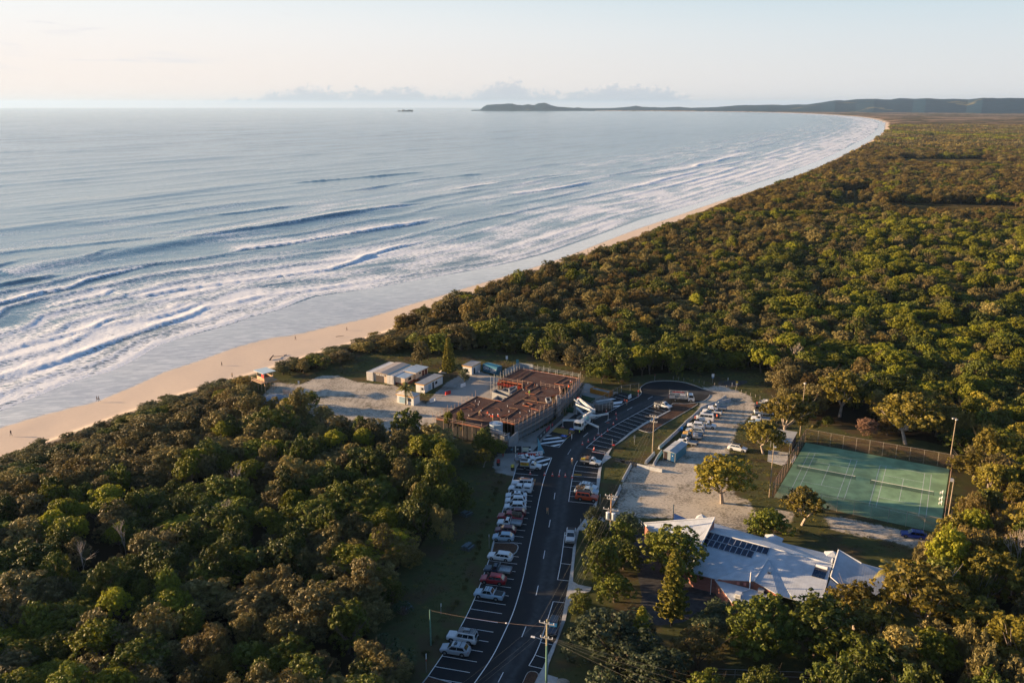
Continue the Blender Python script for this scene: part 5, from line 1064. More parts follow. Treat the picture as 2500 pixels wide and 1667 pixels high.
# carport by the court
cp = V('U', 900, 910, 3); cp.z = 0; ct2 = thing('carport', 'open shed with a curved pale steel roof left of the tennis court', 'shed', cp, R(62))
MB().box((4.1, 2.3, 2.95), (8.6, 5.0, .08), 0, -.03).build('roof', ribs('roof_carport', (.50, .52, .53), 1, .3), ct2)
for x in (.2, 4.1, 8.0):
    for y in (.1, 4.6): MB().box((x, y, 1.45), (.12, .12, 2.9)).build('post', METAL, ct2)
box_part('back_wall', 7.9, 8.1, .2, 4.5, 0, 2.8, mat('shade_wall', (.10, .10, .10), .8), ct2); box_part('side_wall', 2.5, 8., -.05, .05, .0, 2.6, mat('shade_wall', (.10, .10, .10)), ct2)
MB().prism(VL('U', [(690,970),(880,1000),(870,1100),(820,1120),(680,1080)]), 0, .05).build('concrete_apron', KERB)['kind'] = 'structure'
# lifeguard tower
lt = V('R', 500, 555); lg = thing('lifeguard_tower', 'timber lifeguard tower on stilts with a pale blue roof and red panel', 'lifeguard tower', V('R', 480, 305, 6.0) * 1.0, R(-43)); lg.location.z = 0
TIMB = mat('timber_tan', (.45, .30, .19), .7, .15, 3.); x0, y0, Wt, Dt = .4, .4, 4.4, 3.4
MB().box((-2.55, 1.95, 6.0), (5.4, 4.3, .12), 0, .0).build('roof', mat('roof_paleblue', (.50, .62, .66), .4), lg)
for ix, x in enumerate((-.5, -2.4, -4.4)):
    for y in (.5, 3.4): MB().box((x, y, 3.0 if ix != 1 else 1.6), (.16, .16, 6.0 if ix != 1 else 3.2)).build('leg', TIMB, lg)
MB().box((-2.4, 1.6, 3.25), (5.6, 5.4, .16)).build('platform', TIMB, lg)
for (x, y, sx, sy) in ((-2.45, .45, 4.0, .08), (-2.45, 3.45, 4.0, .08), (-.45, 1.95, .08, 2.9), (-4.45, 1.95, .08, 2.9)): MB().box((x, y, 3.9), (sx, sy, 1.1)).build('cabin_wall', TIMB, lg)
MB().box((-1.15, .38, 4.9), (1.2, .06, 1.2)).build('red_panel', mat('red_panel', (.50, .02, .03), .5), lg); MB().box((-3.2, .42, 4.95), (2.2, .03, .8)).build('window', GLASS, lg)
for y in (-1.0,): 
    for z in (3.75, 4.2): MB().tube([(-5.1, y, z), (.3, y, z)], .04, 5).build('rail', TIMB, lg)
    for x in (-5.1, -3.3, -1.5, .3): MB().box((x, y, 3.75), (.08, .08, 1.)).build('rail_post', TIMB, lg)
MB().bar((-4.8, -1.1, 3.2), (-6.6, -3.4, 0), .9, .1).build('ramp', TIMB, lg)
# grey tarpaulin heap
tp = V('R', 690, 740); hp = thing('tarpaulin_heap', 'large heap under a grey-blue tarpaulin beside the lifeguard tower', 'tarpaulin', tp, R(-20)); bm = bmesh.new(); bmesh.ops.create_icosphere(bm, subdivisions=5, radius=1)
for v in bm.verts:
    x, y, z = v.co; h_ = 1 + .25 * mnoise.noise(v.co * 1.6 + Vector((3, 1, 0))); fold = .05 * abs(mnoise.noise(Vector((x * 5, y * 5, 4.)))); v.co = Vector((x * 5.6, y * 3.0, max(z, -.05) * (3.0 - 1.1 * sm(np.array(x), -.2, .9)) * h_ - .1)) * (1 - fold)
me = bpy.data.meshes.new('tarp'); bm.to_mesh(me); bm.free()
for p_ in me.polygons: p_.use_smooth = True
mesh_obj('tarp', me, hp, mat('tarp_grey', (.24, .28, .33), .55, .3, .6, bump=.6, detail=7))
for a in np.linspace(0, 5.6, 7): MB().tube([(5.6 * math.cos(a) * .98, 3. * math.sin(a) * .98, .05), (3.4 * math.cos(a), 1.9 * math.sin(a), 2.1 - .5 * math.cos(a)), (.4 * math.cos(a), .3 * math.sin(a), 2.95)], .02, 4).build('rope', METAL, hp)
# ================================================================ the white-roofed building
WR = ribs('roof_white_sheet', (.47, .51, .56), 0, .4, .45, .1, .10)
wb = thing('white_roofed_building', 'large low building with folded pale metal roofs and pink walls', 'building', V('J', 1090, 560, 0), GA)
def roof_plane(pts, m=WR, name='roof_panel', parent=None, t=.14):
    P_ = local([V('J', x, y, z) for x, y, z in pts], wb); n_ = (P_[1] - P_[0]).cross(P_[2] - P_[0]).normalized(); n_ = n_ if n_.z > 0 else -n_; mb = MB(); k = len(P_)
    ar = sum(P_[i].x * P_[(i + 1) % k].y - P_[(i + 1) % k].x * P_[i].y for i in range(k)); P_ = P_ if ar > 0 else P_[::-1]
    tri = geometry.tessellate_polygon([P_]); top = P_; bot = [p - n_ * t for p in P_]; fs = []
    for tr in tri:
        a, b, c = (P_[i] for i in tr); fs.append(tr if (b - a).cross(c - a).z > 0 else tr[::-1])
    fs = fs + [tuple(i + k for i in f)[::-1] for f in fs] + [(i + k, (i + 1) % k + k, (i + 1) % k, i) for i in range(k)]; mb.add(top + bot, fs); return mb.build(name, m, parent or wb)
def onp(x, y):
    A0, B0, C0 = V('J', 607, 258, RZ), V('J', 1622, 527, RZ), V('J', 480, 602, EZ); nn = (B0 - A0).cross(C0 - A0); d0 = V('J', x, y, 0) - Vector((0, 0, CAM_H)); tt = (A0 - Vector((0, 0, CAM_H))).dot(nn) / d0.dot(nn); return CAM_H + d0.z * tt
def wall(pts, name='wall', m=PINKW): P_ = local([Vector((p.x, p.y, p.z)) for p in pts], wb); mb = MB(); mb.add(P_, [tuple(range(len(P_)))]); return mb.build(name, m, wb)
RZ, EZ = 5.6, 3.1
P1 = [(72,190,4.6),(340,172,5.8),(655,145,7.3),(495,470,4.5),(475,600,3.3),(300,455,3.1),(130,275,3.2)]
roof_plane([(72,190,4.4),(655,145,7.4),(498,462,4.6),(330,420,3.6),(130,275,3.3)]); roof_plane([(330,420,3.55),(497,465,4.55),(478,602,3.1),(400,560,3.0)])
roof_plane([(x, y, onp(x, y)) for x, y in ((607,258),(1622,527),(1560,700),(1520,880),(1300,812),(1090,485),(655,645),(480,602),(505,470))])
roof_plane([(607,256,RZ - .02),(652,190,4.6),(1060,310,3.6),(1622,450,3.6),(1622,524,RZ - .02)], name='far_roof_panel')
roof_plane([(1090,483,5.15),(655,648,EZ + .08),(978,664,4.1)], name='gable_panel'); roof_plane([(1090,483,5.15),(978,664,4.1),(1175,776,3.6),(1305,816,EZ + .05)], name='gable_panel')
roof_plane([(655,652,2.95),(980,735,2.8),(1170,800,2.7),(1010,870,2.3),(800,842,2.4)], name='porch_roof')
roof_plane([(1672,410,7.0),(1858,518,5.8),(2020,610,4.8),(2110,690,4.2),(1960,790,3.2),(1770,770,3.4),(1607,628,4.9)], name='wing_roof_panel'); roof_plane([(1606,632,4.6),(1770,775,3.4),(1720,850,3.0),(1560,905,2.9),(1521,882,3.05)], name='wing_roof_panel')
roof_plane([(1852,515,4.2),(2212,610,3.4),(2120,700,3.6),(2010,612,4.4)], name='wing_roof_panel')
roof_plane([(650,188,4.3),(722,222,3.5),(640,250,4.3)], name='dormer_panel')
def pyr(cx, cy, w, h, z0):
    c = V('J', cx, cy, z0); q = local([c + GU * a + GV * b + Vector((0, 0, zz)) for a, b, zz in ((-w, -w, 0), (w, -w, 0), (w, w, 0), (-w, w, 0), (0, 0, h))], wb); mb = MB(); mb.add(q, [(0, 1, 4), (1, 2, 4), (2, 3, 4), (3, 0, 4), (0, 3, 2, 1)]); mb.build('dormer', WR, wb)
pyr(1130, 330, 1.7, 1.25, 3.3); pyr(1620, 470, 1.6, 1.3, 3.6); pyr(545, 160, 1.2, 1.2, 3.6)
def ridgecap(a, b, r=.12): A_, B_ = local([V('J', *a), V('J', *b)], wb); MB().tube([A_, B_], r, 6).build('ridge_cap', mat('cap_white', (.60, .62, .64), .4), wb)
for a, b in [((655,144,7.45),(497,470,4.6)),((72,189,4.5),(655,144,7.45)),((607,257,RZ + .05),(1622,526,RZ + .05)),((1090,483,5.2),(978,664,4.15)),((1622,480,5.8),(1521,880,3.2)),((1606,630,4.9),(1770,772,3.45)),((1672,409,7.05),(1606,628,4.95)),((1672,409,7.05),(1858,517,5.85))]: ridgecap(a, b)
# walls below the eaves
wall([V('J', 655, 146, 7.25), V('J', 655, 146, 7.25) - Vector((0, 0, 3.2)), V('J', 612, 257, RZ) - Vector((0, 0, 1.6)), V('J', 606, 262, RZ)], 'gable_wall')
wall([V('J', 1672, 412, 6.9), V('J', 1672, 412, 6.9) - Vector((0, 0, 3)), V('J', 1607, 630, 4.8) - Vector((0, 0, 1)), V('J', 1607, 630, 4.8)], 'gable_wall', mat('cap_white', (.6, .62, .64)))
def down(pts, z=0): return [Vector((p.x, p.y, z)) for p in pts[::-1]]
for q in ([(76,200,4.3),(132,285,3.1)], [(132,285,3.1),(330,430,3.4)], [(330,430,3.4),(482,612,2.95)], [(482,612,2.95),(655,655,2.95)], [(655,660,2.8),(800,850,2.3)], [(800,850,2.3),(1010,875,2.2)]):
    top = [V('J', *p) + GV * .6 for p in q]; wall(top + down(top))
pw = [V('J', 680, 655, 3.3) + GV * .3, V('J', 978, 672, 3.95) + GV * .3, V('J', 1170, 790, 3.3) + GV * .3]; wall([pw[0], pw[1], Vector((pw[1].x, pw[1].y, 2.4)), Vector((pw[0].x, pw[0].y, 2.4))], 'gable_wall'); wall([pw[1], pw[2], Vector((pw[2].x, pw[2].y, 2.3)), Vector((pw[1].x, pw[1].y, 2.3))], 'gable_wall', mat('red_ochre', (.26, .10, .07), .8))
for x, y, w in ((845,688,.5),(900,695,.5)): p = local([V('J', x, y, 3.2) + GV * .22], wb)[0]; MB().box(p, (w, .06, .5)).build('shutter', mat('pink_shutter', (.50, .20, .17), .6), wb)
p = local([V('J', 988, 688, 3.4) + GV * .1], wb)[0]; MB().tube([p, p + Vector((0, .08, 0))], [.5, .5], 16).build('round_window', mat('teal_glass', (.08, .30, .34), .3), wb)
for x, y in ((695,735),(728,765)): p = local([V('J', x, y, 1.4)], wb)[0]; f = MB().box(p, (.7, .08, 1.3), R(-30)).build('window', GLASS, wb); MB().box(p + Vector((0, 0, .7)), (.85, .12, .06), R(-30)).build('frame', PLW, f)
for x, y, z in ((628,650,3.),): p = local([V('J', x, y, z)], wb)[0]; MB().tube([(p.x, p.y, 0), (p.x, p.y, z)], .06, 6).build('porch_post', PLW, wb)
PANEL = mat('solar_cell', (.004, .012, .04), .12, .1, spec=.7); FRM = mat('panel_frame', (.5, .52, .55), .4, metal=.6)
ra, rb = V('J', 607, 258, RZ), V('J', 1622, 527, RZ); rc_ = V('J', 480, 602, EZ); rn = (rb - ra).cross(rc_ - ra).normalized(); rn = rn if rn.z > 0 else -rn; ru = (rb - ra).normalized(); rv = rn.cross(ru).normalized(); rv = rv if rv.z < 0 else -rv
s0 = V('J', 614, 270, RZ - .15); 
def on_roof(u_, v_, n_=.1): return ra + ru * u_ + rv * v_ + rn * n_
def uv_of(x, y):
    # where the sight line through this mark meets the main roof plane
    d0 = V('J', x, y, 0) - Vector((0, 0, CAM_H)); t = (ra - Vector((0, 0, CAM_H))).dot(rn) / d0.dot(rn); p = Vector((0, 0, CAM_H)) + d0 * t - ra; return p.dot(ru), p.dot(rv)
ua, va = uv_of(612, 268); ub, _v = uv_of(1108, 403); _u, vb = uv_of(567, 375); pu = (ub - ua) / 11; pv = (vb - va) / 2
array = thing('solar_array', 'array of twenty dark blue solar panels on the white roof', 'solar panels', on_roof(ua, va, .0))
cell = MB(); cell.add([tuple(ru * a + rv * b + rn * c) for a in (0, pu * .94) for b in (0, pv * .95) for c in (.05, .1)], [(0,1,3,2),(4,6,7,5),(0,4,5,1),(2,3,7,6),(0,2,6,4),(1,5,7,3)]); cm_ = cell.mesh('solar_panel', PANEL)
fr_ = MB()
for e0, e1 in (((0, 0), (pu * .94, 0)), ((pu * .94, 0), (pu * .94, pv * .95)), ((pu * .94, pv * .95), (0, pv * .95)), ((0, pv * .95), (0, 0))): fr_.bar(ru * e0[0] + rv * e0[1] + rn * .09, ru * e1[0] + rv * e1[1] + rn * .09, .05, .05)
fm_ = fr_.mesh('panel_frame', FRM)
for r_ in range(2):
    for k in range(11 if r_ == 0 else 9):
        o = link(bpy.data.objects.new('solar_panel', cm_), array); o.location = ru * (k * pu - r_ * .12) + rv * (r_ * pv); f = link(bpy.data.objects.new('frame', fm_), o)
ha, hv = uv_of(1478, 548); hb_, _ = uv_of(1583, 575); _, hv2 = uv_of(1452, 625); hw = thing('solar_water_heater', 'solar water heater with a white tank on the right of the roof', 'water heater', on_roof(ha, hv, 0)); wd = hb_ - ha; ln = hv2 - hv
for k in range(2): mb = MB(); mb.add([tuple(ru * a + rv * b + rn * c) for a in (k * wd / 2 + .03, (k + 1) * wd / 2 - .03) for b in (.25, ln) for c in (.05, .13)], [(0,1,3,2),(4,6,7,5),(0,4,5,1),(2,3,7,6),(0,2,6,4),(1,5,7,3)]); mb.build('collector', PANEL, hw)
MB().tube([tuple(rn * .35), tuple(ru * wd + rn * .35)], .27, 12).build('tank', PLW, hw); [MB().tube([tuple(ru * (a + .0) + rn * .35), tuple(ru * (a + .06) + rn * .35)], .29, 12).build('end_cap', DARK, hw) for a in (0, wd - .06)]
cw = V('J', 1035, 745, 2.75); cl = thing('flue_pipe', 'tall white flue pipe with a bend rising from the porch roof', 'pipe', V('J', 940, 738, 2.8)); MB().tube([(0, 0, 0), (0, 0, 3.4)], .09, 8).build('pipe', PLW, cl); MB().tube([(0, 0, .1), tuple(V('J', 830, 765, 2.9) - cl.location)], .09, 8).build('elbow', PLW, cl)
for (x, y, z, s_, lab, nm, m_) in ((1035,750,3.0,.9,'grey evaporative cooler on the porch roof','rooftop_cooler',METAL), (848,780,2.9,.95,'pale roof vent box at the foot of the flue','roof_vent',WALLW), (1103,592,4.6,.6,'small grey vent on the gable slope','roof_vent',METAL), (954,500,4.2,.2,'tiny white vent pipe below the solar panels','roof_vent',PLW)):
    p = V('J', x, y, z); t = thing(nm, lab, 'roof vent', p, GA); MB().box((0, 0, 0), (s_, s_, s_ * .8)).build('housing', m_, t); MB().box((0, 0, s_ * .43), (s_ * 1.12, s_ * 1.12, .06)).build('cap', m_, t)
    if s_ > .5: [MB().box((0, -s_ / 2 - .01, s_ * q), (s_ * .8, .02, .05)).build('louvre', DARK, t) for q in (-.2, -.05, .1)]
ss_ = thing('shade_sail', 'deep blue triangular shade sail behind the left wing of the roof', 'shade sail', V('H', 830, 985)); MB().tube([(0, 0, 0), (0, 0, 3.6)], .09, 8).build('post', mat('post_navy', (.01, .05, .09), .5), ss_)
q = [V('H', 845, 885, 3.4) - ss_.location, V('H', 1040, 968, 2.9) - ss_.location, V('H', 840, 985, 1.6) - ss_.location]; mb = MB(); mb.add(q, [(0, 1, 2)]); mb.build('sail', mat('sail_blue', (.008, .045, .22), .6), ss_)
# concrete barriers round the lot
CONB = mat('concrete_barrier', (.44, .46, .47), .8, .12, 1.5, bump=.15)
def barrier(a, b, label, w=.62, h=.82):
    a, b = Vector(a), Vector(b); a.z = b.z = 0; d = b - a; L = d.length; t = thing('concrete_barrier', label, 'concrete barrier', (a + b) / 2, math.atan2(d.y, d.x), 'precast concrete barriers around the lot'); mb = MB()
    prof = [(-w / 2, 0), (-w / 2, .1), (-w * .28, .3), (-w * .17, h), (w * .17, h), (w * .28, .3), (w / 2, .1), (w / 2, 0)]; mb.loft([[(x, y, z) for y, z in prof] for x in (-L / 2 + .03, L / 2 - .03)]); mb.build('block', CONB, t)
    for x in (-L / 4, L / 4): MB().tube([(x, 0, h - .02), (x, 0, h + .06)], .05, 6).build('lifting_eye', METAL, t)
    return t
def bar_run(c, pts, n, where):
    P_ = VL(c, pts); L = [0]
    for i in range(len(P_) - 1): L.append(L[-1] + (P_[i + 1] - P_[i]).length)
    def at(s_):
        for i in range(len(P_) - 1):
            if s_ <= L[i + 1] + 1e-6: return P_[i].lerp(P_[i + 1], (s_ - L[i]) / (L[i + 1] - L[i]))
    for k in range(n): barrier(at(L[-1] * k / n), at(L[-1] * (k + 1) / n), ('nearest ', 'second ', 'third ', 'fourth ', 'fifth ', 'sixth ')[k] + 'white concrete barrier ' + where if n > 1 else 'white concrete barrier ' + where)
bar_run('C', [(1500,1140),(1620,1030),(1760,900),(1870,790)], 6, 'of the row above the amenities shed'); bar_run('C', [(1870,785),(2000,680),(2110,565),(2290,500)], 6, 'of the row facing the parked utes')
bar_run('D', [(1160,610),(1290,525)], 2, 'of the pair at the track end'); bar_run('D', [(1180,620),(1355,570)], 2, 'of the slanting pair beside the track end')
bar_run('C', [(1310,1350),(1435,1215)], 2, 'of the short run beside the power pole'); bar_run('C', [(1425,1375),(1500,1240),(1540,1190)], 2, 'of the run left of the amenities shed'); bar_run('C', [(1190,1390),(1550,1465)], 2, 'across the path mouth'); bar_run('C', [(985,1600),(1105,1378)], 3, 'of the run on the left edge of the lot'); bar_run('E', [(2160,900),(2250,740),(2290,640)], 3, 'of the lower run on the left edge of the lot'); bar_run('T', [(860,380),(1350,480)], 2, 'of the run above the transformer pole')
# ================================================================ construction site
DZ = 4.3
OUT = VL('Q', [(1270,285),(2120,430),(1880,570),(1850,650),(1650,700),(1740,790),(1200,1080),(990,1035),(900,1045),(735,1130),(90,1000),(665,685),(920,740),(1010,755),(1305,570),(1300,510),(970,455)], DZ)
site = thing('building_site_deck', 'raised formwork deck covered in rusty steel reinforcement on the building site', 'construction deck', (OUT[0].x, OUT[0].y, 0), 0)
def SL(pts): return [Vector(p) - Vector((site.location.x, site.location.y, 0)) for p in pts]
def rust_deck():
    m = bpy.data.materials.new('rusty_mesh_deck'); m.use_nodes = True; nt = m.node_tree; b = nt.nodes['Principled BSDF']; pos = nd(nt, 'ShaderNodeNewGeometry').outputs['Position']
    mp = nd(nt, 'ShaderNodeMapping', {'Vector': pos, 'Rotation': (0, 0, R(28))}).outputs[0]; s_ = nd(nt, 'ShaderNodeSeparateXYZ', {0: mp}).outputs
    g1 = mth(nt, 'POWER', mth(nt, 'ABSOLUTE', mth(nt, 'SINE', mth(nt, 'MULTIPLY', s_[0], 7.8))), 6.); g2 = mth(nt, 'POWER', mth(nt, 'ABSOLUTE', mth(nt, 'SINE', mth(nt, 'MULTIPLY', s_[1], 7.8))), 6.)
    n1 = noise(nt, pos, .3, 5, .65); n2 = noise(nt, pos, 2.5, 5, .7); c = mixc(nt, n2, (.006, .003, .002), (.024, .008, .005)); c = mixc(nt, sstep(nt, n1, .52, .66), c, mixc(nt, n2, (.022, .018, .017), (.05, .042, .04)))
    c = mixc(nt, mth(nt, 'MULTIPLY', mth(nt, 'MAXIMUM', g1, g2), .5), c, (.17, .042, .020)); nt.links.new(c, b.inputs['Base Color']); b.inputs['Roughness'].default_value = .9; nt.links.new(nd(nt, 'ShaderNodeBump', {'Strength': .6, 'Distance': .05, 'Height': mth(nt, 'ADD', g1, g2)}).outputs[0], b.inputs['Normal']); return m
MB().prism(SL(OUT), DZ - .3, DZ).build('steel_mesh_slab', rust_deck(), site)
OR = mat('orange_formwork', (.36, .11, .045), .7, .25, 1.5); TAN = mat('formwork_timber', (.26, .15, .09), .75, .25, 1.5); GREYB = mat('grey_blockwork', (.24, .25, .26), .85, .14, 2.5, bump=.3); SCAF = mat('scaffold_tube', (.38, .27, .21), .5, .15, metal=.2); SCG = mat('scaffold_grey', (.36, .38, .39), .5, .1, metal=.3); CONC = mat('raw_concrete', (.23, .24, .25), .8, .12, 1.5)
k_ = len(OUT)
for i in range(k_):     # upstand boards round the deck
    a, b = SL([OUT[i], OUT[(i + 1) % k_]]); a.z = b.z = DZ + .02; MB().bar(a, b, .08, .28).build('edge_board', TAN if i % 3 else OR, site)
for c, a, b in [('Q',(1255,450),(1440,335)),('Q',(1255,455),(1455,487)),('Q',(1455,487),(1350,560)),('Q',(525,985),(900,1055)),('Q',(525,985),(925,745)),('Q',(1760,500),(1910,410)),('Q',(1760,500),(1900,525)),('Q',(1880,495),(1960,450)),('Q',(1310,720),(1660,780)),('Q',(1310,805),(1360,770)),('Q',(1360,770),(1455,795)),('Q',(1455,795),(1400,825)),('Q',(1400,825),(1310,805)),('Q',(1430,850),(1540,875)),('Q',(1540,875),(1640,800)),('Q',(1540,875),(1200,1080)),('Q',(1020,1015),(1245,860)),('Q',(1120,838),(1245,858)),('Q',(1350,630),(1400,600)),('Q',(1480,655),(1560,600)),('Q',(1350,635),(1480,655)),('Q',(430,860),(560,825)),('Q',(980,980),(1150,925)),('Q',(1180,790),(1370,680)),('Q',(1400,600),(1540,530))]:
    A_, B_ = SL([V(c, *a, DZ + .12), V(c, *b, DZ + .12)]); MB().bar(A_, B_, .14, .14).build('formwork_beam', OR if (a[0] + b[1]) % 2 else TAN, site)
rr__ = random.Random(4)
for i in range(46):
    p = V('Q', rr__.uniform(250, 1650), rr__.uniform(480, 1000), DZ)
    if not in_poly(np.array([[p.x, p.y]]), OUT)[0]: continue
    q = SL([p])[0]; MB().tube([q, q + Vector((0, 0, .45))], .07, 6).build('conduit_stub', PLW if i % 3 else OR, site)
for i in range(14):
    p = V('Q', rr__.uniform(400, 1500), rr__.uniform(560, 980), DZ + .1)
    if not in_poly(np.array([[p.x, p.y]]), OUT)[0]: continue
    q = SL([p])[0]; a = rr__.uniform(0, 3); MB().tube([q + Vector((math.cos(a + .3 * k) * k * .9, math.sin(a + .3 * k) * k * .9, 0)) for k in range(6)], .05, 4).build('rebar_bundle', mat('rebar', (.16, .07, .045), .8), site)
# walls under the deck
def site_wall(c, pts, z0, z1, m, t=.25, name='block_wall'):
    P_ = SL(VL(c, pts, z1)); 
    for a, b in zip(P_[:-1], P_[1:]):
        a, b = Vector((a.x, a.y, 0)), Vector((b.x, b.y, 0)); d = (b - a).normalized(); L = (b - a).length; MB().box((*((a + b) / 2)[:2], (z0 + z1) / 2), (L, t, z1 - z0), math.atan2(d.y, d.x)).build(name, m, site)
site_wall('Q', [(1200,1085),(1400,978),(1600,865),(1740,795),(1870,705),(1960,620),(2120,440)], 0, DZ - .32, GREYB); site_wall('Q', [(90,1005),(735,1135),(870,1085)], 0, DZ - .32, mat('hoarding_shade_tint', (.014, .015, .018), .8)); site_wall('Q', [(1270,285),(970,455)], 0, DZ - .32, GREYB); site_wall('Q', [(665,685),(90,1000)], 0, DZ - .32, GREYB); site_wall('Q', [(1010,757),(1305,572)], 0, DZ - .35, GREYB); site_wall('Q', [(1270,285),(2120,430)], 0, DZ - .32, GREYB)  # hoarding colour is darkened to carry the shade of the near trees
# podium and retaining wall below the right side
site_wall('Q', [(1130,1250),(1110,1290),(1245,1170)], 0, 3.2, CONC, .3, 'ramp_wall'); site_wall('Q', [(870,1160),(1130,1250)], 0, 3.0, mat('grey_slats', (.22, .24, .26), .8), .2, 'screen_wall'); site_wall('Q', [(1245,1175),(1480,1050),(1745,890)], 0, 2.2, GREYB, .25); site_wall('Q', [(1050,1240),(1130,1190)], 0, 2.6, CONC, .2, 'ramp_wall')
for (c, x, y) in (('Q',1400,1000),('Q',1560,910),('Q',1680,840),('Q',1290,1060)): p = SL([V(c, x, y, 2.0)])[0]; MB().box((p.x + .15, p.y - .25, 1.1), (1.2, .12, 2.2), R(30)).build('opening', DARK, site)  # solid dark panels stand in for the shade inside the wall openings
# round stair tower
q = SL([V('Q', 935, 1120, 3.5)])[0]; MB().tube([(q.x, q.y, 0), (q.x, q.y, 4.6)], [1.75, 1.75], 20).build('round_stair_wall', mat('tank_blue_grey', (.34, .42, .47), .6), site); MB().tube([(q.x - .1, q.y, 4.6), (q.x - .1, q.y, 4.9)], [.8, .6], 12).build('white_cap', PLW, site)
# stair cores in the left notch
def core(c, pts, z, name='stair_core'):
    P_ = VL(c, pts, z); 
    for a, b in zip(P_, P_[1:] + P_[:1]): A_, B_ = SL([a, b]); A_.z = B_.z = z / 2; MB().bar(A_, B_, .28, z).build(name, CONC, site)
core('Q', [(880,615),(935,580),(1160,640),(1110,690)], 4.2); core('Q', [(1005,600),(1060,560),(1215,590),(1180,625)], 3.6); core('Q', [(890,720),(960,670),(1060,700),(1010,745)], 3.9)
core('Q', [(1120,560),(1220,530),(1225,560),(1130,620)], 4.6); core('Q', [(1640,700),(1700,690),(1720,740),(1660,760)], 4.8, 'white_formwork'); core('Q', [(1790,670),(1850,655),(1855,690),(1800,720)], 5.4, 'white_formwork')
# propping in the notch
for i in range(9):
    t = i / 8; p = SL([V('Q', 970 + 330 * t, 458 + 58 * t, DZ)])[0]; MB().box((p.x, p.y - .25, 2.4), (.14, .14, 3.6)).build('prop', OR, site); MB().box((p.x, p.y - .3, 3.4), (.7, .12, .9), R(-14)).build('form_panel', mat('red_form', (.40, .055, .03), .7, .2), site)
# scaffold: standards and rails round the perimeter
def scaffold(c, pts, label, h=5.6, m=SCAF, sp=2.1, zref=DZ, rails=(4.75, 5.1, 5.5), off=Vector((0, 0, 0)), brace=True):
    P_ = VL(c, pts, zref); t = thing('scaffold', label, 'scaffold', (P_[0].x, P_[0].y, 0), 0, 'scaffolding round the construction deck'); o = t.location; pm = MB().tube([(0, 0, 0), (0, 0, h)], .045, 5).mesh('standard', m)
    for a, b in zip(P_[:-1], P_[1:]):
        a, b = Vector((a.x, a.y, 0)) + off, Vector((b.x, b.y, 0)) + off; L = (b - a).length; n = max(1, round(L / sp)); d = (b - a).normalized(); nn = Vector((-d.y, d.x, 0)) * 1.1
        for i in range(n + 1):
            for s_ in ((0, 1) if brace else (0,)): s = link(bpy.data.objects.new('standard', pm), t); s.location = a.lerp(b, i / n) - o + nn * s_ * -1; s.scale.z = 1 + .12 * rr__.uniform(-1, 1)
        for z in rails: MB().tube([a - o + Vector((0, 0, z)), b - o + Vector((0, 0, z))], .04, 4).build('rail', m, t)
        if brace:
            for z in (3.4, 1.6):
                MB().box((*((a + b) / 2 - o - nn * .5)[:2], z), (L, .9, .06), math.atan2(d.y, d.x)).build('plank', mat('plank_grey', (.17, .16, .15), .85, .25, 1.5), t); MB().tube([a - o - nn + Vector((0, 0, z + 1)), b - o - nn + Vector((0, 0, z + 1))], .035, 4).build('rail', m, t)
            for i in range(0, n, 2): MB().tube([a.lerp(b, i / n) - o - nn + Vector((0, 0, .2)), a.lerp(b, (i + 1) / n) - o - nn + Vector((0, 0, 3.3))], .03, 4).build('brace', m, t)
    return t
scaffold('Q', [(1205,1085),(1500,930),(1740,795)], 'scaffold along the right side of the deck facing the road'); scaffold('Q', [(1760,790),(1870,700),(1990,600),(2130,445)], 'scaffold round the far right part of the deck', 6.0)
scaffold('Q', [(1270,275),(1700,345),(2130,420)], 'scaffold with rails along the far edge of the deck', 5.7, SCG, 2.3); scaffold('Q', [(60,1005),(735,1140)], 'scaffold rails along the near left edge of the deck', 5.5, SCAF, 2.6, DZ, (4.6, 5.0, 5.4), Vector((0, -.4, 0)), False)
scaffold('Q', [(50,990),(660,680)], 'thin edge posts along the gravel side of the deck', 5.4, SCAF, 1.7, DZ, (4.75,), Vector((-.3, .3, 0)), False); scaffold('Q', [(860,470),(960,440),(1260,275)], 'scaffold tower and rails at the left of the deck by the blue container', 5.8, SCG, 1.7)
scaffold('Q', [(975,450),(1310,512),(1310,575)], 'orange guard rails round the open stair notch', 5.3, SCAF, 1.5, DZ, (4.8, 5.2), Vector((0, 0, 0)), False); scaffold('Q', [(1000,1040),(1200,1085)], 'short guard rail beside the round stair tower', 5.3, SCAF, 1.2, DZ, (4.8, 5.2), Vector((0, -.1, 0)), False); scaffold('Q', [(870,1175),(1110,1265),(1120,1330)], 'grey scaffold at the near corner of the site', 4.0, SCG, 1.8, 3.0, (3.4, 3.9))
scaffold('Q', [(1570,540),(1830,580),(1850,650)], 'orange rails beside the far stair opening', 5.4, SCAF, 1.3, DZ, (4.8, 5.3), Vector((0, 0, 0)), False)
def hoard(c, a, b, label, m, h=1.9, signs=()):
    A_, B_ = V(c, *a), V(c, *b); d = B_ - A_; L = d.length; t = thing('site_hoarding', label, 'fence', A_, math.atan2(d.y, d.x), 'temporary fences round the building site'); n = max(1, round(L / 2.4))
    for i in range(n): MB().box((L * (i + .5) / n, 0, h / 2 + .1), (L / n - .06, .05, h - .1)).build('panel', m, t)
    for i in range(n + 1): MB().tube([(L * i / n, .05, 0), (L * i / n, .05, h + .15)], .035, 5).build('post', SCG, t)
    for (u_, w, col) in signs: MB().box((L * u_, -.05, h * .62), (w, .03, w * .75)).build('sign', col, t)
    return t
HD = mat('shade_cloth', (.035, .045, .055), .8, .2); RS = mat('sign_red', (.45, .04, .07), .6); HG = mat('hoarding_grey', (.30, .34, .37), .7)
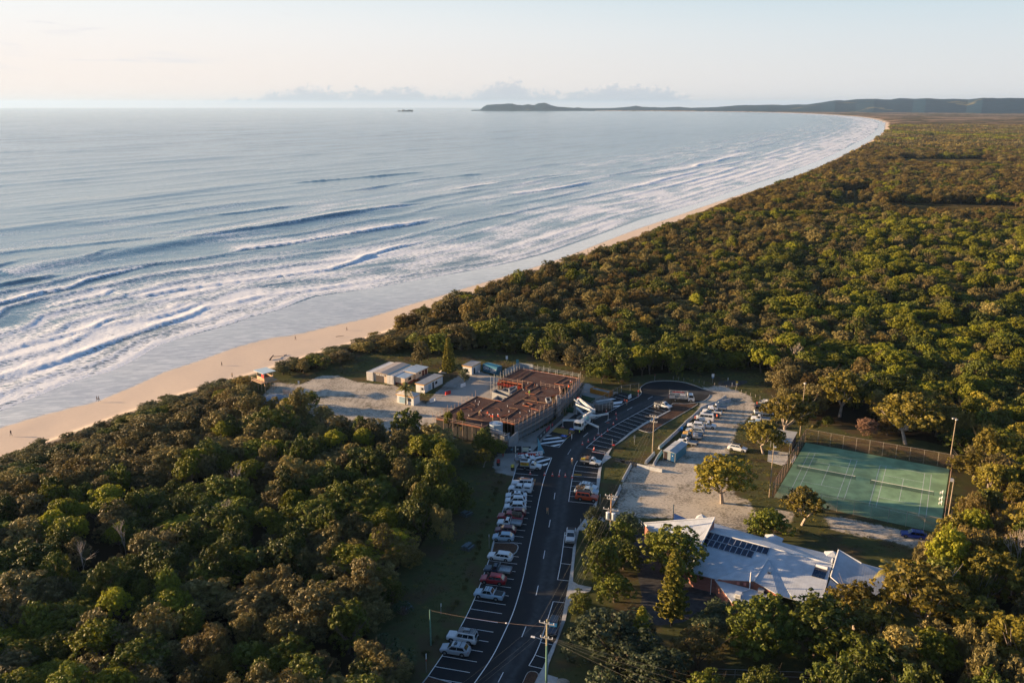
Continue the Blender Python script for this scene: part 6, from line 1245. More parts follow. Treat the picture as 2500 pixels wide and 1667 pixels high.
hoard('s', (1050,560), (1470,130), 'dark fence panels with small signs between the site and the hatched bays', HD, 1.7, ((.75, 1.1, RS), (.9, 1.2, RS), (.55, .7, HG), (.3, .8, HG)))
hoard('s', (1500,100), (1900,-250), 'dark fence panels behind the accessible bays', HD, 1.6, ((.1, .8, RS),)); hoard('s', (-250,900), (560,860), 'row of dark fence panels with notices behind the red barrier', HD, 1.8, ((.1, .6, PLW), (.62, .5, BT), (.85, .5, HG)))
hoard('s', (600,880), (860,870), 'fence panels with a big notice board beside the red barrier', HD, 1.8, ((.35, 1.5, mat('notice_board', (.55, .58, .45), .6)), (.9, .6, PLW))); hoard('Q', (1060,390), (1260,300), 'pale grey hoarding panels at the far left of the site', HG, 2.1); hoard('Q', (1270,300), (1460,325), 'pale blue-grey hoarding panels along the far side of the site', HG, 2.2)
hoard('B', (1500,960), (1640,870), 'pale mesh fence panels left of the white boom truck', HG, .8)
fence(V('B', 2130, 560), V('C', 970, 335), 2.1, 3., 'temporary mesh fence behind the short row of bays', CHAIN, SCG, name='mesh_fence'); fence(V('C', 970, 335), V('C', 1215, 300), 2.1, 2.6, 'temporary mesh fence left of the turning circle', CHAIN, SCG, name='mesh_fence'); fence(V('B', 1700, 800), V('B', 2130, 565), 2.1, 2.6, 'mesh fence between the site gravel and the hatched bay', CHAIN, SCG, name='mesh_fence'); fence(V('B', 1730, 840), V('B', 1990, 850), 2.1, 2.2, 'short mesh fence beside the grey trailer', CHAIN, SCG, name='mesh_fence')
for (x0, y0, x1, y1, lab) in ((590,235,1150,300,'low post fence round the top of the turning circle'),): pass
pr = thing('log_fence', 'row of short timber posts round the top of the turning circle', 'fence', V('D', 545, 260)); pm = MB().tube([(0, 0, 0), (0, 0, .9)], .09, 6).mesh('post', mat('log_grey', (.22, .20, .17), .9))
for x, y in ((545,265),(617,275),(692,288),(835,305),(910,318),(980,335),(1130,355),(1300,390),(1430,430),(1510,455),(1575,480),(1640,500),(1710,520),(1775,545)): o = link(bpy.data.objects.new('post', pm), pr); o.location = V('D', x, y) - pr.location
# orange skip of rubble
sk = thing('skip_bin', 'orange-yellow skip full of rubble at the end of the site', 'skip', V('C', 688, 360), R(-38)); ORG = mat('skip_orange', (.50, .20, .02), .5, .15)
for (c, s, ry) in (((0, -1.1, .75), (6.6, .1, 1.3), 0), ((0, 1.1, .75), (6.6, .1, 1.3), 0), ((-3.3, 0, .75), (.1, 2.2, 1.3), 0), ((3.3, 0, 1.05), (.1, 2.2, 1.9), .15)): MB().box(c, s, 0, 0, ry).build('side_panel', ORG, sk)
MB().box((0, 0, .12), (6.6, 2.2, .12)).build('floor_panel', ORG, sk); [MB().box((x, s_ * 1.18, .75), (.12, .08, 1.3)).build('rib', ORG, sk) for x in (-2.4, -1.2, 0, 1.2, 2.4) for s_ in (-1, 1)]
bm = bmesh.new(); bmesh.ops.create_grid(bm, x_segments=40, y_segments=16, size=1)
for v in bm.verts: v.co = Vector((v.co.x * 3.2, v.co.y * 1.05, 1.1 + .35 * mnoise.noise(Vector((v.co.x * 9, v.co.y * 4, 0)))))
me = bpy.data.meshes.new('rubble'); bm.to_mesh(me); bm.free(); o = mesh_obj('rubble', me, sk, mat('rubble', (.30, .30, .29), .9, .5, 3.)); o['kind'] = 'stuff'
def heap(c, x, y, r, h, label, m, name='gravel_heap', seed=0):
    t = thing(name, label, 'heap', V(c, x, y)); bm = bmesh.new(); bmesh.ops.create_grid(bm, x_segments=28, y_segments=28, size=1)
    for v in bm.verts: d_ = math.hypot(v.co.x, v.co.y); n_ = mnoise.noise(Vector((v.co.x * 2.5, v.co.y * 2.5, seed))); v.co = Vector((v.co.x * r, v.co.y * r * .8, max(-.05, h * (math.cos(min(1, d_) * math.pi) * .5 + .5) * (1 + .5 * n_) - .03)))
    me = bpy.data.meshes.new(name); bm.to_mesh(me); bm.free(); [setattr(p_, 'use_smooth', True) for p_ in me.polygons]; mesh_obj('mound', me, t, m); return t
SNDH = mat('heap_sand', (.38, .33, .27), .95, .2, 3., bump=.5); heap('A', 960, 1010, 2.2, 1.3, 'small pale sand heap at the corner of the steel deck', SNDH); heap('S', 1330, 170, 1.0, .9, 'pile of pale rubble in front of the orange skip', mat('rubble', (.30, .30, .29))); heap('A', 1340, 400, 1.6, 1.0, 'grey gravel heap behind the long site office', SNDH, seed=4); heap('W', 950, 1450, 1.5, .3, 'scuffed bare earth by the bottom driveway', SNDH, seed=6)
GRN = mat('green_mat', (.018, .055, .015), .9, .35, 4.)
def slab(c, pts, z, label, m, name, cat): P_ = VL(c, pts); o = sum(P_, Vector()) / len(P_); t = thing(name, label, cat, o); MB().prism([p - o for p in P_], 0, z).build('sheet', m, t); return t
slab('S', [(90,570),(170,540),(480,570),(450,665),(100,620)], .5, 'nearer dark green covered stack beside the site walkway', GRN, 'covered_stack', 'stack'); slab('S', [(700,205),(1030,290),(1080,290),(990,415),(700,270)], .5, 'farther dark green covered stack near the orange skip', GRN, 'covered_stack', 'stack')
slab('S', [(960,510),(1200,400),(1440,420),(1470,430),(1300,520),(1130,600)], .1, 'grey steel plates laid beside the boom truck', mat('steel_plate', (.16, .19, .21), .5), 'steel_plates', 'plates')
tr = thing('grey_trailer', 'grey box trailer parked beside the hatched far bay', 'trailer', V('S', 1330, 560), R(28)); MB().box((0, 0, 1.1), (5.0, 2.0, 1.9)).build('box', mat('trailer_grey', (.12, .14, .15), .6, .15), tr); [MB().tube([(x, s_ * 1.02 - .1, .35), (x, s_ * 1.02 + .1, .35)], .35, 12).build('wheel', DARK, tr) for x in (-.6, .4) for s_ in (-1, 1)]; [MB().box((q, -1.02, 1.1), (.12, .05, 1.8)).build('rib', METAL, tr) for q in (-2.4, -1.2, 0, 1.2, 2.4)]; MB().bar((2.5, 0, .5), (3.6, 0, .4), .1).build('drawbar', DARK, tr)
slab('A', [(940,1260),(960,1240),(1010,1270),(990,1290)], .3, 'timber offcuts at the near foot of the deck', TIMB, 'timber_stack', 'stack')
RED = mat('barrier_red', (.50, .025, .02), .45); 
def water_barrier(c, x, y, ang, label, m, n=1, holes=True, L=2.0):
    t = thing('water_barrier', label, 'barrier', V(c, x, y), ang, 'plastic water-filled barriers')
    for k in range(n):
        x0 = (k - (n - 1) / 2) * L; mb = MB(); mb.box((x0, 0, .12), (L - .06, .5, .24)); mb.box((x0, 0, .9), (L - .06, .22, .2))
        for q in (-.42, -.14, .14, .42): mb.box((x0 + q * L, 0, .52), (L * .15, .26, .56))
        mb.build('segment', m, t); MB().tube([(x0 + L / 2, 0, .1), (x0 + L / 2, 0, 1.05)], .04, 5).build('pin', METAL, t)
    return t
def two_px(c, a, b): A_, B_ = V(c, *a), V(c, *b); return math.atan2(B_.y - A_.y, B_.x - A_.x)
water_barrier('s', 715, 985, two_px('s', (580,990), (850,1000)), 'row of red plastic barriers by the site gate', RED, 2); water_barrier('s', 985, 935, two_px('s', (850,960), (1150,930)), 'white plastic barriers with round holes by the site gate', PLW, 2)
water_barrier('A', 1630, 600, R(50), 'farther white plastic barrier alone on the gravel', PLW); water_barrier('A', 1415, 710, R(45), 'red plastic barrier alone on the gravel', RED); water_barrier('A', 1200, 815, R(45), 'nearer white plastic barrier on the gravel by the hut', PLW); water_barrier('C', 1088, 415, R(60), 'white barrier at the end of the short bay row', PLW, 1, True, 1.8)
WH2 = mat('cone_white', (.8, .8, .8), .5)
CONEM = mat('cone_red', (.60, .05, .035), .5)
def cone(c, x, y, label, s=1.):
    t = thing('traffic_cone', label, 'traffic cone', V(c, x, y, .03), 0, 'traffic cones on the road'); t.scale = (s, s, s); MB().box((0, 0, .03), (.42, .42, .06)).build('base', CONEM, t); MB().tube([(0, 0, .05), (0, 0, .3)], [.17, .12], 10).build('lower_body', CONEM, t); MB().tube([(0, 0, .3), (0, 0, .5)], [.12, .075], 10).build('reflective_band', WH2, t); MB().tube([(0, 0, .5), (0, 0, .74)], [.075, .035], 10).build('top', CONEM, t); return t
for c, x, y, lab in [('E',1013,445,'red cone in the second empty bay of the left row'),('E',1215,462,'red cone on the white edge line left of the cone row'),('E',1328,470,'leftmost cone on the road in the row across both lanes'),('E',1422,478,'cone in the middle of the row across the road'),('E',1510,483,'cone just left of the right-hand bays in the row'),('E',1607,498,'cone on the corner line of the right-hand bays'),
 ('C',893,648,'cone farthest up the road beside the boom truck'),('C',901,718,'cone below the farthest one beside the boom truck'),('C',856,788,'small cone near the crossed bay line above the boom truck outrigger'),('C',773,885,'cone on the bay edge line right of the near outrigger'),('C',687,955,'second cone on the bay edge line'),('C',587,1003,'third cone on the bay edge line'),('C',499,1033,'cone in the lane left of the bay edge line'),('C',418,1073,'lowest cone in the lane left of the bay edge line'),('C',583,1148,'cone inside the last angled bay'),('C',758,610,'pinkish cone behind the boom truck'),('C',1208,385,'orange cone at the neck of the turning circle'),('C',238,930,'dark cone at the yellow hatched bay'),('s',1130,925,'cone beside the folded blue umbrella')]: cone(c, x, y, lab, 1.15)
for x, y, lab in ((640,938,'red pad under the near outrigger'),(778,765,'red pad on the road by the right outrigger'),(135,832,'red pad under the left outrigger')):
    t = thing('outrigger_pad', lab, 'pad', V('C', x, y, .03), R(20), 'outrigger pads'); MB().box((0, 0, .05), (.8, .6, .1)).build('plate', mat('pad_red', (.35, .10, .08), .7), t); MB().tube([(-.2, 0, .12), (.2, 0, .12)], .03, 5).build('handle', DARK, t)
def wheelie(c, x, y, body, lid, label, ang=R(-28)):
    t = thing('wheelie_bin', label, 'bin', V(c, x, y), ang, 'wheelie bins'); mb = MB(); mb.loft([[(-.24, -.26, .08), (.24, -.26, .08), (.24, .26, .08), (-.24, .26, .08)], [(-.3, -.36, .95), (.3, -.36, .95), (.3, .36, .95), (-.3, .36, .95)]]); mb.build('body', body, t); MB().box((0, -.02, 1.0), (.64, .76, .08), 0, -.06).build('lid', lid, t); [MB().tube([(s_ * .3, .3, .12), (s_ * .24, .3, .12)], .12, 8).build('wheel', DARK, t) for s_ in (-1, 1)]; MB().tube([(-.28, .42, .95), (.28, .42, .95)], .025, 5).build('handle', DARK, t); return t
DG = mat('bin_dark', (.02, .025, .025), .5); YL = mat('lid_yellow', (.65, .48, .02), .5)
wheelie('E', 560, 330, DG, RED, 'nearer red-lidded bin on the bare ground left of the bays'); wheelie('E', 563, 300, DG, RED, 'farther red-lidded bin on the bare ground left of the bays'); wheelie('E', 762, 398, DG, YL, 'nearer yellow-lidded bin at the start of the left bays'); wheelie('E', 764, 375, DG, YL, 'farther yellow-lidded bin at the start of the left bays'); wheelie('C', 858, 1130, DG, RED, 'red-lidded bin on the kerb by the last angled bay'); wheelie('C', 1825, 880, mat('bin_blue', (.01, .12, .42), .5), mat('bin_blue', (.01, .12, .42)), 'bright blue bin behind the barriers beside the yellow ute')
um = thing('folded_umbrella', 'tall folded pale blue umbrella standing by the site gate', 'umbrella', V('s', 1190, 850), 0); MB().tube([(0, 0, 0), (0, 0, .9)], .04, 6).build('pole', METAL, um); mb = MB(); rg = []
for z, r_ in ((.5, .75), (.9, .62), (1.6, .42), (2.4, .3), (3.3, .14), (4.0, .04)): rg.append([(math.cos(a) * r_ * (1 + .22 * (k % 2)) - (4 - z) * -.0 - .22 * z, math.sin(a) * r_ * .6 * (1 + .22 * (k % 2)), z) for k, a in enumerate(np.linspace(0, 2 * math.pi, 13)[:-1])])
mb.loft(rg); mb.build('canopy', mat('umbrella_blue', (.12, .32, .42), .6), um); MB().box((.1, 0, .1), (1.3, .8, .2), .3).build('foot_weight', mat('umbrella_blue', (.12, .32, .42)), um)
for c, x, y, m, lab, L in (('E', 1685, 462, YEL, 'yellow wheel stop lying in an empty right-hand bay', 1.8), ('E', 1985, 150, mat('red_white', (.45, .18, .16), .6), 'red and white barrier board at the head of the right bays', 3.4)):
    t = thing('wheel_stop', lab, 'wheel stop', V(c, x, y, .03), two_px('E', (1620,473), (1960,500)) if L < 2 else two_px('E', (1885,130), (2090,165))); MB().box((0, 0, .09), (L, .22, .16)).build('bar', m, t); MB().box((0, .0, .18), (L * .98, .12, .03)).build('top_strip', PLW if L > 2 else m, t)
# picnic tables
def picnic(c, x, y, ang, label):
    t = thing('picnic_table', label, 'picnic table', V(c, x, y), ang, 'picnic tables on the left verge'); m = mat('table_slate', (.10, .15, .18), .6, .15); MB().box((0, 0, -.0), (2.6, 2.2, .06)).build('base_slab', mat('slab_dark_grey', (.06, .06, .055), .9, .3), t)  # base slab is dark grey with random mottling
    for k in range(4): MB().box((0, -.33 + .22 * k, .75), (1.9, .19, .05)).build('top_plank', m, t)
    for s_ in (-1, 1): MB().box((0, s_ * .8, .45), (1.9, .3, .05)).build('seat_plank', m, t); [MB().bar((x_, 0, .72), (x_, s_ * .7, .05), .08).build('leg', m, t) for x_ in (-.7, .7)]; MB().box((s_ * .7, 0, .42), (.08, 1.7, .08)).build('crossbar', m, t)
    return t
picnic('E', 110, 1015, R(50), 'farthest picnic table on the left verge'); picnic('E', 128, 1490, R(60), 'middle picnic table on the left verge'); picnic('G', 222, 265, R(50), 'nearest picnic table on the left verge')
# power poles and wires
def power_pole(base, h, label, m1, m2=None, arms=(), ang=0., r=.17, split=.5, cat='power pole'):
    t = thing('power_pole', label, cat, base, ang); MB().tube([(0, 0, 0), (0, 0, h * split)], [r, r * .9], 10).build('pole_base', m2 or m1, t); MB().tube([(0, 0, h * split), (0, 0, h)], [r * .9, r * .7], 10).build('pole', m1, t)
    for z, L in arms:
        a = MB().box((0, -.14, z), (L, .1, .12)).build('crossarm', mat('arm_grey', (.40, .38, .35), .7), t)
        for q in (-.46, -.15, .15, .46): MB().tube([(q * L, -.14, z + .06), (q * L, -.14, z + .3)], [.06, .08], 6).build('insulator', PLW, a)
        for s_ in (-1, 1): MB().bar((s_ * L * .3, -.1, z), (0, 0, z - .5), .04).build('stay', METAL, a)
    return t
pa = power_pole(V('C', 1410, 1200), 10., 'timber power pole on the grass beside the sloping bays', POLEW, POLEW, ((9.6, 2.2), (8.3, 1.8)), R(-28), cat='power pole')
pb = power_pole(V('T', 850, 1080), 11.4, 'grey power pole with two transformers above the right verge', mat('pole_orange', (.38, .24, .15), .8, .2), mat('pole_grey', (.14, .17, .18), .8), ((11.0, 2.4), (10.4, 1.6), (8.2, 3.0)), R(-22))
for s_ in (-1, 1): MB().tube([(s_ * .55, -.1, 6.3), (s_ * .55, -.1, 7.5)], [.36, .36], 14).build('transformer', mat('transformer_grey', (.45, .50, .53), .5), pb); MB().tube([(s_ * .55, -.1, 7.5), (s_ * .55, -.1, 7.62)], [.4, .3], 14).build('transformer_lid', PLW, pb)
MB().box((0, 0, 6.1), (1.9, .6, .08)).build('platform', METAL, pb)
pc = power_pole(V('W', 655, 1520), 11.2, 'power pole with a green base and crossarm at the bottom kerb', mat('pole_straw', (.42, .36, .22), .7, .15), POLEG, ((10.6, 2.3), (8.2, 1.9)), R(-20), .18, .62); MB().tube([(-.6, -.4, 8.), (-1.7, -.6, 8.3)], .05, 6).build('street_light_arm', METAL, pc); MB().box((-1.9, -.65, 8.3), (.6, .25, .14)).build('lamp_head', PLW, pc)
pd = power_pole(V('G', 600, 790), 6.4, 'short green pole on the left verge near the parked cars', POLEG, POLEG, (), 0., .13)
def wire(a, b, sag, label, m=None, r=.010):
    a, b = Vector(a), Vector(b); t = [a.lerp(b, k / 14) - Vector((0, 0, 4 * sag * (k / 14) * (1 - k / 14))) for k in range(15)]; o = MB().tube(t, r, 4, False).build('overhead_wire', m or mat('wire_tan', (.24, .22, .17), .5)); return tag(o, label, 'wire', 'overhead power lines')
def armp(p, x, z): return p.matrix_basis @ Vector((x, -.14, z + .3)) if False else Matrix.Translation(p.location) @ p.rotation_euler.to_matrix().to_4x4() @ Vector((x, -.14, z + .25))
nx_ = ['outer left', 'inner left', 'inner right', 'outer right']
for i, q in enumerate((-.46, -.15, .15, .46)): wire(armp(pb, q * 3.0, 8.2), armp(pa, q * 1.8, 8.3), .5, nx_[i] + ' of the four wires from the transformer pole up to the timber pole'); wire(armp(pb, q * 3.0, 8.2), armp(pc, q * 1.9, 8.2), .7, nx_[i] + ' of the four low wires from the transformer pole down to the bottom pole')
for i, q in enumerate((-.46, .46)): wire(armp(pb, q * 2.4, 11.), armp(pc, q * 2.3, 10.6), .5, ('left' if q < 0 else 'right') + ' top wire between the transformer pole and the bottom pole')
for i, q in enumerate((-.46, -.15, .15, .46)): e = armp(pc, q * 1.9, 8.2) + Vector((38, -20, -.6)) + Vector((.5, .86, 0)) * q * 12; wire(armp(pc, q * 1.9, 8.2), e, .8, nx_[i] + ' of the four wires running from the bottom pole over the domed tree')
for i, q in enumerate((-.46, .46, .15)): wire(armp(pc, q * 2.3, 10.6), armp(pc, q * 2.3, 10.6) + Vector((-22, -26, -.6)), .7, ['left', 'right', 'middle'][i] + ' wire from the bottom pole over the road to the lower left')
wire(pc.location + Vector((0, 0, 10.0)), pd.location + Vector((0, 0, 6.3)), .4, 'orange-lit service wire crossing the road to the short green pole', mat('wire_orange', (.26, .18, .14), .5), .012)  # warm sunlight on this wire is tinted into its colour
t = thing('wire_marker', 'small pale ball on the service wire over the road', 'marker', (pc.location + Vector((0, 0, 10.))).lerp(pd.location + Vector((0, 0, 6.3)), .33) - Vector((0, 0, .35))); MB().tube([(-.14, 0, 0), (0, 0, 0), (.14, 0, 0)], [.05, .13, .05], 8).build('ball', WH2, t)
wire(armp(pb, 0, 8.0), V('J', 90, 200, 4.2), .3, 'service wire from the transformer pole to the left wing of the roof')
wire(armp(pa, 0, 8.), V('C', 1700, 1100, 2.8), .3, 'service wire from the timber pole to the amenities shed')
# signs
def sign(c, x, y, h, w, hh_, m, label, m2=None, ang=0., cat='sign'):
    t = thing('sign_post', label, cat, V(c, x, y), ang, 'signs on posts'); MB().tube([(0, 0, 0), (0, 0, h)], .035, 6).build('post', METAL, t); MB().box((0, -.04, h - hh_ / 2), (w, .03, hh_)).build('plate', m, t)
    if m2: MB().box((0, -.045, h - hh_ - .2), (w * .8, .03, .3)).build('lower_plate', m2, t)
    return t
YS = mat('sign_yellow', (.70, .50, .03), .5); BS = mat('sign_blue', (.10, .28, .50), .5)
sign('D', 1100, 320, 3.0, .8, 1.0, PLW, 'white and blue sign behind the end of the turning circle', BS); sign('D', 1440, 410, 2.6, .6, .6, YS, 'yellow and white sign beside the asphalt pad', PLW); sign('D', 1318, 300, 1.3, .2, .7, PLW, 'farther short white marker post on the asphalt pad'); sign('D', 1375, 372, 1.3, .2, .7, PLW, 'nearer short white marker post on the asphalt pad'); sign('Q', 1088, 190, 2.0, .7, 1.2, PLW, 'white sign at the start of the path behind the site'); sign('Q', 1238, 260, 2.4, .9, 1.3, mat('sign_teal', (.08, .28, .32), .5), 'teal and white sign at the far left corner of the site', PLW)
sign('G', 535, 1175, 3.2, .3, .9, PLW, 'red and white parking sign on the left verge beside the silver SUV', RED, R(70)); sign('G', 745, 340, 2.0, .3, .6, PLW, 'small white sign on the left verge by the short green pole', None, R(70)); sign('C', 265, 1010, 1.6, .2, 1.1, PLW, 'white bollard sign in front of the hatched bay'); sign('C', 1152, 1080, 2.6, .35, .9, METAL, 'grey sign post on the grass below the planted strip'); sign('C', 838, 1120, 2.4, .2, .5, METAL, 'thin sign post beside the kerb bin'); sign('E', 2065, 265, 2.4, .2, .5, METAL, 'thin sign post on the kerb beside the white ute'); sign('T', 292, 740, 2.6, .2, .5, METAL, 'thin sign post on the fan-shaped driveway'); sign('E', 432, 1500, 3.0, .25, .5, METAL, 'thin tall sign post on the left verge by the silver hatchback'); sign('T', 663, 240, 2.4, .2, .4, METAL, 'thin sign post on the grass beside the orange four-wheel drive'); sign('E', 805, 330, 3.0, .3, .8, PLW, 'white sign post behind the utility with the yellow sign boards', None, R(60)); sign('s', 372, 1000, 3., .25, 1.6, mat('sign_cream', (.6, .6, .5), .5), 'tall narrow cream sign in front of the dark site fence'); sign('R', 985, 465, 1.4, .5, .9, PLW, 'small white sign at the edge of the scrub near the lifeguard tower'); sign('D', 280, 290, 2.2, .4, .5, mat('sign_rust', (.25, .10, .06), .6), 'rusty brown sign at the top of the turning circle'); sign('Q', 697, 375, 1.3, .4, .6, PLW, 'small white sign on the gravel in front of the blue container')
# driftwood on the beach
dw = thing('driftwood', 'dark driftwood log lying on the dry sand near the tower', 'driftwood', V('R', 600, 95, -1.6), two_px('R', (550,105), (635,45))); MB().tube([(-1.6, 0, .15), (0, .1, .5), (1.7, 0, .9)], [.25, .22, .12], 7).build('log', mat('wood_dark', (.07, .045, .03), .9, .3), dw); MB().tube([(1.2, 0, .6), (2.2, -1.0, .3), (4.2, -2.6, .1)], [.12, .1, .05], 6).build('branch', mat('wood_dark', (.07, .045, .03)), dw); MB().tube([(4.0, -2.6, .1), (5.2, -3.3, .2)], [.2, .14], 7).build('stump', BARKP, dw)
dw = thing('driftwood', 'small dark driftwood branch farther up the beach', 'driftwood', V('K', 2170, 320, -1.6)); MB().tube([(-1.6, 0, .1), (0, .2, .25), (1.6, 0, .5)], [.1, .1, .04], 6).build('log', mat('wood_dark', (.07, .045, .03)), dw); MB().tube([(.2, 0, .2), (1., .8, .4)], [.06, .03], 5).build('branch', BARKP, dw)
fence(V('K', 85, 1078), V('K', 140, 1062), 1.1, 2.2, 'short timber beach-access fence at the far left', None, mat('log_grey', (.22, .20, .17)), None, (.9,), .06, 'timber_fence'); fence(V('R', 760, 600), V('R', 1000, 640), 2.0, 2.6, 'mesh fence right of the tarpaulin heap', CHAIN, SCG, name='mesh_fence'); fence(V('P', 860, 690), V('P', 1510, 715), 1.5, 3.6, 'low grey fence along the bottom behind the dark grove', CHAIN, METAL, None, (1., .4), .04, 'paddock_fence')
for i, pts in enumerate(([(1090,625),(1180,535),(1210,545)], [(1410,595),(1500,690),(1540,720)])):
    P_ = VL('T', pts, .2); fence(P_[0], P_[1], 1.1, 1.3, ['white stair railing beside the transformer pole', 'white ramp railing at the left tip of the white roof'][i], None, PLW, 'white railings by the building', (.95, .5), .04, 'handrail')

# row of small tussocks between the left verge and the kerb
for i in range(3, len(LB) - 1):
    a_, b_ = Vector((*LB[i][:2], 0)), Vector((*LB[i + 1][:2], 0)); n_ = max(1, int((b_ - a_).length / 2.1)); d_ = (b_ - a_).normalized(); off_ = Vector((d_.y, -d_.x, 0)) * 2.6
    for k in range(n_):
        p = a_.lerp(b_, (k + rr__.random() * .5) / n_) + off_ + Vector((rr__.uniform(-.3, .3), rr__.uniform(-.3, .3), 0))
        if rr__.random() < .75: add_tree('scrub', k % 4, p, rr__.uniform(.35, .6), rr__.uniform(.5, 1.0), 'small grassy tussock in the row between the left verge and the kerb', 'tussocks along the left kerb', 'plant', name='verge_tussock')
# ================================================================ vehicles
TYRE = mat('tyre', (.012, .012, .013), .8); RIM = mat('wheel_rim', (.30, .31, .32), .35, .05, metal=.7); CGL = mat('car_glass', (.012, .02, .026), .06, .02, spec=.8, coat=.5); HL = mat('headlight', (.65, .68, .70), .15, .02); TL = mat('tail_light', (.30, .01, .01), .3); BLKP = mat('black_plastic', (.02, .021, .022), .55); TRAY = mat('tray_alloy', (.36, .38, .40), .4, .15, metal=.4)
_wm = {}
def wheel_meshes(r):
    if r not in _wm:
        a = MB().tube([(0, -.11, 0), (0, -.09, 0), (0, .09, 0), (0, .11, 0)], [r * .9, r, r, r * .9], 18).mesh('tyre', TYRE, True); b = MB()
        b.tube([(0, -.118, 0), (0, .118, 0)], [r * .55, r * .55], 14)
        for k in range(5): q = k * 1.2566; b.bar((0, -.125, 0), (math.cos(q) * r * .55, -.125, math.sin(q) * r * .55), .06, .02)
        _wm[r] = (a, b.mesh('rim', RIM))
    return _wm[r]
# type: length, width, body [(x, half width factor, z bottom, z top)], cabin (x windscreen foot, x roof front, x roof rear, x rear foot, belt z, roof z), wheel xs, wheel r
VT = dict(
 hatch=(4.2, 1.76, [(0,.82,.42,.62),(.12,.93,.25,.74),(1.0,1,.2,.90),(1.35,1,.2,.94),(3.6,1,.2,.98),(4.05,.95,.25,.96),(4.2,.88,.35,.78)], (1.05,1.75,3.45,4.0,.92,1.47), (.78,3.38), .31),
 sedan=(4.65, 1.8, [(0,.82,.42,.6),(.12,.93,.25,.72),(1.1,1,.2,.88),(1.45,1,.2,.92),(3.7,1,.2,.95),(4.45,.95,.25,.96),(4.65,.88,.35,.78)], (1.15,1.95,3.2,4.0,.9,1.42), (.85,3.7), .32),
 suv=(4.65, 1.86, [(0,.82,.48,.72),(.12,.94,.3,.86),(1.05,1,.25,1.02),(1.35,1,.25,1.06),(4.1,1,.25,1.1),(4.5,.96,.3,1.08),(4.65,.9,.4,.85)], (1.1,1.85,3.85,4.4,1.04,1.66), (.88,3.66), .36),
 wagon=(4.75, 1.76, [(0,.84,.4,.62),(.12,.95,.25,.74),(1.2,1,.2,.88),(1.5,1,.2,.92),(4.3,1,.2,.95),(4.65,.96,.25,.92),(4.75,.9,.35,.75)], (1.25,2.0,4.1,4.6,.9,1.48), (.88,3.65), .31),
 boxy4wd=(4.9, 1.82, [(0,.9,.5,.95),(.1,.97,.4,1.1),(1.35,1,.35,1.18),(1.5,1,.35,1.2),(4.75,1,.35,1.22),(4.9,.98,.4,1.15)], (1.45,1.85,4.7,4.84,1.18,1.95), (.85,3.75), .40),
 van=(5.1, 1.84, [(0,.85,.4,.85),(.15,.95,.3,1.0),(.7,1,.25,1.12),(1.1,1,.25,1.2),(4.9,1,.25,1.22),(5.1,.97,.35,1.15)], (.65,1.45,4.85,5.02,1.1,2.15), (.9,4.0), .34),
 twincab=(5.25, 1.86, [(0,.84,.5,.8),(.12,.95,.35,.95),(1.15,1,.32,1.08),(1.45,1,.32,1.1),(3.45,1,.32,1.1),(5.1,1,.34,1.1),(5.25,.97,.4,1.0)], (1.2,1.9,3.0,3.45,1.08,1.78), (.92,4.05), .38),
 singlecab=(5.0, 1.80, [(0,.84,.5,.8),(.12,.95,.35,.95),(1.15,1,.32,1.06),(1.45,1,.32,1.08),(2.6,1,.32,1.08),(2.68,.99,.34,1.06)], (1.2,1.85,2.4,2.6,1.06,1.74), (.92,3.85), .36),
 truck=(7.2, 2.1, [(0,.92,.4,1.1),(.1,1,.35,1.25),(1.7,1,.35,1.3),(1.75,1,.4,1.3)], (.08,.45,1.62,1.74,1.22,2.25), (1.0,5.4), .40))
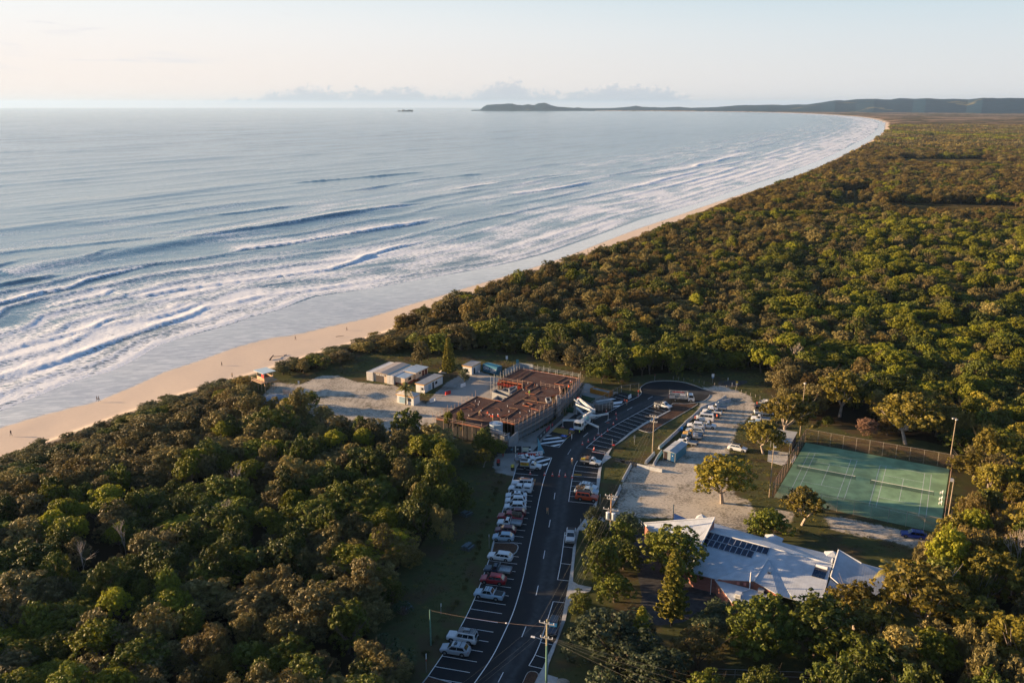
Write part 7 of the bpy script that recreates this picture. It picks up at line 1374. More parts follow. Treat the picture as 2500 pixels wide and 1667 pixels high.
def vehicle(kind, label, loc, ang, body, extras=(), group='parked vehicles', name=None, cat=None):
    L, W_, st, cab, wx, wr = VT[kind]; hw = W_ / 2
    nm = {'hatch': 'hatchback_car', 'sedan': 'sedan_car', 'suv': 'suv_car', 'wagon': 'wagon_car', 'boxy4wd': 'four_wheel_drive', 'van': 'van', 'twincab': 'pickup', 'singlecab': 'utility_truck', 'truck': 'cage_truck'}[kind]
    t = thing(name or nm, label, cat or {'van': 'van', 'twincab': 'pickup', 'singlecab': 'pickup', 'truck': 'truck'}.get(kind, 'car'), loc, ang, group)
    X = lambda x: L / 2 - x         # nose at +x
    mb = MB(); rings = []
    for x, f, zb, zt in st:
        w = hw * f; rings.append([(X(x), -w * .93, zb), (X(x), -w, zb + .18), (X(x), -w, zt - .16), (X(x), -w * .86, zt), (X(x), w * .86, zt), (X(x), w, zt - .16), (X(x), w, zb + .18), (X(x), w * .93, zb)])
    mb.loft([r[::-1] for r in rings]); b = mb.build('body', body, t)
    x0, x1, x2, x3, zb, zr = cab; wb_, wt_ = hw * .93, hw * .76
    A = [(X(x0), -wb_, zb - .05), (X(x0), wb_, zb - .05), (X(x3), wb_, zb - .05), (X(x3), -wb_, zb - .05)]; B = [(X(x1), -wt_, zr - .05), (X(x1), wt_, zr - .05), (X(x2), wt_, zr - .05), (X(x2), -wt_, zr - .05)]
    C_ = [(X(x1 + .12), -wt_ * .9, zr), (X(x1 + .12), wt_ * .9, zr), (X(x2 - .1), wt_ * .9, zr), (X(x2 - .1), -wt_ * .9, zr)]
    mb = MB(); mb.add(A + B + C_, [(0,1,5,4),(1,2,6,5),(2,3,7,6),(3,0,4,7),(4,5,9,8),(5,6,10,9),(6,7,11,10),(7,4,8,11),(8,9,10,11)]); mb.build('roof', body, t)
    def pane(nm_, q, f0, f1, g0, g1, outv):
        """sub-rectangle of the face q (four corners: low a, low b, high b, high a)"""
        q = [Vector(p) for p in q]; P_ = lambda s, r: (q[0].lerp(q[1], s)).lerp(q[3].lerp(q[2], s), r); o = Vector(outv) * .012; mb = MB(); c = [P_(f0, g0) + o, P_(f1, g0) + o, P_(f1, g1) + o, P_(f0, g1) + o]; mb.add(c + [p - o * .9 for p in c], [(0,1,2,3),(0,4,5,1),(1,5,6,2),(2,6,7,3),(3,7,4,0)]); return mb.build(nm_, CGL, t)
    pane('windscreen', [A[0], A[1], B[1], B[0]], .06, .94, .12, .93, (.6, 0, .8)); pane('rear_window', [A[2], A[3], B[3], B[2]], .1, .9, .2 if kind != 'van' else .35, .9, (-.6, 0, .6))
    nwin = 1 if kind in ('singlecab', 'truck') else (3 if kind in ('boxy4wd', 'wagon', 'van') else 2); lo = .14 if kind != 'van' else .3
    for s_, q in ((-1, [A[0], A[3], B[3], B[0]]), (1, [A[1], A[2], B[2], B[1]])):
        for k in range(nwin):
            a = .07 + .86 * k / nwin; e = .07 + .86 * (k + 1) / nwin - .025; pane('side_window', q, a, e, lo, .86, (0, s_, .2))
        MB().box((X(x0 + .42), s_ * (hw + .08), zb + .06), (.12, .2, .14)).build('wing_mirror', body, t)
    tm, rm = wheel_meshes(wr)
    for x in wx:
        for s_ in (-1, 1):
            w = link(bpy.data.objects.new('wheel', tm), t); w.location = (X(x), s_ * (hw - .1), wr); w.rotation_euler.z = 0 if s_ < 0 else math.pi; rmo = link(bpy.data.objects.new('rim', rm), w)
            MB().tube([(X(x), s_ * (hw - .16), wr + .01), (X(x), s_ * (hw + .004), wr + .01)], [wr * 1.17] * 2, 14).build('wheel_arch', BLKP, t)
    z1 = st[1][3]; 
    for s_ in (-1, 1): MB().box((X(.10), s_ * hw * .70, z1 - .16), (.16, hw * .36, .14)).build('headlight', HL, t); (MB().box((X(L - .06) if kind not in ('singlecab', 'truck') else X(L), s_ * hw * .78, z1 + .02), (.1, hw * .22, .2)).build('tail_light', TL, t))
    MB().box((X(.02), 0, st[0][2] + .1), (.1, hw * 1.3, .16)).build('grille', BLKP, t); MB().box((X(-.01), 0, st[0][2] + .02), (.03, .38, .1)).build('number_plate', PLW, t)
    if kind not in ('singlecab', 'truck'): MB().box((X(L - .02), 0, .42), (.1, hw * 1.75, .18)).build('rear_bumper', BLKP if kind in ('boxy4wd', 'twincab') else body, t)
    if kind == 'twincab' and 'canopy' not in extras:
        MB().box((X(4.35), 0, 1.09), (1.5, W_ * .80, .04)).build('tub', BLKP, t)
    if kind in ('singlecab',):
        x_a, x_b = 2.8, 5.0; MB().box((X((x_a + x_b) / 2), 0, .82), (x_b - x_a, 1.9, .12)).build('tray', TRAY, t); MB().box((X((x_a + x_b) / 2), 0, .62), (x_b - x_a + .3, .8, .2)).build('chassis', BLKP, t)
        for s_ in (-1, 1): MB().box((X((x_a + x_b) / 2), s_ * .93, 1.02), (x_b - x_a, .04, .28)).build('side_gate', TRAY, t)
        MB().box((X(x_b), 0, 1.02), (.04, 1.86, .28)).build('tail_gate', TRAY, t); hb = MB(); [hb.box((X(x_a + .02), y, 1.35), (.05, .05, 1.0)) for y in (-.85, 0, .85)]; hb.box((X(x_a + .02), 0, 1.82), (.05, 1.75, .05)); hb.build('headboard', TRAY, t)
    for ex in extras:
        if ex == 'rails':
            for s_ in (-1, 1): MB().tube([(X(x1 + .2), s_ * wt_ * .88, zr + .05), (X(x2 - .2), s_ * wt_ * .88, zr + .05)], .025, 5).build('roof_rail', BLKP, t)
        elif ex == 'bars':
            for q in (.25, .7): MB().box((X(x1 + (x2 - x1) * q), 0, zr + .08), (.07, wt_ * 2.1, .04)).build('roof_bar', BLKP, t)
        elif ex == 'sunroof': MB().box((X(x1 + .55), 0, zr + .006), (.5, .75, .012)).build('sunroof', CGL, t)
        elif ex == 'stripes':
            for s_ in (-.45, .45): MB().box((X((x1 + x2) / 2), s_ * .9, zr + .006), (x2 - x1 - .3, .16, .012)).build('roof_stripe', BLKP, t)
        elif ex == 'darkroof': MB().box((X((x1 + x2) / 2), 0, zr + .01), (x2 - x1 - .15, wt_ * 1.8, .03)).build('roof_panel', BLKP, t)
        elif ex == 'rack':
            rk_ = MB(); [rk_.bar((X(x1), y, zr + .18), (X(x2), y, zr + .18), .05) for y in np.linspace(-wt_, wt_, 7)]; [rk_.bar((X(x1 + (x2 - x1) * q), -wt_, zr + .15), (X(x1 + (x2 - x1) * q), wt_, zr + .15), .05) for q in (0, .33, .66, 1)]; rk_.build('roof_rack', BLKP, t); MB().box((X(x1 + (x2 - x1) * .45), -.1, zr + .26), (.9, .5, .12)).build('rack_box', TRAY, t)
        elif ex == 'board': 
            o = MB().loft([[(X(x1 - .5 + 2.9 * q), .35 + w * math.cos(a), zr + .22 + .08 * math.sin(a)) for a in (0, 1.57, 3.14, 4.71)] for q, w in ((0, .03), (.12, .2), (.4, .3), (.7, .28), (.92, .18), (1, .03))]).build('paddle_board', mat('board_orange', (.60, .22, .07), .5, .25, 1.), t)
        elif ex == 'solar': MB().box((X(x1 + 1.7), -.3, zr + .04), (1.7, .6, .04)).build('roof_solar_panel', PANEL, t); MB().box((X(x1 + .5), -.3, zr + .05), (.5, .5, .06)).build('roof_hatch', PLW, t)
        elif ex == 'canopy':
            x_a = x3 - .05 if kind == 'twincab' else 2.8; c_ = MB().box((X((x_a + L) / 2), 0, (1.0 + zr) / 2 + .06), (L - x_a - .1, W_ * .95, zr - .95)).build('canopy', body, t); [MB().box((X((x_a + L) / 2), s_ * W_ * .477, zr - .3), ((L - x_a) * .66, .02, .32)).build('canopy_window', CGL, c_) for s_ in (-1, 1)]
        elif ex == 'cage':
            cg = MB(); [cg.bar((X(x), s_ * .9, .9), (X(x), s_ * .9, 2.1), .05) for x in (2.9, 3.6, 4.3, 4.95) for s_ in (-1, 1)]; [cg.bar((X(2.9), s_ * .9, z), (X(4.95), s_ * .9, z), .05) for z in (1.5, 2.1) for s_ in (-1, 1)]; [cg.bar((X(x), -.9, 2.1), (X(x), .9, 2.1), .05) for x in (2.9, 4.95)]; cg.build('cage', BLKP, t)
            MB().box((X(3.35), .3, 1.3), (.7, .9, .8)).build('cargo_box', TAN, t); MB().box((X(4.3), -.4, 1.15), (.9, .7, .5)).build('tool_box', YL, t); MB().box((X(4.1), .45, 1.2), (.6, .5, .6)).build('machine', METAL, t)
        elif ex == 'signbox':
            MB().box((X(3.9), 0, 1.5), (2.15, 1.86, 1.05)).build('service_body', body, t)
            for s_ in (-1, 1): q = MB().box((X(3.9), s_ * .945, 1.42), (2.05, .02, .75)).build('side_sign', mat('sign_gold', (.45, .22, .03), .5, .4, 2.), t); MB().box((X(3.9), s_ * .96, 1.12), (2.0, .012, .12)).build('sign_stripe', YL, q); MB().box((X(3.2), s_ * .96, 1.42), (.35, .012, .35)).build('sign_mark', YL, q)
            MB().box((X(4.1), 0, 2.06), (1.6, 1.2, .06)).build('roof_tray', BLKP, t)
        elif ex == 'load': MB().box((X(3.9), 0, 1.15), (2.0, 1.6, .35)).build('load', mat('load_dark', (.05, .05, .05), .8, .4, 4.), t)
        elif ex == 'softload': o = MB().loft([[(X(x), y, z + .08 * math.sin(x * 5 + y * 3)) for y, z in ((-.7, zr - .5), (-.7, zr - .1), (0, zr + .05), (.7, zr - .1), (.7, zr - .5))] for x in np.linspace(3.0, 4.9, 6)]).build('covered_load', mat('load_brown', (.09, .07, .05), .9, .4, 3.), t)
        elif ex == 'toolboxes': [MB().box((X(3.1 + .75 * k), s_ * .6, 1.25), (.65, .55, .65)).build('toolbox', METAL if k else PLW, t) for k in range(2) for s_ in (-1, 1)]
        elif ex == 'sportsbar': MB().tube([(X(3.6), -.75, 1.05), (X(3.75), -.7, 1.7), (X(3.75), .7, 1.7), (X(3.6), .75, 1.05)], .04, 6).build('sports_bar', METAL, t)
        elif ex == 'bullbar': MB().tube([(X(-.06), -.7, .5), (X(-.1), -.65, 1.0), (X(-.1), .65, 1.0), (X(-.06), .7, .5)], .05, 6).build('bull_bar', BLKP, t)
        elif ex == 'spare': MB().tube([(X(L + .12), 0, 1.1), (X(L + .32), 0, 1.1)], .38, 14).build('spare_wheel', TYRE, t)
        elif ex == 'sunshade': MB().box((X((x0 + x1) / 2 + .03), 0, (zb + zr) / 2 + .03), (.05, W_ * .72, .62), 0, 0, -math.atan2(x1 - x0, zr - zb) ).build('sun_shade', mat('shade_teal', (.10, .45, .55), .3), t)
        elif ex == 'truckbed':
            MB().box((X(4.6), 0, .95), (5.1, 2.1, .14)).build('deck', TRAY, t); MB().box((X(4.4), 0, .7), (5.6, .8, .25)).build('chassis', BLKP, t)
            for s_ in (-1, 1):
                for z in (1.2, 1.45, 1.7, 1.95, 2.2): MB().box((X(4.6), s_ * 1.02, z), (5.0, .04, .09)).build('side_slat', TRAY, t)
                for x in np.linspace(2.1, 7.05, 6): MB().box((X(x), s_ * 1.05, 1.6), (.07, .05, 1.35)).build('stake', TRAY, t)
            for z in (2.3,): [MB().tube([(X(2.1), s_ * 1.0, 2.6), (X(7.1), s_ * 1.0, 2.6)], .04, 5).build('top_rail', PLW, t) for s_ in (-1, 1)]
            [MB().tube([(X(x), s_ * 1.0, 2.2), (X(x), s_ * 1.0, 2.6)], .035, 5).build('rail_post', PLW, t) for x in (2.1, 3.8, 5.4, 7.1) for s_ in (-1, 1)]; MB().box((X(3.3), -.3, 1.5), (1.6, 1.0, .9)).build('white_crate', PLW, t); MB().box((X(5.0), .3, 1.35), (1.2, 1.2, .7)).build('machine', mat('machine_grey', (.14, .17, .2), .5), t); MB().box((X(4.6), .2, 2.45), (3.4, .25, .08)).build('ladder', RED, t); MB().box((X(1.9), 0, 1.7), (.08, 1.9, 1.5)).build('headboard', PLW, t)
    return t
WHT = paint('white', (.66, .68, .70)); SIL = paint('silver', (.36, .40, .44)); REDC = paint('red', (.30, .012, .02)); DRED = paint('dark_red', (.12, .010, .018)); BLU = paint('blue', (.008, .03, .22)); NAVY = paint('navy', (.012, .03, .055)); BLKC = paint('black', (.012, .015, .02)); YELC = paint('yellow', (.60, .33, .01)); ORC = paint('orange', (.48, .07, .02)); LBL = paint('pale_blue', (.33, .44, .54)); GRYC = paint('grey', (.12, .15, .17))
CARS = [ # crop, nose x,y, tail x,y (at mid height), type, paint, extras, label
 ('E',765,572,1050,590,'boxy4wd',WHT,('board','solar'),'white long four-wheel drive with an orange board on its roof, top of the left row'),
 ('E',705,652,1040,655,'twincab',WHT,('canopy',),'white pickup with a white canopy, second car of the left row'),
 ('E',665,735,965,740,'sedan',WHT,('sunroof',),'white sedan with a dark sunroof between the canopied pickup and a white wagon'),
 ('E',658,812,962,820,'suv',WHT,('rails',),'white car with roof rails directly below the white sedan with a sunroof'),
 ('E',645,898,955,905,'suv',WHT,(),'white large wagon just above the maroon car'),
 ('E',665,975,955,985,'hatch',DRED,(),'dark maroon car with a light-reflecting roof above the red pickup'),
 ('E',575,1040,888,1060,'twincab',REDC,('softload',),'bright red pickup with a dark covered load in the left row'),
 ('E',545,1125,895,1150,'singlecab',WHT,(),'white single cab utility with an empty dark tray in the left row'),
 ('E',522,1218,805,1235,'hatch',DRED,(),'dark red hatchback between the white utility and the silver-blue hatchback'),
 ('E',482,1315,780,1335,'hatch',LBL,(),'silver-blue hatchback above the mulch island'),
 ('F',292,262,550,280,'wagon',WHT,(),'white old wagon just below the mulch island'),
 ('F',242,405,550,425,'singlecab',NAVY,(),'dark utility with a pale bonnet and open tray above the red wagon'),
 ('F',214,498,488,520,'suv',REDC,('rails',),'red wagon between the dark utility and the silver pickup'),
 ('F',158,648,462,672,'twincab',LBL,('bars','sportsbar'),'silver-blue twin cab pickup with roof bars and an open tub'),
 ('G',835,650,1270,700,'boxy4wd',WHT,('rack','bullbar','spare'),'white four-wheel drive with a long black roof rack near the bottom'),
 ('G',735,800,1168,880,'suv',SIL,('bars','sunroof'),'silver rounded SUV, last car of the left row'),
 ('E',1190,340,862,312,'singlecab',WHT,('signbox',),'white utility with gold and yellow sign boards by the hatched zone'),
 ('s',870,1020,500,1060,'singlecab',WHT,('toolboxes',),'white flat-tray utility parked behind the one with gold sign boards'),
 ('E',2035,285,1715,245,'singlecab',WHT,('cage',),'white utility with a caged load at the head of the right bays'),
 ('E',1970,632,1698,592,'hatch',WHT,('bars',),'white hatchback with roof bars, top of the three in the right bays'),
 ('E',1955,705,1672,668,'twincab',LBL,('softload',),'pale blue pickup with a brown load between the white hatchback and orange car'),
 ('E',1962,785,1672,752,'boxy4wd',ORC,('darkroof','spare'),'orange four-wheel drive with a dark roof in the right bays'),
 ('E',1575,1400,1600,1225,'twincab',WHT,('bars','bullbar'),'white pickup with black roof bars parked along the right kerb'),
 ('W',735,560,860,150,'wagon',NAVY,('sunshade',),'dark teal car with a bright windscreen shade parked along the right kerb'),
 ('C',2008,430,1640,410,'truck',WHT,('truckbed',),'white truck with slatted cage body and red ladder in the turning circle'),
 ('C',1688,548,1440,482,'singlecab',WHT,('load',),'white utility with a loaded dark tray at the top of the sloping bays'),
 ('D',1040,655,1300,680,'singlecab',WHT,(),'white tray utility, farthest of the row in front of the barriers'),
 ('D',957,705,1240,735,'twincab',WHT,(),'white pickup, second farthest of the row in front of the barriers'),
 ('D',940,755,1185,775,'twincab',NAVY,(),'dark teal pickup partly hidden behind the white van'),
 ('D',848,800,1128,830,'van',WHT,('solar',),'white high-roof van with an open side door in front of the barriers'),
 ('D',762,905,975,925,'suv',WHT,(),'white canopied car beside the forward-facing white utility'),
 ('D',1138,925,900,900,'singlecab',WHT,(),'white utility facing the track, between the van and the silver wagon'),
 ('D',727,965,985,995,'wagon',SIL,('rails',),'silver wagon just above the yellow utility'),
 ('D',665,1020,975,1055,'singlecab',YELC,(),'yellow utility with a grey tray in the row'),
 ('D',643,1062,960,1090,'singlecab',NAVY,('toolboxes',),'dark utility with a white toolbox tray below the yellow one'),
 ('D',610,1125,890,1180,'singlecab',WHT,(),'white utility with a big alloy tray beside the amenities shed'),
 ('D',1595,1260,1320,1205,'suv',WHT,('darkroof',),'white wagon with a dark roof panel parked behind the lone yellow-green tree'),
 ('D',2000,625,1785,590,'singlecab',WHT,('toolboxes',),'white tray truck at the top of the group under the yellow-green trees'),
 ('D',1940,650,1722,650,'twincab',BLKC,(),'black pickup at the top of the group under the yellow-green trees'),
 ('D',1930,735,1730,725,'twincab',WHT,('rack',),'white pickup with a roof rack under the yellow-green trees'),
 ('D',1680,805,1890,835,'singlecab',WHT,(),'white utility facing left under the yellow-green trees'),
 ('D',1640,880,1860,905,'twincab',LBL,(),'pale blue pickup lowest of the group under the yellow-green trees'),
 ('I',1480,1345,1752,1385,'wagon',BLU,('bars',),'deep blue station wagon below the near right corner of the tennis court'),
]
for c, nx, ny, tx, ty, k, pt, ex, lab in CARS:
    a, b = V(c, nx, ny, .75), V(c, tx, ty, .75); L = VT[k][0]; d = (a - b).normalized(); m = (a + b) / 2; ang = math.atan2(d.y, d.x)
    if 'left row' in lab or c in 'FG': ang = math.atan2(*(lambda v: (v.y, v.x))((dirE if c == 'E' else dirE.lerp(dirG, .6 if c == 'F' else 1.)))) + 0.0
    ang += R(random.uniform(-1.8, 1.8))
    vehicle(k, lab, (m.x, m.y, .03 if c in 'EFGWCs' else 0), ang, pt, ex)
# motorbikes
for x, y, lab in ((1448,560,'farther of two parked motorbikes beside the loaded utility'), (1490,572,'nearer of two parked motorbikes beside the loaded utility')):
    t = thing('motorbike', lab, 'motorbike', V('C', x, y, .03), R(-70), 'parked motorbikes'); tm, rm = wheel_meshes(.31)
    for x_ in (-.7, .7): w = link(bpy.data.objects.new('wheel', tm), t); w.location = (x_, 0, .31); w.scale.y = .5
    MB().tube([(-.5, 0, .75), (0, 0, .85), (.35, 0, .9)], [.12, .17, .12], 8).build('tank', WHT, t); MB().box((-.35, 0, .82), (.6, .24, .1)).build('seat', BLKP, t); MB().box((0, 0, .45), (.45, .28, .38)).build('engine', METAL, t); MB().bar((.7, 0, .31), (.45, 0, 1.0), .06).build('fork', METAL, t); MB().tube([(.42, -.35, 1.05), (.45, 0, 1.0), (.42, .35, 1.05)], .025, 5).build('handlebar', DARK, t)
# ---- white boom truck on its outriggers
BW = mat('boom_white', (.56, .60, .62), .45, .06); bt0, bt1 = V('S', 600, 1190, 1.0), V('S', 1020, 680, 1.8)
fr0 = V('S', 585, 1215, 0); bk0 = V('S', 985, 860, 0); dd = (bk0 - fr0); Lb = 11.; dd.normalize(); boom = thing('boom_truck', 'white concrete boom truck standing on spread outriggers beside the building site', 'truck', fr0 + dd * 5.0, math.atan2(-dd.y, -dd.x)); boom.location.z = .03
BL = lambda p: local([p], boom)[0]
MB().box((4.2, 0, 1.75), (1.7, 2.3, 1.9)).build('cab', BW, boom); MB().box((5.06, 0, 2.05), (.04, 2.05, .9)).build('windscreen', CGL, boom); [MB().box((4.4, s_ * 1.16, 2.1), (.9, .03, .7)).build('side_window', CGL, boom) for s_ in (-1, 1)]; MB().box((5.12, 0, 1.0), (.16, 2.2, .45)).build('bumper', BW, boom); [MB().box((5.2, s_ * .8, 1.0), (.06, .4, .2)).build('headlight', HL, boom) for s_ in (-1, 1)]; [MB().box((5.1, s_ * 1.35, 2.1), (.1, .12, .5)).build('wing_mirror', BLKP, boom) for s_ in (-1, 1)]
MB().box((-1.0, 0, .95), (9.0, .95, .35)).build('chassis', METAL, boom); MB().box((.9, 0, 1.35), (4.4, 2.3, .5)).build('deck', BW, boom); tm, rm = wheel_meshes(.5)
for x_ in (3.9, 2.6, -1.2, -2.5):
    for s_ in (-1, 1): w = link(bpy.data.objects.new('wheel', tm), boom); w.location = (x_, s_ * 1.02, .5); link(bpy.data.objects.new('rim', rm), w)
MB().loft([[(-5.2, -1.0, .7), (-5.2, 1.0, .7), (-5.2, 1.2, 1.6), (-5.2, -1.2, 1.6)], [(-3.9, -.8, .7), (-3.9, .8, .7), (-3.9, 1.1, 1.6), (-3.9, -1.1, 1.6)]]).build('hopper', BW, boom)
for x_, s_ in ((1.8, 1), (1.8, -1), (.4, 1), (.4, -1)): MB().box((x_, s_ * .85, 1.75), (1.0, .5, .4)).build('locker', mat('locker_grey', (.2, .23, .25), .5), boom)
MB().tube([(1.6, 0, 1.5), (1.6, 0, 2.3)], .5, 14).build('water_tank', BW, boom); MB().tube([(-.2, 0, 1.5), (-.2, 0, 2.9)], [.75, .6], 14).build('slew_turret', BW, boom); MB().box((-.3, 0, 2.2), (1.3, 1.5, .8)).build('turret_housing', mat('turret_teal', (.20, .42, .42), .5), boom)
for foot, hip in (((160, 1050), (.5, .9)), ((1170, 1250), (.6, -.9)), ((1450, 860), (-1.2, -.9)), ((545, 690), (-1.1, .9))):
    f = BL(V('S', *foot, .1)); top = Vector((f.x, f.y, 1.45)); h0 = Vector((hip[0], hip[1] * .6, 1.75)); o = MB().bar(h0, top + Vector((0, 0, .35)), .34, .42).build('outrigger_arm', BW, boom); MB().bar(h0.lerp(top, .45) + Vector((0, 0, .2)), top + Vector((0, 0, .35)), .28, .34).build('outrigger_extension', BW, o); MB().tube([top + Vector((0, 0, .35)), (f.x, f.y, .1)], .09, 8).build('outrigger_leg', METAL, o); MB().tube([(f.x, f.y, 0), (f.x, f.y, .1)], .28, 10).build('outrigger_foot', METAL, o)
a0 = BL(V('S', 1035, 610, 3.6)); a1 = BL(V('S', 600, 260, 5.2)); a2 = BL(V('S', 530, 420, 4.2)); a3 = BL(V('S', 940, 590, 4.0)); a4 = BL(V('S', 480, 285, 5.9)); a5 = BL(V('S', 640, 400, 5.0)); tur = Vector((-.2, 0, 2.8))
MB().bar(tur, a0, .5, .6).build('boom_base', BW, boom); MB().bar(a0, a1, .42, .5).build('boom_section', BW, boom); MB().bar(a1, a2, .34, .4).build('boom_section', BW, boom); MB().bar(a2, a3, .36, .42).build('boom_section', BW, boom); MB().bar(a5, a4, .28, .3).build('boom_section', BW, boom); MB().box(a0, (.9, .9, .9), .4).build('boom_knuckle', BW, boom)
MB().tube([a0 + Vector((0, .3, .2)), a1 + Vector((0, .3, .2)), a2 + Vector((0, .35, 0)), a3 + Vector((0, .3, 0))], .07, 6).build('concrete_pipe', METAL, boom); MB().bar(tur + Vector((0, .4, .2)), BL(V('S', 620, 940, 3.2)), .16).build('ram', BW, boom); MB().box(a1, (.5, .5, .5)).build('red_knuckle', mat('knuckle_red', (.4, .04, .05), .5), boom)
# ================================================================ people
def skin_person(pose):
    """one continuous body: joints of a figure 1.75 m tall, facing +x"""
    J = {'pelvis': (0, 0, .93), 'waist': (.01, 0, 1.08), 'chest': (.02, 0, 1.32), 'neck': (.02, 0, 1.48), 'head': (.04, 0, 1.60), 'crown': (.04, 0, 1.70)}
    for s_, n in ((1, 'l'), (-1, 'r')):
        st_ = {'stand': 0, 'walk': .28 * s_, 'bend': .08 * s_}[pose]; ar = {'stand': .05, 'walk': -.22 * s_, 'bend': .35}[pose]
        J.update({'hip' + n: (0, s_ * .095, .90), 'knee' + n: (st_ * .55 + .03, s_ * .10, .50), 'ank' + n: (st_, s_ * .10, .09), 'toe' + n: (st_ + .17, s_ * .11, .04), 'sho' + n: (.0, s_ * .19, 1.41), 'elb' + n: (ar * .4 - .02, s_ * .25, 1.15), 'wri' + n: (ar + .03, s_ * .25, .92), 'hand' + n: (ar + .06, s_ * .245, .83)})
        for f in range(5): J['fin%s%d' % (n, f)] = (ar + .07 + .012 * (f - 2), s_ * (.225 + .013 * f), .76 + (.05 if f == 0 else .006 * abs(f - 2)))
    if pose == 'bend':
        for k in list(J):
            if k in ('waist', 'chest', 'neck', 'head', 'crown') or k[:3] in ('sho', 'elb', 'wri', 'han', 'fin'): x, y, z = J[k]; a = .75; dz = z - .95; J[k] = (x * math.cos(a) + dz * math.sin(a), y, .95 + dz * math.cos(a) - x * math.sin(a))
    E_ = [('pelvis','waist'),('waist','chest'),('chest','neck'),('neck','head'),('head','crown')]
    for n in 'lr': E_ += [('pelvis','hip'+n),('hip'+n,'knee'+n),('knee'+n,'ank'+n),('ank'+n,'toe'+n),('chest','sho'+n),('sho'+n,'elb'+n),('elb'+n,'wri'+n),('wri'+n,'hand'+n)] + [('hand'+n, 'fin%s%d' % (n, f)) for f in range(5)]
    rad = {'pelvis': (.15,.11), 'waist': (.135,.10), 'chest': (.165,.11), 'neck': (.06,.06), 'head': (.085,.095), 'crown': (.07,.08)}; pr_ = {'hip': (.10,.10), 'kne': (.065,.065), 'ank': (.045,.045), 'toe': (.045,.03), 'sho': (.07,.07), 'elb': (.045,.045), 'wri': (.032,.032), 'han': (.045,.022), 'fin': (.009,.009)}
    names = list(J); me = bpy.data.meshes.new('body'); me.from_pydata([J[n] for n in names], [(names.index(a), names.index(b)) for a, b in E_], []); o = bpy.data.objects.new('tmp', me); COL.objects.link(o)
    m = o.modifiers.new('skin', 'SKIN'); m.use_smooth_shade = True
    for i, n in enumerate(names): me.skin_vertices[0].data[i].radius = rad.get(n) or pr_[n[:3]]; me.skin_vertices[0].data[i].use_root = n == 'pelvis'
    ss = o.modifiers.new('sub', 'SUBSURF'); ss.levels = 1; ss.render_levels = 1
    dg = bpy.context.evaluated_depsgraph_get(); dg.update(); r = bpy.data.meshes.new_from_object(o.evaluated_get(dg)); bpy.data.objects.remove(o); r.materials.clear(); return r
BODY = {p_: skin_person(p_) for p_ in ('stand', 'walk', 'bend')}
SKN = mat('skin', (.40, .24, .17), .6); 
def person(c, x, y, z, ang, pose, top, legs, hat, label, shorts=False, s=1.0, group=None, at=None):
    p = at if at is not None else V(c, x, y, z); t = thing('person', label, 'person', p, ang, group); t.scale = (s, s, s); src = BODY[pose]; me = src.copy(); me.materials.clear(); [me.materials.append(q) for q in (SKN, top, legs, mat('boots', (.03, .025, .02), .8), mat('hair_dark', (.03, .02, .012), .8))]
    co_ = np.empty(len(me.vertices) * 3); me.vertices.foreach_get('co', co_); co_ = co_.reshape(-1, 3)
    for f in me.polygons:
        v = co_[list(f.vertices)].mean(0); x_, y_, z_ = v; u_ = z_ if pose != 'bend' or z_ < .9 else .95 + math.hypot(max(0, x_), z_ - .95)
        mi = 0
        if u_ < .10: mi = 3
        elif u_ < .93 and abs(y_) < .21: mi = 0 if (shorts and u_ < .50) else 2
        elif .93 <= u_ < 1.47 and not (abs(y_) > .215 and u_ < 1.2): mi = 1
        elif u_ > 1.60 or (u_ > 1.52 and x_ < .02): mi = 4
        f.material_index = mi
    mesh_obj('body', me, t)
    hd = Vector((.04, 0, 1.66)) if pose != 'bend' else Vector((.55, 0, 1.42))
    if hat is not None: MB().tube([hd + Vector((0, 0, -.02)), hd + Vector((0, 0, .05)), hd + Vector((0, 0, .12)), hd + Vector((0, 0, .145))], [.155, .125, .10, .03], 12).build('hard_hat' if hat is WH2 else 'hat', hat, t)
    for s_ in (-1, 1): MB().box(hd + Vector((.088, s_ * .032, -.05)), (.012, .02, .012)).build('eye', DARK, t)
    MB().box(hd + Vector((.10, 0, -.075)), (.03, .022, .035)).build('nose', SKN, t); return t
HVO = mat('hi_vis_orange', (.80, .10, .03), .6); HVY = mat('hi_vis_yellow', (.50, .75, .04), .6); KHK = mat('khaki', (.36, .28, .16), .8); DKC = mat('dark_clothes', (.025, .03, .04), .8); BLK2 = mat('brown_clothes', (.12, .07, .04), .8); PEA = mat('faded_orange', (.72, .33, .16), .7)
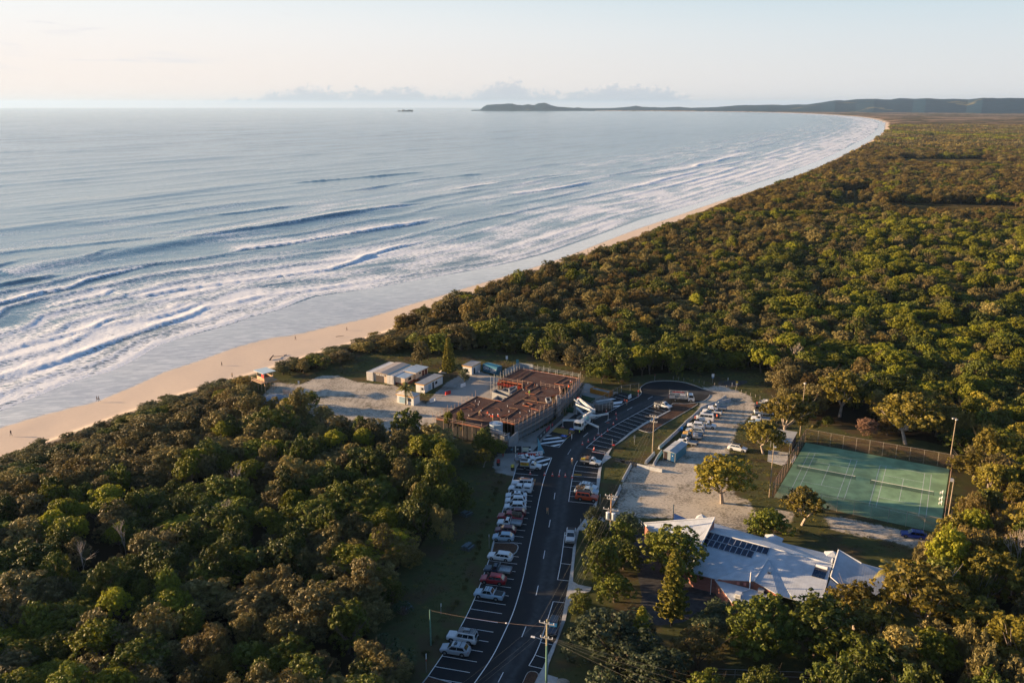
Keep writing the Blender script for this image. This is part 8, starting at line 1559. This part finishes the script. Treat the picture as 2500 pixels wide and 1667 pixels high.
for a in [('Q',870,1010,DZ,R(200),'bend',HVO,DKC,WH2,'worker in orange bending beside another at the front of the deck'), ('Q',888,1025,DZ,R(60),'stand',HVO,KHK,WH2,'worker in orange standing in the middle of the trio on the deck'), ('Q',965,1020,DZ,R(220),'stand',HVO,DKC,WH2,'worker in orange leaning on a tool apart from the pair on the deck'), ('Q',820,975,DZ,R(100),'bend',HVO,DKC,None,'worker in dull orange crouching left of the trio on the deck'),
 ('Q',1408,680,DZ,R(120),'stand',HVY,KHK,WH2,'worker in a bright yellow shirt in the middle of the deck'), ('Q',2000,520,DZ,R(250),'bend',HVO,DKC,WH2,'farthest worker in orange at the far right edge of the deck'), ('Q',1965,595,DZ,R(20),'stand',HVO,DKC,None,'worker in orange on the far right scaffold edge'), ('Q',695,955,DZ,R(10),'bend',KHK,KHK,WH2,'worker in khaki crouching by the long timber on the deck'),
 ('B',2175,735,.03,R(200),'stand',HVO,DKC,None,'left of two workers in orange on the road edge line'), ('B',2208,745,.03,R(240),'walk',HVO,KHK,None,'right of two workers in orange on the road edge line'), ('C',375,945,.03,R(160),'stand',HVY,DKC,None,'worker in a yellow shirt in front of the boom truck cab'), ('E',1607,318,.03,R(-80),'walk',PEA,KHK,WH2,'person in peach shirt and white hard hat walking on the road',False), ('E',1257,1015,.03,R(-75),'walk',PEA,KHK,None,'person in peach and khaki walking down the middle of the road'), ('s',995,1045,.03,R(150),'stand',HVO,DKC,None,'worker in orange at the white barriers by the site gate'), ('s',2075,265,.03,R(30),'stand',DKC,DKC,None,'person in dark clothes on the yellow hatched bay'),
 ('D',855,860,0,R(90),'stand',HVO,DKC,None,'worker in orange at the front of the white van'), ('D',1160,835,0,R(200),'stand',HVO,DKC,None,'worker in orange at the rear of the dark pickup'), ('D',705,1190,0,R(120),'stand',HVY,DKC,None,'worker in yellow beside the white utility at the amenities shed'), ('D',1728,655,0,R(0),'stand',mat('shirt_red', (.45, .04, .03), .7),DKC,None,'person in red at the tail of the black pickup'), ('E',1080,600,.03,R(150),'stand',KHK,BLK2,None,'person in light clothes at the back of the white four-wheel drive'), ('E',628,205,0,R(80),'stand',BLK2,mat('shirt_red', (.45, .04, .03)),None,'person in reddish trousers on the bare ground by the site fence'), ('C',1210,375,0,R(60),'stand',HVO,KHK,None,'worker in orange by the neck of the turning circle'),
 ('R',545,480,0,R(100),'stand',BLK2,BLK2,None,'left of two people under the lifeguard tower'), ('R',582,480,0,R(220),'stand',DKC,BLK2,None,'right of two people under the lifeguard tower'), ('R',42,360,-1.4,R(140),'stand',KHK,DKC,None,'person at the top of the beach left of the tower'),
 ('K',72,952,-1.9,R(160),'walk',DKC,DKC,None,'lone walker on the sand at the far left'), ('K',620,730,-2.2,R(20),'walk',DKC,BLK2,None,'darker of the two people walking together on the beach'), ('K',632,731,-2.2,R(20),'walk',BLK2,DKC,None,'browner of the two people walking together on the beach'), ('K',1416,508,-2.3,R(-160),'walk',DKC,DKC,None,'lone dark walker on the sand above the bush'), ('K',1885,340,-2.2,R(20),'walk',DKC,BLK2,None,'person with raised arms on the beach beyond the tower'), ('K',2213,282,-2.2,R(10),'walk',BLK2,DKC,None,'farther lone walker beyond the driftwood'), ('Y',1350,580,-2.0,R(30),'walk',DKC,DKC,None,'tiny walker where the beach narrows beside the trees'), ('Y',1358,578,-2.0,R(30),'walk',DKC,BLK2,None,'second tiny walker where the beach narrows'), ('Y',1489,526,-2.0,R(30),'walk',DKC,DKC,None,'farthest tiny walker on the narrow beach'),
 ('A',1085,720,0,R(200),'stand',PLW,KHK,None,'person in white at the door of the long site office')]:
    person(*a[:10], group=None)
# ---- grass tufts on the lawns and verges
tuft_col = bpy.data.collections.new('grass_tufts')
for q in range(4):
    r_ = np.random.default_rng(300 + q); nb = 34; a = r_.uniform(0, 6.28, nb); d_ = np.sqrt(r_.random(nb)) * .45; b0 = np.c_[np.cos(a) * d_, np.sin(a) * d_, np.full(nb, -.02)]; a2 = r_.uniform(0, 6.28, nb); wv_ = np.c_[np.cos(a2), np.sin(a2), a2 * 0] * .03; tip = b0 + np.c_[r_.normal(0, .07, nb), r_.normal(0, .07, nb), r_.uniform(.08, .24, nb)]
    v = np.stack([b0 - wv_, b0 + wv_, tip], 1).reshape(-1, 3); jm = np_mesh('tuft', v, np.arange(nb * 3).reshape(-1, 3), LM[['scrub', 'banksia', 'scrub', 'gum'][q]], False, {'tint': ('FACE', r_.uniform(0, .7, nb))}); tuft_col.objects.link(bpy.data.objects.new('t%02d' % q, jm))
C2 = np.array([tuple(p[:2]) for p in CLEAR]); g = grid(C2[:, 0].min(), C2[:, 0].max(), max(98, C2[:, 1].min()), C2[:, 1].max(), 1.15); k_ = in_poly(g, CLEAR) & (coast_sd(g)[1] > 4)
for pl, m_ in [(ASPHALT, 1.9), (OUT, 1.5), ([CQ(0, 0), CQ(32.5, 0), CQ(32.5, 35.3), CQ(0, 35.3)], .4), (VL('J', [(70,190),(655,145),(1670,410),(2210,610),(1990,780),(1560,905),(800,850),(130,275)]), 1.), (VL('J', [(-40,300),(330,480),(720,760),(560,900),(200,1030),(0,1000)]), .5)] + [(p, .2) for p in GRAVEL] + [(p, -1.2) for p in SAND] + [(VL('Z', [(150,760),(1050,910),(2100,560),(2100,250),(950,100),(180,430)]), .6), (VL('Z', [(1750,900),(2000,1150),(2900,700),(2700,500)]), .6), (VL('C', [(1200,860),(1655,590),(1700,500),(2040,500),(1380,905)]), .3)]: k_ &= poly_sd(g, pl) < -m_
dn = fbm2(g[:, 0], g[:, 1], 7., 130, 3); k_ &= (rng.random(len(g)) < .55 + .6 * dn); g = g[k_]; sc = rng.uniform(.6, 1.5, (len(g), 1)) * [1, 1, 1.]
scatter_object('grass', np.c_[g, np.zeros(len(g))], rng.integers(0, 4, len(g)), rng.uniform(0, 6.28, len(g)), sc, tuft_col, 'tufts of short grass on the lawns and verges')
_dg = bpy.context.evaluated_depsgraph_get()
for o in [o for o in scene.objects if o.type == 'FONT']:
    me = bpy.data.meshes.new_from_object(o.evaluated_get(_dg)); n = bpy.data.objects.new(o.name, me); nm = o.name; COL.objects.link(n); n.parent = o.parent; n.location = o.location; n.rotation_euler = o.rotation_euler; cu_ = o.data; bpy.data.objects.remove(o); bpy.data.curves.remove(cu_); n.name = nm
# ---- sea air: thin haze round everything
HZ = 2.7e-5
hm_ = bpy.data.materials.new('sea_haze'); hm_.use_nodes = True; nt = hm_.node_tree; nt.nodes.clear(); pv = nd(nt, 'ShaderNodeVolumePrincipled', {'Color': (.45, .68, 1.0, 1), 'Density': HZ, 'Anisotropy': .2}); nd(nt, 'ShaderNodeOutputMaterial', {'Volume': pv.outputs[0]})
o = MB().box((0, 22000, 145), (96000, 48000, 312)).build('haze', hm_); o['kind'] = 'stuff'
